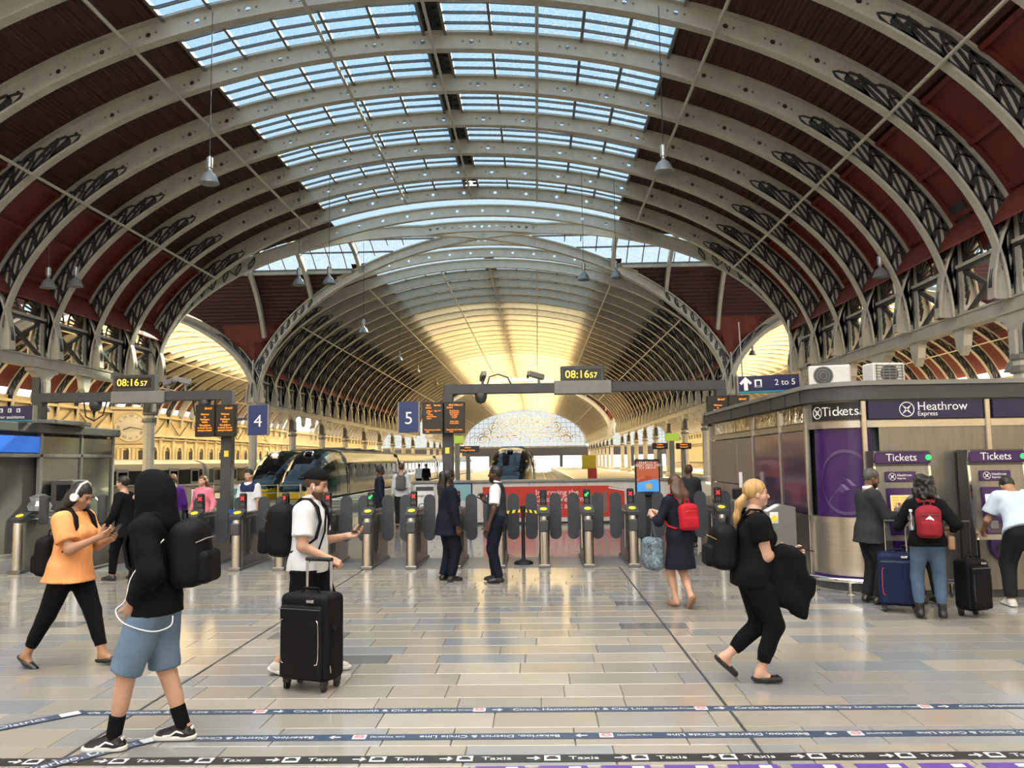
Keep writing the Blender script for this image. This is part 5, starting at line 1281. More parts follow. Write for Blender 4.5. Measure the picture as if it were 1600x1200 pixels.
for k in range(9): 
    d_ = MB().box((-0.25+k*0.37, 0, 0.002), (0.29, 0.09, 0.003)).build('dash', M['strip_purple'], pur)
    MB().box((-0.18+k*0.37, 0, 0.004), (0.07, 0.05, 0.002)).build('symbol', M['strip_white'], d_)
# blue strips turning off at the left
for (p0, p1, lab) in (((-3.36, 6.22), (-4.1, 5.5), 'short blue floor strip slanting away at the lower left picture edge'), ((-2.5, 5.66), (-3.15, 4.95), 'blue floor strip slanting towards the camera from the hooded man')):
    a = Vector((*p0, 0)); b = Vector((*p1, 0)); L = (b-a).length; an = math.atan2(b.y-a.y, b.x-a.x)
    r = tag(empty('floor_strip', (a.x, a.y, 0), an), lab, 'floor sign')
    MB().box((L/2, 0, 0.0075), (L, 0.115, 0.002)).build('tape', M['strip_blue'], r)
    text('lettering', 'Bakerloo, District', 0.10, (L*0.95, 0, 0.0092), (0,0,PI), M['strip_white'], r, 'LEFT', 0.0004, 1.0)
    i_ = MB().box((0.1, 0, 0.009), (0.13, 0.085, 0.002)).build('icon', M['strip_white'], r)
# ------------------------------------------------------------------ people: smooth solids from joints
def V3(*a): return np.array(a, dtype=np.float32)
def unit(v): v = np.asarray(v, float); return v/(np.linalg.norm(v)+1e-9)
def cone(a, b, ra, rb=None, k=0.03, cut=False, flat=None): return ('c', np.array(a, float), np.array(b, float), ra, ra if rb is None else rb, k, cut, flat)
def ell(c, r, axes=None, k=0.03): return ('e', np.array(c, float), np.array(r, float), axes, k)
def rbx(c, half, r, axes=None, k=0.02): return ('b', np.array(c, float), np.array(half, float), r, axes, k)
def dist(P, p):
    if p[0] == 'c':
        _, a, b, ra, rb, k, cut, flat = p
        ba = b-a; pa = P-a; L = float(ba@ba)+1e-9; t = np.clip(pa@ba/L, 0, 1)
        q = pa-t[:, None]*ba
        if flat is not None:
            n, f = flat; n = unit(n); c = q@n; q = q+np.outer(c*(1/f-1), n)
        d = np.sqrt((q*q).sum(1))-(ra+(rb-ra)*t)
        if flat is not None: d = d*min(1, flat[1]*1.2)
        if cut: d = np.maximum(d, (P-b)@(ba/math.sqrt(L)))
        return d, k
    if p[0] == 'e':
        _, c, r, ax, k = p; q = P-c
        if ax is not None: q = q@np.array(ax, float).T
        k0 = np.sqrt(((q/r)**2).sum(1)); k1 = np.sqrt(((q/(r*r))**2).sum(1))+1e-9
        return k0*(k0-1)/k1, k
    _, c, h, r, ax, k = p; q = P-c
    if ax is not None: q = q@np.array(ax, float).T
    q = np.abs(q)-(h-r); return np.sqrt((np.maximum(q, 0)**2).sum(1))+np.minimum(q.max(1), 0)-r, k
def field(P, prims):
    d = None
    for p in prims:
        di, k = dist(P, p)
        if d is None: d = di
        else:
            h = np.maximum(k-np.abs(d-di), 0)/k; d = np.minimum(d, di)-h*h*k*0.25
    return d
def bounds(prims, m):
    lo = np.full(3, 1e9); hi = -lo
    for p in prims:
        if p[0] == 'c': r = max(p[3], p[4]); pts = [p[1]-r, p[1]+r, p[2]-r, p[2]+r]
        else: r = float(np.max(p[2])) if p[0] == 'e' else float(np.linalg.norm(p[2])); pts = [p[1]-r, p[1]+r]
        for q in pts: lo = np.minimum(lo, q); hi = np.maximum(hi, q)
    return lo-m, hi+m
def nets(prims, h, clip=None, wrinkle=0.0, seed=0):
    """surface mesh (numpy surface nets) of the smooth union of prims, cut by clip(P)"""
    lo, hi = bounds(prims, 2*h); n = np.ceil((hi-lo)/h).astype(int)+1
    gx, gy, gz = [lo[i]+h*np.arange(n[i]) for i in range(3)]
    P = np.stack(np.meshgrid(gx, gy, gz, indexing='ij'), -1).reshape(-1, 3)
    F = field(P, prims)
    if wrinkle:
        r = np.random.default_rng(seed); w = 0
        for _ in range(7):
            kv = r.normal(size=3)*r.uniform(9, 26)*np.array([1, 1, 0.7]); w = w+np.sin(P@kv+r.uniform(0, 6.28)+1.2*np.sin(P@(kv[::-1]*0.4)))
        F = F+wrinkle*w/3.0
    if clip is not None: F = np.maximum(F, clip(P))
    F = F.reshape(n).astype(np.float32)
    S = F < 0
    cor = [(i, j, k) for i in (0, 1) for j in (0, 1) for k in (0, 1)]
    def sl(A, c): return A[c[0]:A.shape[0]-1+c[0], c[1]:A.shape[1]-1+c[1], c[2]:A.shape[2]-1+c[2]]
    cnt = sum(sl(S, c).astype(np.int8) for c in cor); act = (cnt > 0) & (cnt < 8)
    ids = np.argwhere(act)
    if len(ids) == 0: return [], []
    vals = {c: sl(F, c)[act] for c in cor}
    acc = np.zeros((len(ids), 3)); num = np.zeros(len(ids))
    for a in cor:
        for ax in range(3):
            if a[ax] == 0:
                b = list(a); b[ax] = 1; b = tuple(b); fa, fb = vals[a], vals[b]; cr = (fa < 0) != (fb < 0)
                t = np.where(cr, fa/(fa-fb+1e-12), 0); p = np.array(a, float)[None].repeat(len(ids), 0); p[:, ax] = t
                acc[cr] += p[cr]; num[cr] += 1
    v = lo+h*(ids+acc/num[:, None])
    idx = -np.ones(act.shape, int); idx[act] = np.arange(len(ids))
    quads = []
    for ax in range(3):
        s0 = [slice(None)]*3; s1 = [slice(None)]*3; s0[ax] = slice(0, -1); s1[ax] = slice(1, None)
        A, B = S[tuple(s0)], S[tuple(s1)]; e = np.argwhere(A != B); u, w_ = (ax+1) % 3, (ax+2) % 3
        e = e[(e[:, u] > 0) & (e[:, w_] > 0) & (e[:, u] < n[u]-1) & (e[:, w_] < n[w_]-1)]
        if len(e) == 0: continue
        def g(du, dw): q = e.copy(); q[:, u] += du; q[:, w_] += dw; return idx[q[:, 0], q[:, 1], q[:, 2]]
        q = np.stack([g(-1, -1), g(0, -1), g(0, 0), g(-1, 0)], 1); fl = ~A[e[:, 0], e[:, 1], e[:, 2]]
        q[fl] = q[fl][:, ::-1]; quads.append(q)
    Q = np.concatenate(quads); Q = Q[(Q >= 0).all(1)]
    return v, Q
def solid(name, pieces, m, parent):
    """pieces: list of (prims, voxel, clip, wrinkle) joined in one mesh"""
    vs = []; qs = []; off = 0
    for i, pc in enumerate(pieces):
        v, q = nets(pc[0], pc[1], pc[2] if len(pc) > 2 else None, pc[3] if len(pc) > 3 else 0.0, i+len(name))
        if len(v) == 0: continue
        vs.append(v); qs.append(q+off); off += len(v)
    if not vs: return None
    v = np.concatenate(vs); q = np.concatenate(qs)
    me = bpy.data.meshes.new(name); me.from_pydata(v.tolist(), [], q.tolist()); me.shade_smooth()
    me.materials.append(m); return link(name, me, parent)

def ik(a, t, l1, l2, pole):
    a = np.array(a, float); t = np.array(t, float); d = t-a; L = min(np.linalg.norm(d), (l1+l2)*0.998); u = unit(d)
    x = (l1*l1-l2*l2+L*L)/(2*L); hh = math.sqrt(max(0, l1*l1-x*x)); p = np.array(pole, float); p = unit(p-u*(p@u))
    return a+u*x+p*hh, a+u*L
FAB = {}
def fabric(name, col, rough=0.8, bump=0.15):
    if name not in FAB: FAB[name] = mat(name, col, rough, var=0.12, scale=9, bump=bump, bscale=140, spec=0.12)
    return FAB[name]
SKIN = {k: mat('skin_'+k, c, 0.5, var=0.06, scale=12, spec=0.35) for k, c in dict(fair=(0.56, 0.33, 0.24), light=(0.50, 0.29, 0.20), tan=(0.36, 0.19, 0.115), brown=(0.20, 0.095, 0.055), dark=(0.075, 0.035, 0.022)).items()}
HAIRM = {k: mat('hair_'+k, c, 0.45, var=0.35, scale=40, bump=0.5, bscale=120, stretch=(1, 1, 0.15)) for k, c in dict(black=(0.010, 0.008, 0.007), brown=(0.07, 0.035, 0.018), blonde=(0.42, 0.26, 0.10), grey=(0.06, 0.055, 0.05), auburn=(0.13, 0.05, 0.025)).items()}
BLK = fabric('black_cloth', (0.0055, 0.0055, 0.0065), 0.9); 

def hand(W, d, nrm, ts_, curl, s):
    """palm, four unequal fingers and a thumb; nrm = palm normal, ts_ = +1/-1 thumb side"""
    d = unit(d); nrm = unit(np.array(nrm, float)-d*(np.array(nrm, float)@d)); w = np.cross(d, nrm)*ts_
    P = [cone(W, W+d*0.03*s, 0.026*s, 0.027*s, 0.02)]
    P += [cone(W+d*0.02*s+w*o*s, W+d*0.085*s+w*o*1.25*s, 0.015*s, 0.0125*s, 0.012) for o in (-0.022, -0.007, 0.008, 0.022)]
    for i, (o, L) in enumerate(((0.029, 0.95), (0.010, 1.08), (-0.010, 1.0), (-0.028, 0.78))):
        p = W+d*0.086*s+w*o*s; ang = 0.12
        for j, l in enumerate((0.042, 0.027, 0.021)):
            ang += curl*(1.0+0.12*i)*(0.8 if j == 0 else 1.1); q = p+(d*math.cos(ang)+nrm*math.sin(ang)+w*0.04*(1.5-i))*l*L*s
            P.append(cone(p, q, (0.0095-0.0008*j)*s, (0.0088-0.0010*j)*s, 0.004)); p = q
    p = W+d*0.028*s+w*0.026*s; dr = unit(d*0.62+w*0.62+nrm*0.42)
    for j, l in enumerate((0.040, 0.032, 0.024)):
        q = p+dr*l*s; P.append(cone(p, q, (0.0125-0.0015*j)*s, (0.0115-0.0015*j)*s, 0.006)); p = q; dr = unit(dr+d*0.25*j-w*0.28*(j+1)*curl+nrm*0.2*curl)
    return P

def person(name, label, pos, rz, h, ankles, wrists, skin='light', lean=4, hip=None, hipy=0.0, head=(0, 0), wd=1.0, fat=0.0, fem=False,
           top=None, bottom=None, shoes=None, hair=None, vox=0.014, poles=None, feet=None, curl=(0.45, 0.45), palms=None, group=None, face=True, hand_dir=None):
    root = tag(empty(name, (pos[0], pos[1], 0), R(rz)), label, 'person', group)
    s = h/1.75; J = {}
    hipz = (hip if hip else 0.915)*s; H0 = np.array((0, hipy, hipz)); l = R(lean)
    u = np.array((0, math.sin(l), math.cos(l))); f = np.array((0, math.cos(l), -math.sin(l))); X = np.array((1., 0, 0))
    T = lambda x, y, z: H0+X*x*s+f*y*s+u*z*s
    poles = poles or {}; feet = feet or {}; palms = palms or {}; hand_dir = hand_dir or {}
    for sd, sg in (('R', 1), ('L', -1)):
        hj = H0+X*sg*0.088*s*wd; ank = np.array(ankles[sd], float)*np.array((s, 1, 1)); 
        kn, ak = ik(hj, ank, 0.43*s, 0.415*s, (0.15*sg, 1, 0.1)); J['hip'+sd] = hj; J['knee'+sd] = kn; J['ank'+sd] = ak
        sh = T(sg*0.168*wd, -0.01, 0.462); J['sh'+sd] = sh
        el, wr = ik(sh, np.array(wrists[sd], float), 0.285*s, 0.25*s, poles.get(sd, (0.5*sg, -0.8, -0.5))); J['el'+sd] = el; J['wr'+sd] = wr
    # head frame
    hp, hy = R(head[0]), R(head[1]); nb = T(0, -0.005, 0.565)
    fw = np.array((-math.sin(hy)*math.cos(hp), math.cos(hy)*math.cos(hp), -math.sin(hp))); fw = unit(fw+np.array((0, math.sin(l)*0, -math.sin(l)*0.4)))
    rt = unit(np.cross(fw, (0, 0, 1))); up = np.cross(rt, fw); hc = nb+(u*0.4+up*0.6)*0.135*s+fw*0.025*s
    HP = lambda x, y, z: hc+rt*x*s+fw*y*s+up*z*s
    AX = np.stack([rt, fw, up]); TX = np.stack([X, f, u])
    def torso(o, k=0.05):
        b = 0.012 if fem else 0.0
        P = [ell(T(0, 0, 0.34), V3((0.150*wd+fat*0.6+o)*s, (0.105+fat*0.8+o)*s, (0.19+o)*s), TX, k),
             cone(T(-0.13*wd, -0.01, 0.458), T(0.13*wd, -0.01, 0.458), (0.056+o)*s, None, k, False, None),
             cone(T(-0.15*wd, -0.012, 0.462), T(-0.02, -0.012, 0.54), (0.045+o)*s, (0.040+o*0.6)*s, k), cone(T(0.15*wd, -0.012, 0.462), T(0.02, -0.012, 0.54), (0.045+o)*s, (0.040+o*0.6)*s, k),
             ell(T(0, 0.005, 0.16), V3((0.125*wd+fat+o)*s, (0.098+fat*1.2+o)*s, (0.17+o)*s), TX, k),
             ell(T(0, -0.012, 0.03), V3((0.155*wd+fat+(0.012 if fem else 0)+o)*s, (0.115+fat+o)*s, (0.13+o)*s), TX, k),
             cone(T(0, -0.01, 0.48), nb, (0.062+o*0.4)*s, (0.052+o*0.3)*s, k)]
        if fem: P += [ell(T(sg*0.068*wd, 0.075+fat, 0.335), V3(*(np.array((0.06, 0.055, 0.06))+o)*s), TX, k) for sg in (-1, 1)]
        return P
    def legs(o, frac, o2=None, cut=True):
        P = []; o2 = o if o2 is None else o2
        for sd in 'RL':
            a, k_, n_ = J['hip'+sd], J['knee'+sd], J['ank'+sd]
            r0, r1, r2, r3 = (0.088+fat*0.7+o)*s, (0.060+fat*0.3+(o+o2)/2)*s, (0.057+fat*0.25+(o+o2)/2)*s, (0.039+o2)*s
            if frac <= 0.60: 
                t = frac/0.52; e = a+(k_-a)*t; P.append(cone(a, e, r0, r0+(r1-r0)*t+o*0.3*s, 0.05, cut))
            else:
                t = (frac-0.52)/0.48; e = k_+(n_-k_)*t; mid = k_+(n_-k_)*0.32+np.array((0, -0.012, 0))
                P.append(cone(a, k_, r0, r1, 0.05)); P.append(cone(k_, e, r2, r2+(r3-r2)*t, 0.03, cut))
                if o < 0.012: P.append(cone(k_+(n_-k_)*0.12+np.array((0, -0.012*s, 0)), k_+(n_-k_)*min(t, 0.55)+np.array((0, -0.012*s, 0)), 0.05*s+o, 0.042*s+o, 0.04))
        return P
    def arms(o, frac):
        P = []
        for sd in 'RL':
            a, e, w_ = J['sh'+sd], J['el'+sd], J['wr'+sd]
            if frac <= 0.5: t = frac/0.5; P.append(cone(a, a+(e-a)*t, (0.048+fat*0.4+o)*s, (0.043+fat*0.4+o*1.25)*s, 0.035, True))
            else:
                t = (frac-0.5)/0.5; P.append(cone(a, e, (0.048+fat*0.4+o)*s, (0.038+fat*0.3+o)*s, 0.035)); P.append(cone(e, e+(w_-e)*t, (0.038+fat*0.3+o)*s, (0.027+o*0.9)*s, 0.025, True))
        return P
    # ---- body: one continuous figure, finer at head and hands
    coarse = torso(-0.012)+legs(-0.004, 1.0, cut=False)+[p for p in arms(0.0, 1.0)]
    coarse = [tuple(list(p[:6])+[False]+list(p[7:])) if p[0] == 'c' else p for p in coarse]
    coarse += [cone(nb-u*0.06*s, hc-up*0.03*s, 0.052*s, 0.05*s, 0.03)]
    foots = []; shoe_parts = []
    for sd in 'RL':
        a = J['ank'+sd]; fp, fyaw = feet.get(sd, (0, 0)); fp = R(fp); sg = 1 if sd == 'R' else -1; yw = R(fyaw)-sg*0.10
        fd = np.array((-math.sin(yw)*math.cos(fp), math.cos(yw)*math.cos(fp), -math.sin(fp))); fu = np.array((math.sin(yw)*-math.sin(fp)*-1*0, math.sin(fp)*math.cos(yw), math.cos(fp)))
        fu = unit(fu-fd*(fu@fd)); fr_ = np.cross(fd, fu); foots.append((a, fd, fu, fr_, sd))
        FP = lambda x, y, z: a+fr_*x*s+fd*y*s+fu*z*s
        coarse += [cone(FP(0, -0.01, 0.0), FP(0, 0.10, -0.050), 0.036*s, 0.022*s, 0.03), cone(FP(0, -0.03, -0.045), FP(0, 0.13, -0.058), 0.028*s, 0.016*s, 0.03)]
    head_p = [ell(HP(0, -0.012, 0.025), V3(0.074*s, 0.094*s, 0.092*s), AX), ell(HP(0, 0.012, -0.045), V3(0.058*s, 0.070*s, 0.068*s), AX, 0.04), ell(HP(0, 0.045, -0.082), V3(0.034*s, 0.036*s, 0.030*s), AX, 0.03),
              cone(HP(0, 0.084, 0.008), HP(0, 0.103, -0.030), 0.009*s, 0.0135*s, 0.012), cone(HP(-0.012, 0.092, -0.034), HP(0.012, 0.092, -0.034), 0.009*s, None, 0.01),
              cone(HP(-0.035, 0.072, 0.022), HP(0.035, 0.072, 0.022), 0.011*s, None, 0.02), cone(HP(-0.016, 0.083, -0.060), HP(0.016, 0.083, -0.060), 0.0075*s, None, 0.008),
              cone(HP(-0.05, 0.045, -0.03), HP(0.05, 0.045, -0.03), 0.020*s, None, 0.03),
              ell(HP(-0.076, -0.008, -0.012), V3(0.010*s, 0.020*s, 0.030*s), AX, 0.008), ell(HP(0.076, -0.008, -0.012), V3(0.010*s, 0.020*s, 0.030*s), AX, 0.008),
              cone(nb-u*0.03*s, hc-up*0.04*s, 0.050*s, 0.050*s, 0.03)]
    pieces = [(coarse, vox), (head_p, min(0.008, vox*0.6) if vox < 0.02 else 0.014)]
    for sd, cu in zip('RL', curl):
        sg = 1 if sd == 'R' else -1; d = unit(J['wr'+sd]-J['el'+sd]); hd = hand_dir.get(sd, d)
        nm = palms.get(sd, (-sg, 0.25, 0)); ts__ = 1.0 if (np.cross(d, unit(nm))@np.array((0, 1, 0.3))) > 0 else -1.0
        Ph = hand(J['wr'+sd]+d*0.005, hd, nm, ts__, cu, s)+[cone(J['wr'+sd]-d*0.04, J['wr'+sd], 0.030*s, 0.026*s, 0.02)]
        pieces.append((Ph, 0.0052 if vox < 0.016 else (0.008 if vox < 0.02 else 0.013)))
    body = solid('body', pieces, SKIN[skin], root)
    if face and vox < 0.02:
        eye = MB()
        for sg in (-1, 1):
            c = HP(sg*0.031, 0.079, 0.003); eye.lathe([(0, -0.006), (0.008, -0.004), (0.010, 0), (0.008, 0.004), (0, 0.006)], tuple(c), 8)
        eye.build('eyes', M['black'], root, smooth=True)
        br = MB()
        for sg in (-1, 1): br.tube([tuple(HP(sg*0.016, 0.088, 0.022)), tuple(HP(sg*0.032, 0.086, 0.028)), tuple(HP(sg*0.050, 0.074, 0.022))], 0.0038, 5)
        br.build('eyebrows', HAIRM['black' if (hair and hair[1] not in ('blonde',)) else 'brown'], root)
        MB().tube([tuple(HP(-0.020, 0.0875, -0.0615)), tuple(HP(0, 0.0915, -0.0605)), tuple(HP(0.020, 0.0875, -0.0615))], 0.0028, 5).build('mouth', mat('lips', (0.28, 0.09, 0.08), 0.5, var=0), root)
    # ---- trousers / skirt
    if bottom:
        bm_ = bottom['m']; o = bottom.get('o', 0.012); wz = bottom.get('waist', 0.11 if not top or top.get('hem', -0.05) > -0.04 else top.get('hem', -0.05)+0.028)
        Pb = torso(o+0.002)[4:6]+legs(o, bottom.get('len', 0.97), bottom.get('o2'))
        solid(bottom.get('name', 'trousers'), [(Pb, vox, lambda P: np.maximum((P-T(0, 0, wz))@u, -1), bottom.get('wr', 0.0035))], bm_, root)
    # ---- shirt / jacket / dress
    if top:
        o = top.get('o', 0.014); hem = top.get('hem', -0.05); Pt = torso(o)
        if not top.get('skirt') and hem < 0.0: Pt.append(cone(T(0, 0, 0.14), T(0, -0.008, hem-0.02), (0.115*wd+fat+o)*s, (0.158*wd+fat+o+top.get('flare', 0.0))*s, 0.06, False, (f, 0.80)))
        if top.get('skirt'): Pt.append(cone(T(0, 0, 0.05), H0+np.array((0, 0.0, hem*s)), (0.15+fat)*s, (top['skirt'])*s, 0.05, False, (f, 0.78)))
        trk = list(Pt); armp = arms(o, 1.0); slv = top.get('sleeve', 0.3)
        if slv > 0: Pt += arms(o+top.get('so', 0.0), slv)
        hn = u if not top.get('skirt') else np.array((0, 0, 1.)); hz = T(0, 0, hem) if not top.get('skirt') else H0+np.array((0, 0, hem*s))
        neck = T(0, 0.03, top.get('neck', 0.555)); nn = unit(u*0.9+f*(-0.35))
        def clip(P):
            a = (hz-P)@hn
            if slv > 0.5 and not top.get('cutall') and min(J['wrR'][2], J['wrL'][2]) < hz[2]+0.03: a = np.where(field(P, trk) < field(P, armp), a, -1.0)
            return np.maximum(a, np.where(((P-nb)**2).sum(1) < (0.115*s)**2, (P-neck)@nn, -1.0))
        solid(top.get('name', 'shirt'), [(Pt, vox, clip, top.get('wr', 0.0035))], top['m'], root)
        if top.get('collar'):
            col_ = [cone(nb+u*0.005*s-f*0.01*s, nb+u*0.028*s+f*0.004*s, 0.066*s, 0.062*s, 0.01)]
            cn = HP(0, 0.06, -0.16)
            solid('collar', [(col_, 0.009, lambda P: np.maximum((P-(nb+u*0.035*s))@unit(u-0.25*f), (P-(nb+f*0.075*s))@f))], top['collar'], root)
    # ---- shoes
    if shoes:
        kind, sm, solem = shoes
        for a, fd, fu, fr_, sd in foots:
            FP = lambda x, y, z: a+fr_*x*s+fd*y*s+fu*z*s
            Fax = np.stack([fr_, fd, fu])
            if kind == 'flat':
                P = [cone(FP(0, -0.045, -0.045), FP(0, 0.05, -0.055), 0.034*s, 0.038*s, 0.02, False, (fu, 0.9)), cone(FP(0, 0.04, -0.050), FP(0, 0.150, -0.054), 0.042*s, 0.034*s, 0.03, False, (fu, 0.85))]
                cl = lambda P, FP=FP, fu=fu, fd=fd: np.maximum(((FP(0, 0, -0.078))-P)@fu, np.where((P-FP(0, 0, 0))@fd < 0.075*s, (P-FP(0, 0, -0.036))@fu, -1))
            elif kind == 'boot':
                P = [cone(FP(0, 0, 0.11), FP(0, -0.01, -0.03), 0.055*s, 0.046*s, 0.03), cone(FP(0, -0.03, -0.042), FP(0, 0.13, -0.048), 0.044*s, 0.042*s, 0.03)]
                cl = lambda P, FP=FP, fu=fu: np.maximum((FP(0, 0, -0.072)-P)@fu, (P-FP(0, 0, 0.10))@fu)
            else:
                P = [cone(FP(0, -0.005, 0.0), FP(0, -0.015, -0.04), 0.043*s, 0.043*s, 0.03), cone(FP(0, -0.035, -0.046), FP(0, 0.14, -0.055), 0.042*s, 0.040*s, 0.03, False, (fu, 0.8)), cone(FP(0, 0.02, -0.01), FP(0, 0.12, -0.05), 0.033*s, 0.030*s, 0.03)]
                cl = lambda P, FP=FP, fu=fu: np.maximum((FP(0, 0, -0.072)-P)@fu, (P-FP(0, 0, 0.012))@fu)
            sh_ = solid('shoe', [(P, 0.008 if vox < 0.02 else 0.014, cl)], sm, root)
            if solem is not None and sh_:
                so = [cone(FP(0, -0.04, -0.066), FP(0, 0.145, -0.066), 0.048*s, 0.050*s, 0.02)]
                solid('sole', [(so, 0.008 if vox < 0.02 else 0.014, lambda P, FP=FP, fu=fu: np.maximum((P-FP(0, 0, -0.050))@fu, (FP(0, 0, -0.080)-P)@fu))], solem, sh_)
    # ---- hair
    if hair:
        kind, cm = hair[0], HAIRM[hair[1]]
        cap = [ell(HP(0, -0.020, 0.032), V3(0.084*s, 0.102*s, 0.100*s), AX)]
        line = lambda P: np.maximum(np.minimum((P-HP(0, 0.045, 0))@fw, (HP(0, 0, 0.045)-P)@up), (HP(0, 0, -0.075)-P)@up)   # open at the face and below the nape
        pcs = [(cap, 0.008 if vox < 0.02 else 0.014, line, 0.002)]
        B = lambda x, y, z: nb+X*x*s+f*y*s+u*z*s
        if kind == 'long': pcs.append(([ell(HP(0, -0.035, 0.01), V3(0.084*s, 0.080*s, 0.098*s), AX), cone(HP(0.03, -0.065, -0.03), B(0.05, -0.085, -0.01), 0.050*s, 0.050*s, 0.05), cone(HP(-0.03, -0.065, -0.03), B(-0.05, -0.085, -0.01), 0.050*s, 0.050*s, 0.05), cone(B(0.045, -0.085, -0.01), B(0.05, -0.125, hair[2]), 0.05*s, 0.030*s, 0.05), cone(B(-0.045, -0.085, -0.01), B(-0.045, -0.125, hair[2]), 0.05*s, 0.030*s, 0.05), cone(HP(0.075, -0.02, -0.02), B(0.085, -0.06, 0.01), 0.022*s, 0.03*s, 0.04), cone(HP(-0.075, -0.02, -0.02), B(-0.085, -0.06, 0.01), 0.022*s, 0.03*s, 0.04)], 0.011 if vox < 0.02 else 0.018, None, 0.005))
        if kind == 'pony': pcs.append(([cone(HP(0, -0.10, -0.02), HP(0, -0.15, -0.08), 0.030*s, 0.034*s, 0.03), cone(HP(0, -0.15, -0.08), HP(0, -0.18, -0.20), 0.036*s, 0.030*s, 0.03), cone(HP(0, -0.18, -0.20), HP(0, -0.20, -0.29), 0.030*s, 0.010*s, 0.03)], 0.009 if vox < 0.02 else 0.014, None, 0.003))
        if kind == 'braids': pcs.append(([ell(HP(0, -0.11, 0.03), V3(0.055*s, 0.05*s, 0.055*s), AX), cone(HP(0.0, -0.12, 0.0), HP(-0.02, -0.15, -0.16), 0.045*s, 0.05*s, 0.04), cone(HP(-0.02, -0.15, -0.16), HP(-0.02, -0.15, -0.40), 0.05*s, 0.025*s, 0.04), cone(HP(0.03, -0.12, -0.05), HP(0.05, -0.12, -0.3), 0.03*s, 0.02*s, 0.04)], 0.012, None, 0.006))
        if kind == 'curly':
            r = np.random.default_rng(5); blobs = [ell(HP(0, -0.03, 0.03), V3(0.105*s, 0.115*s, 0.11*s), AX), ell(HP(0, -0.05, -0.08), V3(0.13*s, 0.10*s, 0.10*s), AX)]
            for _ in range(70):
                a_, b_ = r.uniform(0, 2*PI), r.uniform(-0.15, 0.11); rr = 0.10 if b_ > 0 else 0.12
                blobs.append(ell(HP(rr*math.cos(a_), -0.04+min(0.02, 0.11*math.sin(a_)), b_), V3(0.022*s, 0.022*s, 0.026*s), AX, 0.010))
            pcs.append((blobs, 0.010, None, 0.004))
        solid('hair', pcs, cm, root)
        if len(hair) > 3 or kind == 'beardshort': pass
    J.update(torso=torso, arms=arms, T=T, HP=HP, AX=AX, nb=nb, hc=hc, u=u, f=f, s=s, TX=TX, root=root)
    return J
def beard(J, m):
    HP, s = J['HP'], J['s']
    P = [ell(HP(0, 0.022, -0.066), V3(0.062*s, 0.070*s, 0.055*s), J['AX']), ell(HP(0, 0.055, -0.095), V3(0.036*s, 0.036*s, 0.032*s), J['AX'])]
    def cl(P_):
        lip = (HP(0, 0, -0.042)-P_)@J['AX'][2]; return np.maximum(np.maximum(-lip, -((P_-HP(0, -0.005, 0))@J['AX'][1])), (((P_-HP(0, 0.09, -0.058))**2).sum(1)**.5*-1+0.017))
    solid('beard', [(P, 0.008, cl, 0.002)], m, J['root'])
def cr(pts, n=5):
    """smooth curve through the points"""
    p = [np.array(q, float) for q in pts]; out = []
    for i in range(len(p)-1):
        a, b, c, d = p[max(i-1, 0)], p[i], p[i+1], p[min(i+2, len(p)-1)]
        for k in range(n):
            t = k/n; out.append(tuple(0.5*(2*b+(c-a)*t+(2*a-5*b+4*c-d)*t*t+(3*b-a-3*c+d)*t**3)))
    return out+[tuple(p[-1])]
def held(name, label, cat, J, build):
    """a thing carried by a person: top-level, in the person's own frame"""
    r = tag(empty(name, J['root'].location, J['root'].rotation_euler[2]), label, cat); build(r); return r
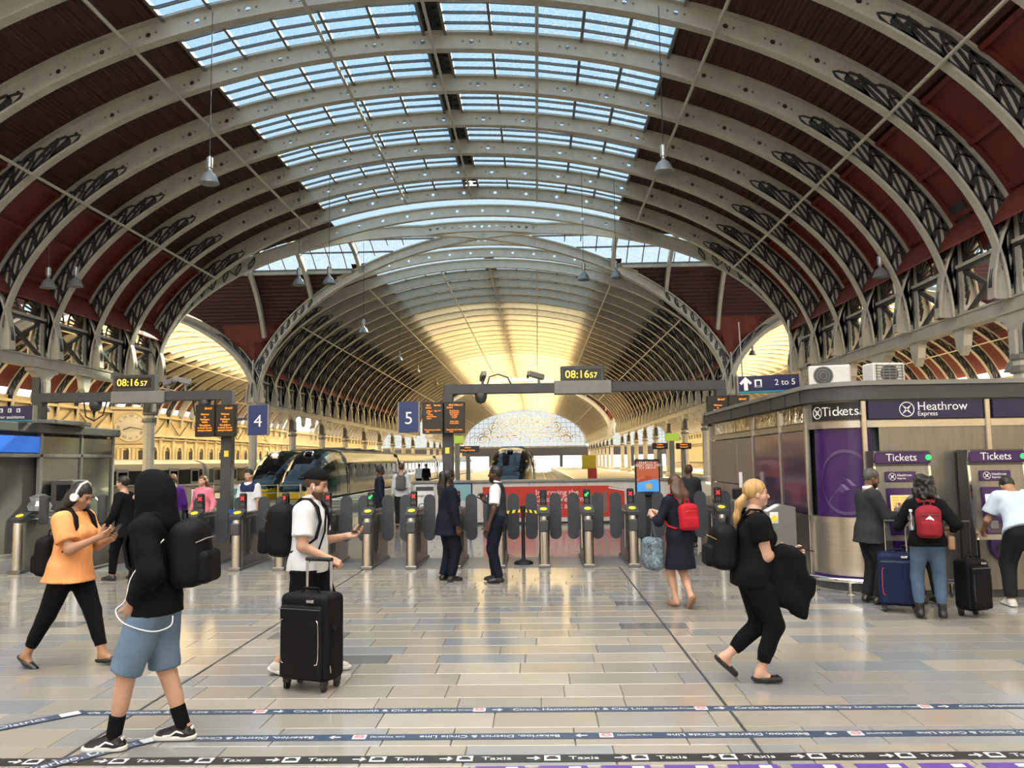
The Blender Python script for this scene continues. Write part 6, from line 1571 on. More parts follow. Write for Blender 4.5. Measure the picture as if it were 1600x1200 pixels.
def backpack(J, label, m, size=(0.15, 0.10, 0.23), off=(0, -0.20, 0.30), trim=None, straps=True, extra=None, parts=True, shear=0.0, group=None):
    T, u, f, s = J['T'], J['u'], J['f'], J['s']; w, d, hh = size
    def b(r):
        P = [rbx(T(off[0], off[1], off[2]-hh*0.06), V3(w*s, d*s, hh*0.92*s), min(d, w)*0.72*s, J['TX']), ell(T(off[0], off[1], off[2]+hh*0.35), V3(w*0.88*s, d*0.95*s, hh*0.62*s), J['TX'], 0.06), ell(T(off[0], off[1]-d*0.55, off[2]-hh*0.25), V3(w*0.85*s, d*0.8*s, hh*0.62*s), J['TX'], 0.04)]
        solid('bag_body', [(P, 0.012, None, 0.003)], m, r)
        if parts:
            solid('front_pocket', [([rbx(T(off[0], off[1]-d*1.12, off[2]-hh*0.42), V3(w*0.84*s, d*0.42*s, hh*0.46*s), 0.035*s, J['TX'])], 0.012, None, 0.002)], m, r)
            MB().tube([tuple(T(off[0]-0.04, off[1]+d*0.3, off[2]+hh-0.01)), tuple(T(off[0]-0.03, off[1]+d*0.3, off[2]+hh+0.045)), tuple(T(off[0]+0.03, off[1]+d*0.3, off[2]+hh+0.045)), tuple(T(off[0]+0.04, off[1]+d*0.3, off[2]+hh-0.01))], 0.008, 6).build('grab_handle', m, r)
            z = off[2]+hh*0.30; MB().tube([tuple(T(off[0]-w*0.9, off[1]-d*0.8, z)), tuple(T(off[0]-w*0.5, off[1]-d*1.22, z+0.02)), tuple(T(off[0]+w*0.5, off[1]-d*1.22, z+0.02)), tuple(T(off[0]+w*0.9, off[1]-d*0.8, z))], 0.005, 5).build('zip', trim or M['iron'], r)
        if straps:
            for sg in (-1, 1):
                pts = [T(sg*0.07, -0.12, 0.50), T(sg*0.095, -0.06, 0.568), T(sg*0.105, 0.02, 0.568), T(sg*0.12, 0.095, 0.50), T(sg*0.135, 0.128, 0.38), T(sg*0.15, 0.10, 0.24), T(sg*0.16, 0.0, 0.16), T(sg*0.12, -0.12, 0.12)]
                fat_ = 0.0; pts = [p+(p-T(0, 0, 0.36))*0.06*0 for p in pts]
                MB().strip([tuple(p) for p in pts], 0.05*s, 0.016*s, tuple(J['TX'][0])).build('strap', m, r, smooth=True)
        if extra: extra(r)
    r = held('backpack', label, 'backpack', J, b)
    if group: r['group'] = group
    return r
# ------------------------------------------------------------------ the people in the hall
navy = fabric('navy_cloth', (0.008, 0.010, 0.020)); charcoal = fabric('charcoal_suit', (0.030, 0.032, 0.036)); white_c = fabric('white_cotton', (0.66, 0.68, 0.72)); orange = fabric('orange_cotton', (0.80, 0.34, 0.13))
denim = fabric('washed_denim', (0.13, 0.20, 0.29)); jeans = fabric('blue_denim', (0.075, 0.125, 0.20)); dark_tr = fabric('dark_trousers', (0.016, 0.017, 0.020)); sky_c = fabric('pale_blue_shirt', (0.47, 0.56, 0.68))
shoe_b = mat('black_leather', (0.010, 0.010, 0.011), 0.35, var=0.05); sole_w = mat('white_rubber', (0.60, 0.59, 0.56), 0.6); tan_l = mat('tan_leather', (0.30, 0.17, 0.10), 0.5)
red_c = fabric('red_nylon', (0.42, 0.016, 0.03), 0.5); crim = fabric('crimson_canvas', (0.24, 0.018, 0.03), 0.7); blk_n = fabric('black_nylon', (0.0065, 0.0065, 0.008), 0.65)
phone_m = mat('phone_black', (0.01, 0.01, 0.012), 0.15, var=0)
def phone(J, label, c, rot, sz=(0.072, 0.008, 0.15)):
    def b(r):
        MB().rbox((0, 0, 0), sz, 0.003).build('case', phone_m, r, tuple(c), rot); MB().box((0, -sz[1]/2-0.0005, 0), (sz[0]*0.92, 0.001, sz[2]*0.94)).build('display', mat('phone_screen', (0.05, 0.06, 0.07), 0.1, var=0), r, tuple(c), rot)
    return held('phone', label, 'phone', J, b)

# woman in orange, walking right
J = person('person', 'woman in loose orange blouse and black trousers with white headphones, reading phone', (-4.29, 7.62), -97, 1.71, {'R': (0.10, -0.34, 0.115), 'L': (-0.08, 0.30, 0.085)}, {'R': (0.085, 0.32, 1.16), 'L': (-0.07, 0.34, 1.13)}, 'tan', lean=3, hip=0.885,
    head=(22, 4), fat=0.030, fem=True, top=dict(m=orange, o=0.020, hem=-0.10, sleeve=0.36, flare=0.07, so=0.012, neck=0.535, name='blouse', wr=0.005), bottom=dict(m=BLK, len=0.90, o=0.008), shoes=('flat', shoe_b, None), hair=('long', 'black', -0.20),
    feet={'R': (28, 0), 'L': (-4, 0)}, curl=(0.55, 0.6), palms={'R': (-0.8, 0.1, 0.6), 'L': (0.8, 0.1, 0.6)}, vox=0.013)
HP = J['HP']; hb = MB(); hb.tube([tuple(HP(-0.090, -0.005, 0.0)), tuple(HP(-0.092, -0.005, 0.06)), tuple(HP(-0.07, -0.005, 0.115)), tuple(HP(0, -0.005, 0.142)), tuple(HP(0.07, -0.005, 0.115)), tuple(HP(0.092, -0.005, 0.06)), tuple(HP(0.090, -0.005, 0.0))], 0.012, 8)
hd_ = hb.build('headphones', M['white'], J['root'], smooth=True)
for sg in (-1, 1): MB().tube([tuple(HP(sg*0.078, -0.005, -0.012)), tuple(HP(sg*0.112, -0.005, -0.012))], 0.036, 14).build('ear_cup', M['white'], hd_, smooth=40)
phone(J, 'dark phone held in both hands by the woman in orange', (0.0, 0.435, 1.215), (R(-38), 0, 0))
backpack(J, 'black backpack hanging from the back of the woman in orange', blk_n, (0.12, 0.075, 0.19), (0.02, -0.235, 0.12), straps=True)

# man in black hood and denim shorts, walking left
J = person('person', 'man in black hooded jacket and blue denim shorts, walking left past the camera', (-2.53, 5.50), 93, 1.775, {'R': (0.10, -0.17, 0.085), 'L': (-0.09, 0.20, 0.085)}, {'R': (0.165, 0.08, 0.93), 'L': (-0.165, 0.08, 0.93)}, 'light', lean=2, hip=0.905, hand_dir={'L': (0.35, 0.15, -1), 'R': (-0.35, 0.15, -1)}, head=(2, 0), wd=1.06, fat=0.006,
    top=dict(m=BLK, o=0.030, hem=-0.08, sleeve=0.98, so=0.004, name='hooded_jacket', wr=0.006), bottom=dict(m=denim, len=0.54, o=0.030, waist=-0.07, name='denim_shorts', wr=0.006), shoes=('sneaker', shoe_b, sole_w), feet={'L': (0, -4), 'R': (0, 4)}, curl=(0.5, 0.5), vox=0.012)
HP, s = J['HP'], J['s']
P = [ell(HP(0, -0.022, 0.012), V3(0.118*s, 0.132*s, 0.142*s), J['AX']), cone(HP(0, -0.045, -0.07), J['T'](0, -0.05, 0.50), 0.112*s, 0.115*s, 0.06), cone(HP(0, 0.0, -0.10), J['T'](0, 0.03, 0.50), 0.085*s, 0.10*s, 0.05)]
def hood_clip(P_): q = (P_-HP(0, 0.115, -0.01))@J['AX'].T; return 1-np.sqrt((q[:, 0]/0.075)**2+(q[:, 1]/0.13)**2+(q[:, 2]/0.112)**2) if False else (0.085-np.sqrt(q[:, 0]**2+(q[:, 1]*0.55)**2+(q[:, 2]*0.72)**2))
solid('hood', [(P, 0.010, hood_clip, 0.004)], BLK, J['root'])
for sd in 'RL':
    a, k = J['ank'+sd], J['knee'+sd]; solid('sock', [([cone(a-unit(k-a)*0.03, a+unit(k-a)*0.14, 0.045*s, 0.050*s, 0.02, True)], 0.008)], BLK, J['root'])
    fdir = np.array((0, 1, 0)); sg = 1 if sd == 'R' else -1
    for sg2 in (-1, 1): MB().tube([tuple(a+np.array((sg2*0.043, -0.02, -0.035))), tuple(a+np.array((sg2*0.046, 0.03, -0.020))), tuple(a+np.array((sg2*0.045, 0.07, -0.045))), tuple(a+np.array((sg2*0.038, 0.12, -0.052)))], 0.007, 5).build('shoe_stripe', M['white'], J['root'])
    MB().box(tuple(a+np.array((0, -0.058, -0.02))), (0.035, 0.012, 0.04)).build('heel_patch', M['white'], J['root'])
cb = [J['T'](-0.14, -0.12, 0.40), J['T'](-0.20, 0.05, 0.20), J['T'](-0.20, 0.10, 0.04), J['T'](-0.20, 0.16, -0.02), J['T'](-0.215, 0.10, -0.10), J['T'](-0.20, -0.06, -0.16), J['T'](-0.16, -0.16, -0.14), J['T'](-0.14, -0.17, -0.08)]
def cable(r): MB().tube(cr(cb), 0.004, 6).build('wire', M['white'], r, smooth=True)
held('charging_cable', 'white cable looping from the pocket of the hooded man', 'cable', J, cable)
backpack(J, 'large black backpack on the hooded man', blk_n, (0.155, 0.105, 0.225), (0.0, -0.235, 0.30), trim=M['irongrey'])

# man in white polo with suitcase
J = person('person', 'man in white polo shirt and backward black cap pulling a suitcase', (-2.02, 7.35), -92, 1.78, {'R': (0.09, -0.22, 0.10), 'L': (-0.09, 0.16, 0.085)}, {'R': (0.19, 0.24, 0.99), 'L': (-0.16, 0.30, 1.15)}, 'light', lean=2, hip=0.90, head=(16, 0), wd=1.08, fat=0.018,
    top=dict(m=white_c, o=0.022, hem=-0.05, sleeve=0.36, so=0.010, name='polo_shirt', collar=white_c, wr=0.004), bottom=dict(m=BLK, len=0.38, o=0.024, name='shorts'), shoes=('sneaker', mat('pale_sneaker', (0.5, 0.48, 0.44), 0.6), sole_w), hair=('short', 'brown'), feet={'R': (14, 0)}, curl=(0.95, 0.35), palms={'R': (-0.5, 0.1, -0.9), 'L': (0.5, -0.1, 0.9)}, poles={'L': (-0.3, -0.6, -0.9), 'R': (0.3, -0.9, -0.2)}, vox=0.013, hand_dir={'L': (0.15, 1, 0.15)})
beard(J, HAIRM['brown']); HP, s = J['HP'], J['s']
solid('cap', [([ell(HP(0, -0.012, 0.045), V3(0.092*s, 0.112*s, 0.098*s), J['AX'])], 0.008, lambda P_: (HP(0, 0, 0.045)-P_)@unit(J['AX'][2]*1.0-J['AX'][1]*0.22)), ([ell(HP(0, -0.105, 0.022), V3(0.07*s, 0.075*s, 0.010*s), np.stack([J['AX'][0], unit(J['AX'][1]+0.3*J['AX'][2]), unit(J['AX'][2]-0.3*J['AX'][1])]))], 0.008)], BLK, J['root'])
MB().tube([tuple(HP(0.084, 0.006, -0.012)), tuple(HP(0.086, 0.014, -0.040))], [0.009, 0.004], 6).build('earbud', M['white'], J['root'])
MB().strip([tuple(J['T'](-0.10, -0.10, 0.53)), tuple(J['T'](-0.06, 0.02, 0.572)), tuple(J['T'](-0.02, 0.125, 0.48)), tuple(J['T'](0.08, 0.155, 0.30)), tuple(J['T'](0.15, 0.12, 0.12)), tuple(J['T'](0.18, 0.04, 0.02))], 0.035, 0.008, (1, 0, 0)).build('sling_strap', BLK, J['root'])
MB().tube([tuple(J['wrL']+0.027*np.array((math.cos(t), 0.05*math.sin(t), math.sin(t)))) for t in ts(0, 2*PI, 12)], 0.006, 6).build('wristband', M['black'], J['root'])
phone(J, 'phone in the outstretched palm of the man in the white polo', (-0.155, 0.41, 1.192), (R(80), 0, R(10)))
backpack(J, 'bulky black backpack on the man in the white polo', blk_n, (0.15, 0.115, 0.235), (0.0, -0.245, 0.30), trim=M['iron'])

# black suitcase in front of him
def suitcase(name, label, loc, rz, size, m, handle_h, trim, handle_m, wheels4=True):
    w, d, h = size; r = tag(empty(name, (loc[0], loc[1], 0), rz), label, 'suitcase'); z0 = 0.075
    ax = None
    solid('shell', [([rbx(V3(0, 0, z0+h/2), V3(w/2, d/2, h/2), 0.05)], 0.013, None, 0.0015)], m, r)
    solid('front_pocket', [([rbx(V3(0, -d/2-0.008, z0+h*0.46), V3(w*0.44, 0.030, h*0.42), 0.028)], 0.012)], m, r)
    MB().tube([(-w*0.43, -d/2-0.036, z0+h*0.84), (w*0.43, -d/2-0.036, z0+h*0.84)], 0.005, 5).build('zip', M['iron'], r)
    for sg in (-1, 1): MB().tube(cr([(sg*w*0.34, -d/2-0.04, z0+h*0.72), (sg*w*0.39, -d/2-0.04, z0+h*0.67), (sg*w*0.39, -d/2-0.04, z0+h*0.28), (sg*w*0.33, -d/2-0.04, z0+h*0.22)]), 0.0045, 5).build('piping', trim, r)
    MB().rbox((w*0.18, -d/2-0.012, z0+h*0.93), (0.07, 0.012, 0.028), 0.004).build('badge', M['chrome'], r)
    MB().tube([(-0.08, -0.02, z0+h-0.005), (-0.07, -0.02, z0+h+0.035), (0.07, -0.02, z0+h+0.035), (0.08, -0.02, z0+h-0.005)], 0.012, 6).build('grab_handle', m, r)
    MB().tube([(w/2+0.003, -0.05, z0+h*0.40), (w/2+0.03, -0.05, z0+h*0.44), (w/2+0.03, -0.05, z0+h*0.60), (w/2+0.003, -0.05, z0+h*0.64)], 0.011, 6).build('side_handle', m, r)
    MB().tube([(w/2+0.012, -0.1, z0+h*0.2), (w/2+0.018, -0.1, z0+h*0.12)], 0.006, 5).build('zip_pull', M['chrome'], r)
    if handle_h:
        hm = handle_m; hw = w*0.26
        for sg in (-1, 1): MB().tube([(sg*hw, d/2-0.05, z0+h-0.02), (sg*hw, d/2-0.05, handle_h)], 0.011, 8).build('handle_tube', hm, r)
        MB().tube([(-hw-0.01, d/2-0.05, handle_h), (hw+0.01, d/2-0.05, handle_h)], 0.017, 8).build('handle_grip', M['black'], r)
    for sx in (-1, 1):
        for sy in ((-1, 1) if wheels4 else (1,)):
            c = (sx*(w/2-0.05), sy*(d/2-0.05), 0.034); q = MB().lathe([(0, -0.014), (0.034, -0.012), (0.034, 0.012), (0, 0.014)], c, 14, 'x').build('wheel', M['black'], r, smooth=40)
            MB().rbox((c[0], c[1], 0.07), (0.06, 0.06, 0.05), 0.012).build('wheel_housing', M['black'], q)
    return r
suitcase('suitcase', 'large black upright suitcase with silver piping in front of the polo man', (-1.85, 6.86), R(-20), (0.45, 0.28, 0.68), blk_n, 1.01, M['chrome'], M['chrome'])

# two staff by the gates
J = person('person', 'staff woman in long dark coat and face mask, seen from behind at gates', (-1.38, 12.75), -62, 1.70, {'R': (0.10, 0.02, 0.085), 'L': (-0.10, -0.03, 0.085)}, {'R': (0.26, 0.06, 0.80), 'L': (-0.25, 0.05, 0.80)}, 'dark', lean=1, head=(-2, 8), wd=1.0, fat=0.012, fem=True,
    top=dict(m=navy, o=0.034, hem=-0.20, sleeve=0.96, name='coat', wr=0.005, flare=0.05), bottom=dict(m=navy, len=0.99, o=0.030), shoes=('sneaker', shoe_b, None), hair=('braids', 'black'), vox=0.016)
HP = J['HP']; solid('face_mask', [([ell(HP(0, 0.062, -0.052), V3(0.062, 0.05, 0.048), J['AX'])], 0.009)], fabric('mask_blue', (0.45, 0.62, 0.68)), J['root'])
MB().tube([tuple(HP(0.058, 0.05, -0.045)), tuple(HP(0.082, -0.01, -0.01))], 0.003, 4).build('mask_loop', M['white'], J['root'])
J = person('person', 'staff man in dark waistcoat over white shirt, raising one hand at gates', (-0.62, 12.6), 82, 1.74, {'R': (0.10, 0.06, 0.085), 'L': (-0.10, -0.04, 0.085)}, {'R': (0.20, 0.24, 1.20), 'L': (-0.255, 0.08, 0.86)}, 'dark', lean=0, head=(0, 0), wd=1.03, fat=0.008,
    top=dict(m=white_c, o=0.016, hem=-0.02, sleeve=0.38, so=0.012, name='shirt', collar=white_c), bottom=dict(m=navy, len=0.99, o=0.022), shoes=('sneaker', shoe_b, None), hair=('short', 'black'), curl=(0.9, 0.4), palms={'R': (-1, 0.2, 0.1)}, hand_dir={'R': (0.1, 0.35, 1)}, poles={'R': (0.3, -0.5, -1), 'L': (-0.7, -1, 0)}, vox=0.014)
beard(J, HAIRM['black']); T_ = J['T']; s = J['s']
solid('waistcoat', [(J['torso'](0.026)+[cone(T_(0, 0, 0.14), T_(0, -0.008, -0.08), 0.150*s, 0.182*s, 0.06, False, (J['f'], 0.80))], 0.013, lambda P_: np.maximum(np.maximum((T_(0, 0, -0.07)-P_)@J['u'], np.abs(P_[:, 0])-0.178*s), np.maximum((P_-T_(0, 0, 0.575))@J['u'], np.maximum(0.10*s-np.linalg.norm(P_-T_(0, 0.13, 0.50), axis=1), 0.07*s-np.linalg.norm(P_-T_(0, 0, 0.58), axis=1))), ), 0.003)], fabric('waistcoat_grey', (0.030, 0.036, 0.048)), J['root'])
MB().rbox(tuple(T_(-0.09, 0.137, 0.37)), (0.05, 0.006, 0.03), 0.003).build('name_badge', M['white'], J['root'])

# woman in dark dress with red backpack
J = person('person', 'brown-haired woman in dark knee-length dress walking towards the gates', (1.72, 10.35), 24, 1.63, {'R': (0.03, -0.16, 0.155), 'L': (-0.04, 0.06, 0.085)}, {'R': (-0.10, 0.30, 1.12), 'L': (-0.22, 0.26, 1.10)}, 'fair', lean=3, hip=0.90, head=(14, 12), fat=0.012, fem=True,
    top=dict(m=fabric('navy_dress', (0.010, 0.012, 0.022)), o=0.016, hem=-0.40, skirt=0.215, sleeve=0.78, name='dress', cutall=True), shoes=('flat', tan_l, None), hair=('long', 'brown', -0.12), feet={'R': (48, 0)}, curl=(0.8, 0.8), vox=0.014, poles={'R': (0.5, -0.4, -1), 'L': (-0.5, -0.5, -1)})
backpack(J, 'bright red leather backpack on the woman in the dark dress', red_c, (0.125, 0.065, 0.175), (0.03, -0.19, 0.27), parts=True, trim=M['hoard_red'])
def tote(r):
    c = J['wrL']+np.array((-0.04, -0.06, -0.46)); solid('bag_body', [([rbx(c, V3(0.085, 0.15, 0.19), 0.06), ell(c+np.array((0, 0, -0.08)), V3(0.10, 0.17, 0.12))], 0.014, None, 0.006)], mat('patterned_cloth', (0.13, 0.18, 0.22), 0.7, var=0.7, scale=30), r)
    for y in (-0.05, 0.05): MB().tube([tuple(c+np.array((0, y-0.03, 0.17))), tuple(c+np.array((0.02, 0.03, 0.40))), tuple(c+np.array((0.03, y+0.05, 0.17)))], 0.008, 5).build('handle', mat('tote_handle', (0.05, 0.06, 0.07), 0.7), r)
held('tote_bag', 'grey-blue patterned tote bag on the arm of the woman in the dress', 'bag', J, tote)
held('paper_ticket', 'small white ticket in the hands of the woman in the dress', 'ticket', J, lambda r: MB().box(tuple(J['wrL']+np.array((0.03, 0.10, 0.03))), (0.06, 0.004, 0.09), (0.4, 0, 0.3)).build('card', M['white'], r))

# blonde woman walking right with a coat over her arm
J = person('person', 'blonde woman with ponytail in black top and trousers, walking right', (1.735, 6.95), -90, 1.66, {'R': (0.05, 0.02, 0.085), 'L': (-0.06, -0.23, 0.185)}, {'R': (-0.02, 0.25, 1.02), 'L': (-0.12, 0.34, 1.01)}, 'fair', lean=4, hip=0.885, head=(-2, 0), wd=1.05, fat=0.036, fem=True,
    top=dict(m=BLK, o=0.014, hem=-0.08, sleeve=0.26, so=0.010, name='top', wr=0.004), bottom=dict(m=BLK, len=0.89, o=0.010, waist=-0.02), shoes=('flat', shoe_b, None), hair=('pony', 'blonde'), feet={'L': (42, 0), 'R': (0, 0)}, curl=(0.5, 0.7), poles={'R': (0.7, -0.6, -0.8), 'L': (-0.5, -1, -0.4)}, vox=0.013)
MB().lathe([(0, -0.012), (0.02, -0.008), (0.02, 0.008), (0, 0.012)], tuple(J['ankR']+np.array((0, 0.13, -0.035))), 8, 'x').build('shoe_bow', shoe_b, J['root'])
def coat(r):
    e, w_ = J['elR'], J['wrR']; a = e+(w_-e)*0.50; b_ = w_+np.array((0.03, 0.06, 0.01))
    c = (a+b_)/2; rot = lambda d: np.array(Euler((R(d), 0, 0)).to_matrix()).T
    P = [cone(a, b_, 0.062, 0.055, 0.05), rbx(c+np.array((0.065, -0.05, -0.19)), V3(0.020, 0.10, 0.20), 0.018, rot(4), 0.06), rbx(c+np.array((0.055, 0.05, -0.22)), V3(0.020, 0.09, 0.22), 0.018, rot(-8), 0.06), rbx(c+np.array((0.06, 0.125, -0.34)), V3(0.018, 0.07, 0.16), 0.016, rot(-16), 0.05),
         rbx(c+np.array((-0.06, 0.02, -0.15)), V3(0.020, 0.11, 0.18), 0.018, rot(-3), 0.05), cone(c+np.array((0.03, 0.10, -0.03)), c+np.array((0.05, 0.17, -0.30)), 0.045, 0.030, 0.05)]
    solid('cloth', [(P, 0.011, None, 0.012)], BLK, r)
held('folded_coat', 'black coat draped over the forearm of the blonde woman', 'coat', J, coat)
phone(J, 'phone held out by the blonde woman', J['wrL']+np.array((0.01, 0.12, 0.025)), (R(80), 0, 0))
backpack(J, 'rounded black backpack with gold zips on the blonde woman', blk_n, (0.145, 0.105, 0.20), (0.0, -0.26, 0.24), trim=mat('gold_zip', (0.6, 0.42, 0.15), 0.3, 0.8, var=0), shear=0)

# at the ticket machines
J = person('person', 'bearded man in charcoal suit standing at the left ticket machine', (4.08, 10.52), -82, 1.66, {'R': (0.10, 0.02, 0.085), 'L': (-0.10, -0.02, 0.085)}, {'R': (0.12, 0.33, 1.06), 'L': (-0.20, 0.28, 1.02)}, 'brown', lean=2, head=(16, -6), wd=1.04, fat=0.012,
    top=dict(m=charcoal, o=0.030, hem=-0.14, sleeve=0.96, name='suit_jacket', flare=0.035, collar=white_c), bottom=dict(m=dark_tr, len=0.99, o=0.026), shoes=('sneaker', shoe_b, None), hair=('short', 'grey'), vox=0.014)
beard(J, HAIRM['black'])
J = person('person', 'curly-haired woman in dark top and blue jeans at the ticket machine', (4.30, 9.47), -17, 1.57, {'R': (0.13, 0.03, 0.085), 'L': (-0.12, 0.05, 0.085)}, {'R': (0.27, 0.12, 0.95), 'L': (-0.22, 0.24, 1.02)}, 'light', lean=3, head=(4, 8), fat=0.026, fem=True,
    top=dict(m=BLK, o=0.022, hem=-0.03, sleeve=0.9, name='dark_top'), bottom=dict(m=jeans, len=0.93, o=0.006, o2=0.012, name='jeans'), shoes=('boot', shoe_b, None), hair=('curly', 'black'), vox=0.014)
def badge(r): MB().box(tuple(J['T'](0, -0.345, 0.30)), (0.062, 0.004, 0.062), (0, PI/4, 0)).build('white_badge', M['white'], r)
backpack(J, 'dark red canvas backpack with white diamond badge on the curly-haired woman', crim, (0.135, 0.09, 0.20), (0.0, -0.235, 0.275), extra=badge)
def hipbag(r): 
    c = J['T'](0.26, 0.02, 0.02); solid('bag_body', [([rbx(c, V3(0.035, 0.09, 0.075), 0.02, None)], 0.010)], tan_l, r); MB().tube([tuple(c+np.array((0, 0.06, 0.06))), tuple(J['T'](0.17, 0.08, 0.3)), tuple(J['T'](0.02, 0.10, 0.50)), tuple(J['T'](-0.08, 0.0, 0.57))], 0.006, 5).build('strap', tan_l, r)
held('shoulder_bag', 'small tan leather bag at the hip of the curly-haired woman', 'bag', J, hipbag)
J2 = person('person', 'dark-haired person mostly hidden behind the curly-haired woman at the machine', (4.72, 10.40), 8, 1.58, {'R': (0.10, 0.0, 0.085), 'L': (-0.10, 0.02, 0.085)}, {'R': (0.22, 0.15, 0.9), 'L': (-0.16, 0.34, 1.14)}, 'light', lean=4, head=(5, 15), top=dict(m=fabric('grey_top', (0.12, 0.12, 0.125)), o=0.02, hem=-0.06, sleeve=0.9, name='grey_top'), bottom=dict(m=dark_tr, len=0.97, o=0.014), shoes=('sneaker', shoe_b, None), hair=('short', 'black'), vox=0.018)
held('water_bottle', 'clear water bottle with white cap beside the red canvas backpack', 'bottle', J, lambda r: (MB().lathe([(0, 0), (0.032, 0), (0.034, 0.14), (0.014, 0.18), (0.014, 0.2)], tuple(J['T'](-0.185, -0.16, 0.17)), 12).build('bottle_body', glass_mat('bottle_plastic', (0.8, 0.88, 0.9), 0.2, 0.2), r, smooth=True), MB().lathe([(0, 0.2), (0.017, 0.2), (0.017, 0.225), (0, 0.225)], tuple(J['T'](-0.185, -0.16, 0.17)), 12).build('bottle_cap', M['white'], r)))
suitcase('suitcase', 'navy suitcase with red trim between the suited man and the jeans', (4.17, 9.98), R(-22), (0.42, 0.26, 0.60), fabric('navy_nylon', (0.010, 0.018, 0.055), 0.6), 1.03, M['hoard_red'], M['chrome'])
suitcase('suitcase', 'black cabin suitcase beside the jeans, at the right', (4.83, 9.62), R(18), (0.30, 0.24, 0.56), blk_n, 1.04, M['iron'], M['black'], False)
J = person('person', 'man in pale blue shirt bending towards the right ticket machine', (5.74, 10.20), -10, 1.76, {'R': (0.17, -0.02, 0.085), 'L': (-0.15, 0.02, 0.085)}, {'R': (0.16, 0.66, 0.95), 'L': (-0.28, 0.42, 0.86)}, 'tan', lean=38, hip=0.88, hipy=-0.12, head=(52, 0), wd=1.10, fat=0.016,
    top=dict(m=sky_c, o=0.028, hem=-0.02, sleeve=0.34, so=0.014, name='shirt', wr=0.006, flare=0.05), bottom=dict(m=dark_tr, len=0.97, o=0.030), shoes=('sneaker', sole_w, sole_w), hair=('short', 'black'), vox=0.014)

# beyond the gates
bgp = dict(vox=0.022, face=False)
def simple(label, px, Y, rz, h, skin, topm, botm, hair, sleeve=0.9, wr=None, **kw):
    x = at(px, 760, Y).x
    return person('person', label, (x, Y), rz, h, {'R': (0.10, 0.08, 0.085), 'L': (-0.10, -0.08, 0.085)}, wr or {'R': (0.25, 0.10, 0.82), 'L': (-0.25, 0.10, 0.82)}, skin, lean=2, top=dict(m=topm, o=0.022, hem=-0.08, sleeve=sleeve, name='top'), bottom=dict(m=botm, len=0.97, o=0.018), shoes=('sneaker', shoe_b, None), hair=hair, **{**bgp, **kw})
simple('woman in bright pink sweater beyond the gates', 318, 17.2, 165, 1.60, 'fair', fabric('pink_knit', (0.80, 0.22, 0.30)), dark_tr, ('long', 'auburn', -0.05), fem=True, vox=0.018)
J = simple('man in white and navy striped shirt behind the gates beside a child', 390, 16.6, 168, 1.72, 'light', white_c, dark_tr, ('short', 'black'), sleeve=0.42, fat=0.015, vox=0.017)
T_ = J['T']; s = J['s']; solid('navy_yoke', [(J['torso'](0.030), 0.017, lambda P_: np.maximum(T_(0, 0, 0.36)[2]-P_[:, 2], np.maximum(P_[:, 2]-T_(0, 0, 0.56)[2], 0.085*s-np.linalg.norm(P_-T_(0, 0.03, 0.57), axis=1))))], fabric('navy_band', (0.02, 0.03, 0.08)), J['root'])
x = at(354, 780, 16.3).x
person('person', 'small child in blue jacket standing beside the man behind the gates', (x, 16.3), 175, 1.10, {'R': (0.09, 0.0, 0.06), 'L': (-0.09, 0, 0.06)}, {'R': (0.17, 0.05, 0.52), 'L': (-0.17, 0.05, 0.52)}, 'light', top=dict(m=fabric('child_blue', (0.02, 0.07, 0.35)), o=0.03, hem=-0.08, sleeve=0.95, name='jacket'), bottom=dict(m=navy, len=0.97, o=0.02), shoes=('sneaker', shoe_b, None), hair=('short', 'brown'), **bgp)
simple('bald man in purple top behind the hooded man', 270, 16.4, 20, 1.66, 'brown', fabric('purple_top', (0.07, 0.018, 0.16)), dark_tr, None, fat=0.02, vox=0.018)
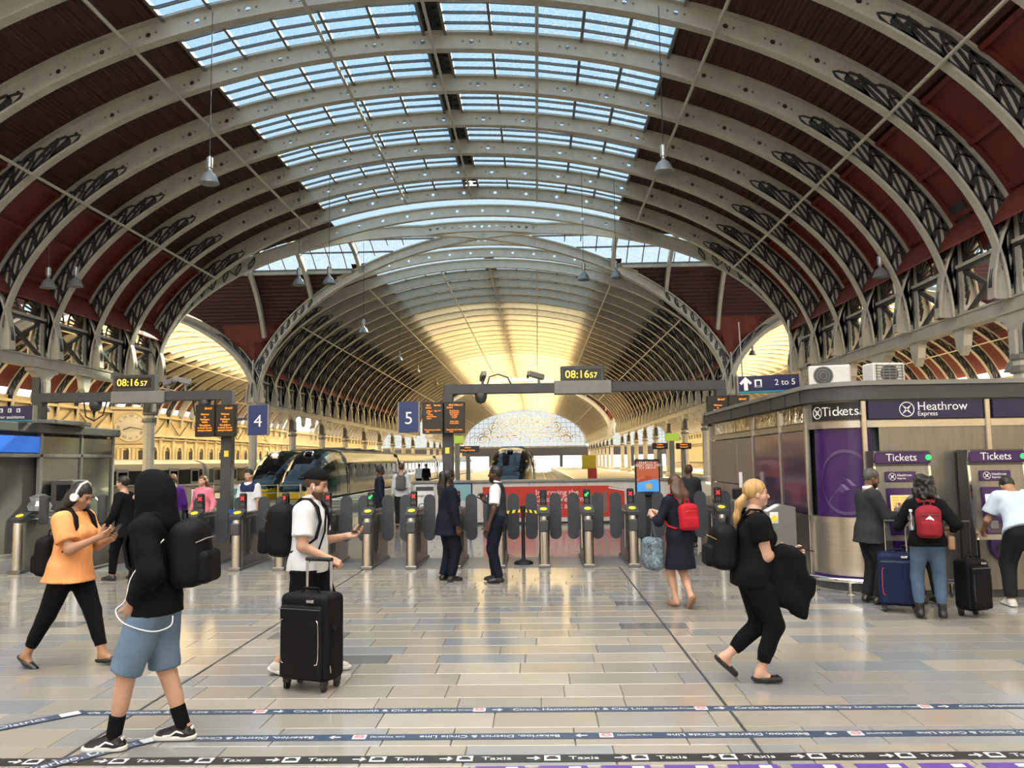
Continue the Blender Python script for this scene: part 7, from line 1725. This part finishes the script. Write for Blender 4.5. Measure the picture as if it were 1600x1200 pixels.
simple('man in navy suit standing on the platform beyond the gates', 592, 20.5, -80, 1.74, 'dark', fabric('navy_suit', (0.015, 0.02, 0.035)), dark_tr, ('short', 'black'), vox=0.018)
J = simple('man in white shirt with grey rucksack walking away along the platform', 627, 23.2, 5, 1.78, 'light', white_c, dark_tr, ('short', 'brown'), vox=0.018)
backpack(J, 'grey rucksack on the man walking away along the platform', fabric('grey_nylon', (0.12, 0.12, 0.115)), (0.13, 0.08, 0.21), (0, -0.22, 0.30), parts=False)
J = simple('bald man in dark suit beyond the gates, behind the brown-haired woman', 1078, 17.0, 10, 1.70, 'dark', charcoal, dark_tr, None, vox=0.018)
simple('tiny distant person in white on the platform beside the train', 655, 50, 0, 1.72, 'light', white_c, dark_tr, ('short', 'brown'), vox=0.035)
simple('tiny distant person in dark clothes on the platform beside the train', 666, 49, 0, 1.72, 'tan', BLK, dark_tr, ('short', 'black'), vox=0.035)
J = person('person', 'person in black coat half hidden behind the hooded man', (at(196, 800, 13.2).x, 13.2), 85, 1.66, {'R': (0.08, -0.15, 0.085), 'L': (-0.08, 0.15, 0.085)}, {'R': (0.22, -0.05, 0.84), 'L': (-0.22, 0.20, 0.86)}, 'light', lean=4, top=dict(m=BLK, o=0.03, hem=-0.2, sleeve=0.95, name='coat', flare=0.05), bottom=dict(m=BLK, len=0.97, o=0.02), shoes=('sneaker', shoe_b, None), hair=('short', 'black'), vox=0.018, face=False)
# ------------------------------------------------------------------ lettering becomes plain meshes
bpy.context.view_layer.update()
dg = bpy.context.evaluated_depsgraph_get()
for o in [o for o in bpy.data.objects if o.type == 'FONT']:
    me = bpy.data.meshes.new_from_object(o.evaluated_get(dg)); nm = o.name
    n = bpy.data.objects.new(nm.split('.')[0], me); COL.objects.link(n)
    n.parent = o.parent; n.location = o.location; n.rotation_euler = o.rotation_euler; n.scale = o.scale
    bpy.data.objects.remove(o)
print('OBJECTS', len(bpy.data.objects), 'FACES', sum(len(o.data.polygons) for o in bpy.data.objects if o.type == 'MESH'))
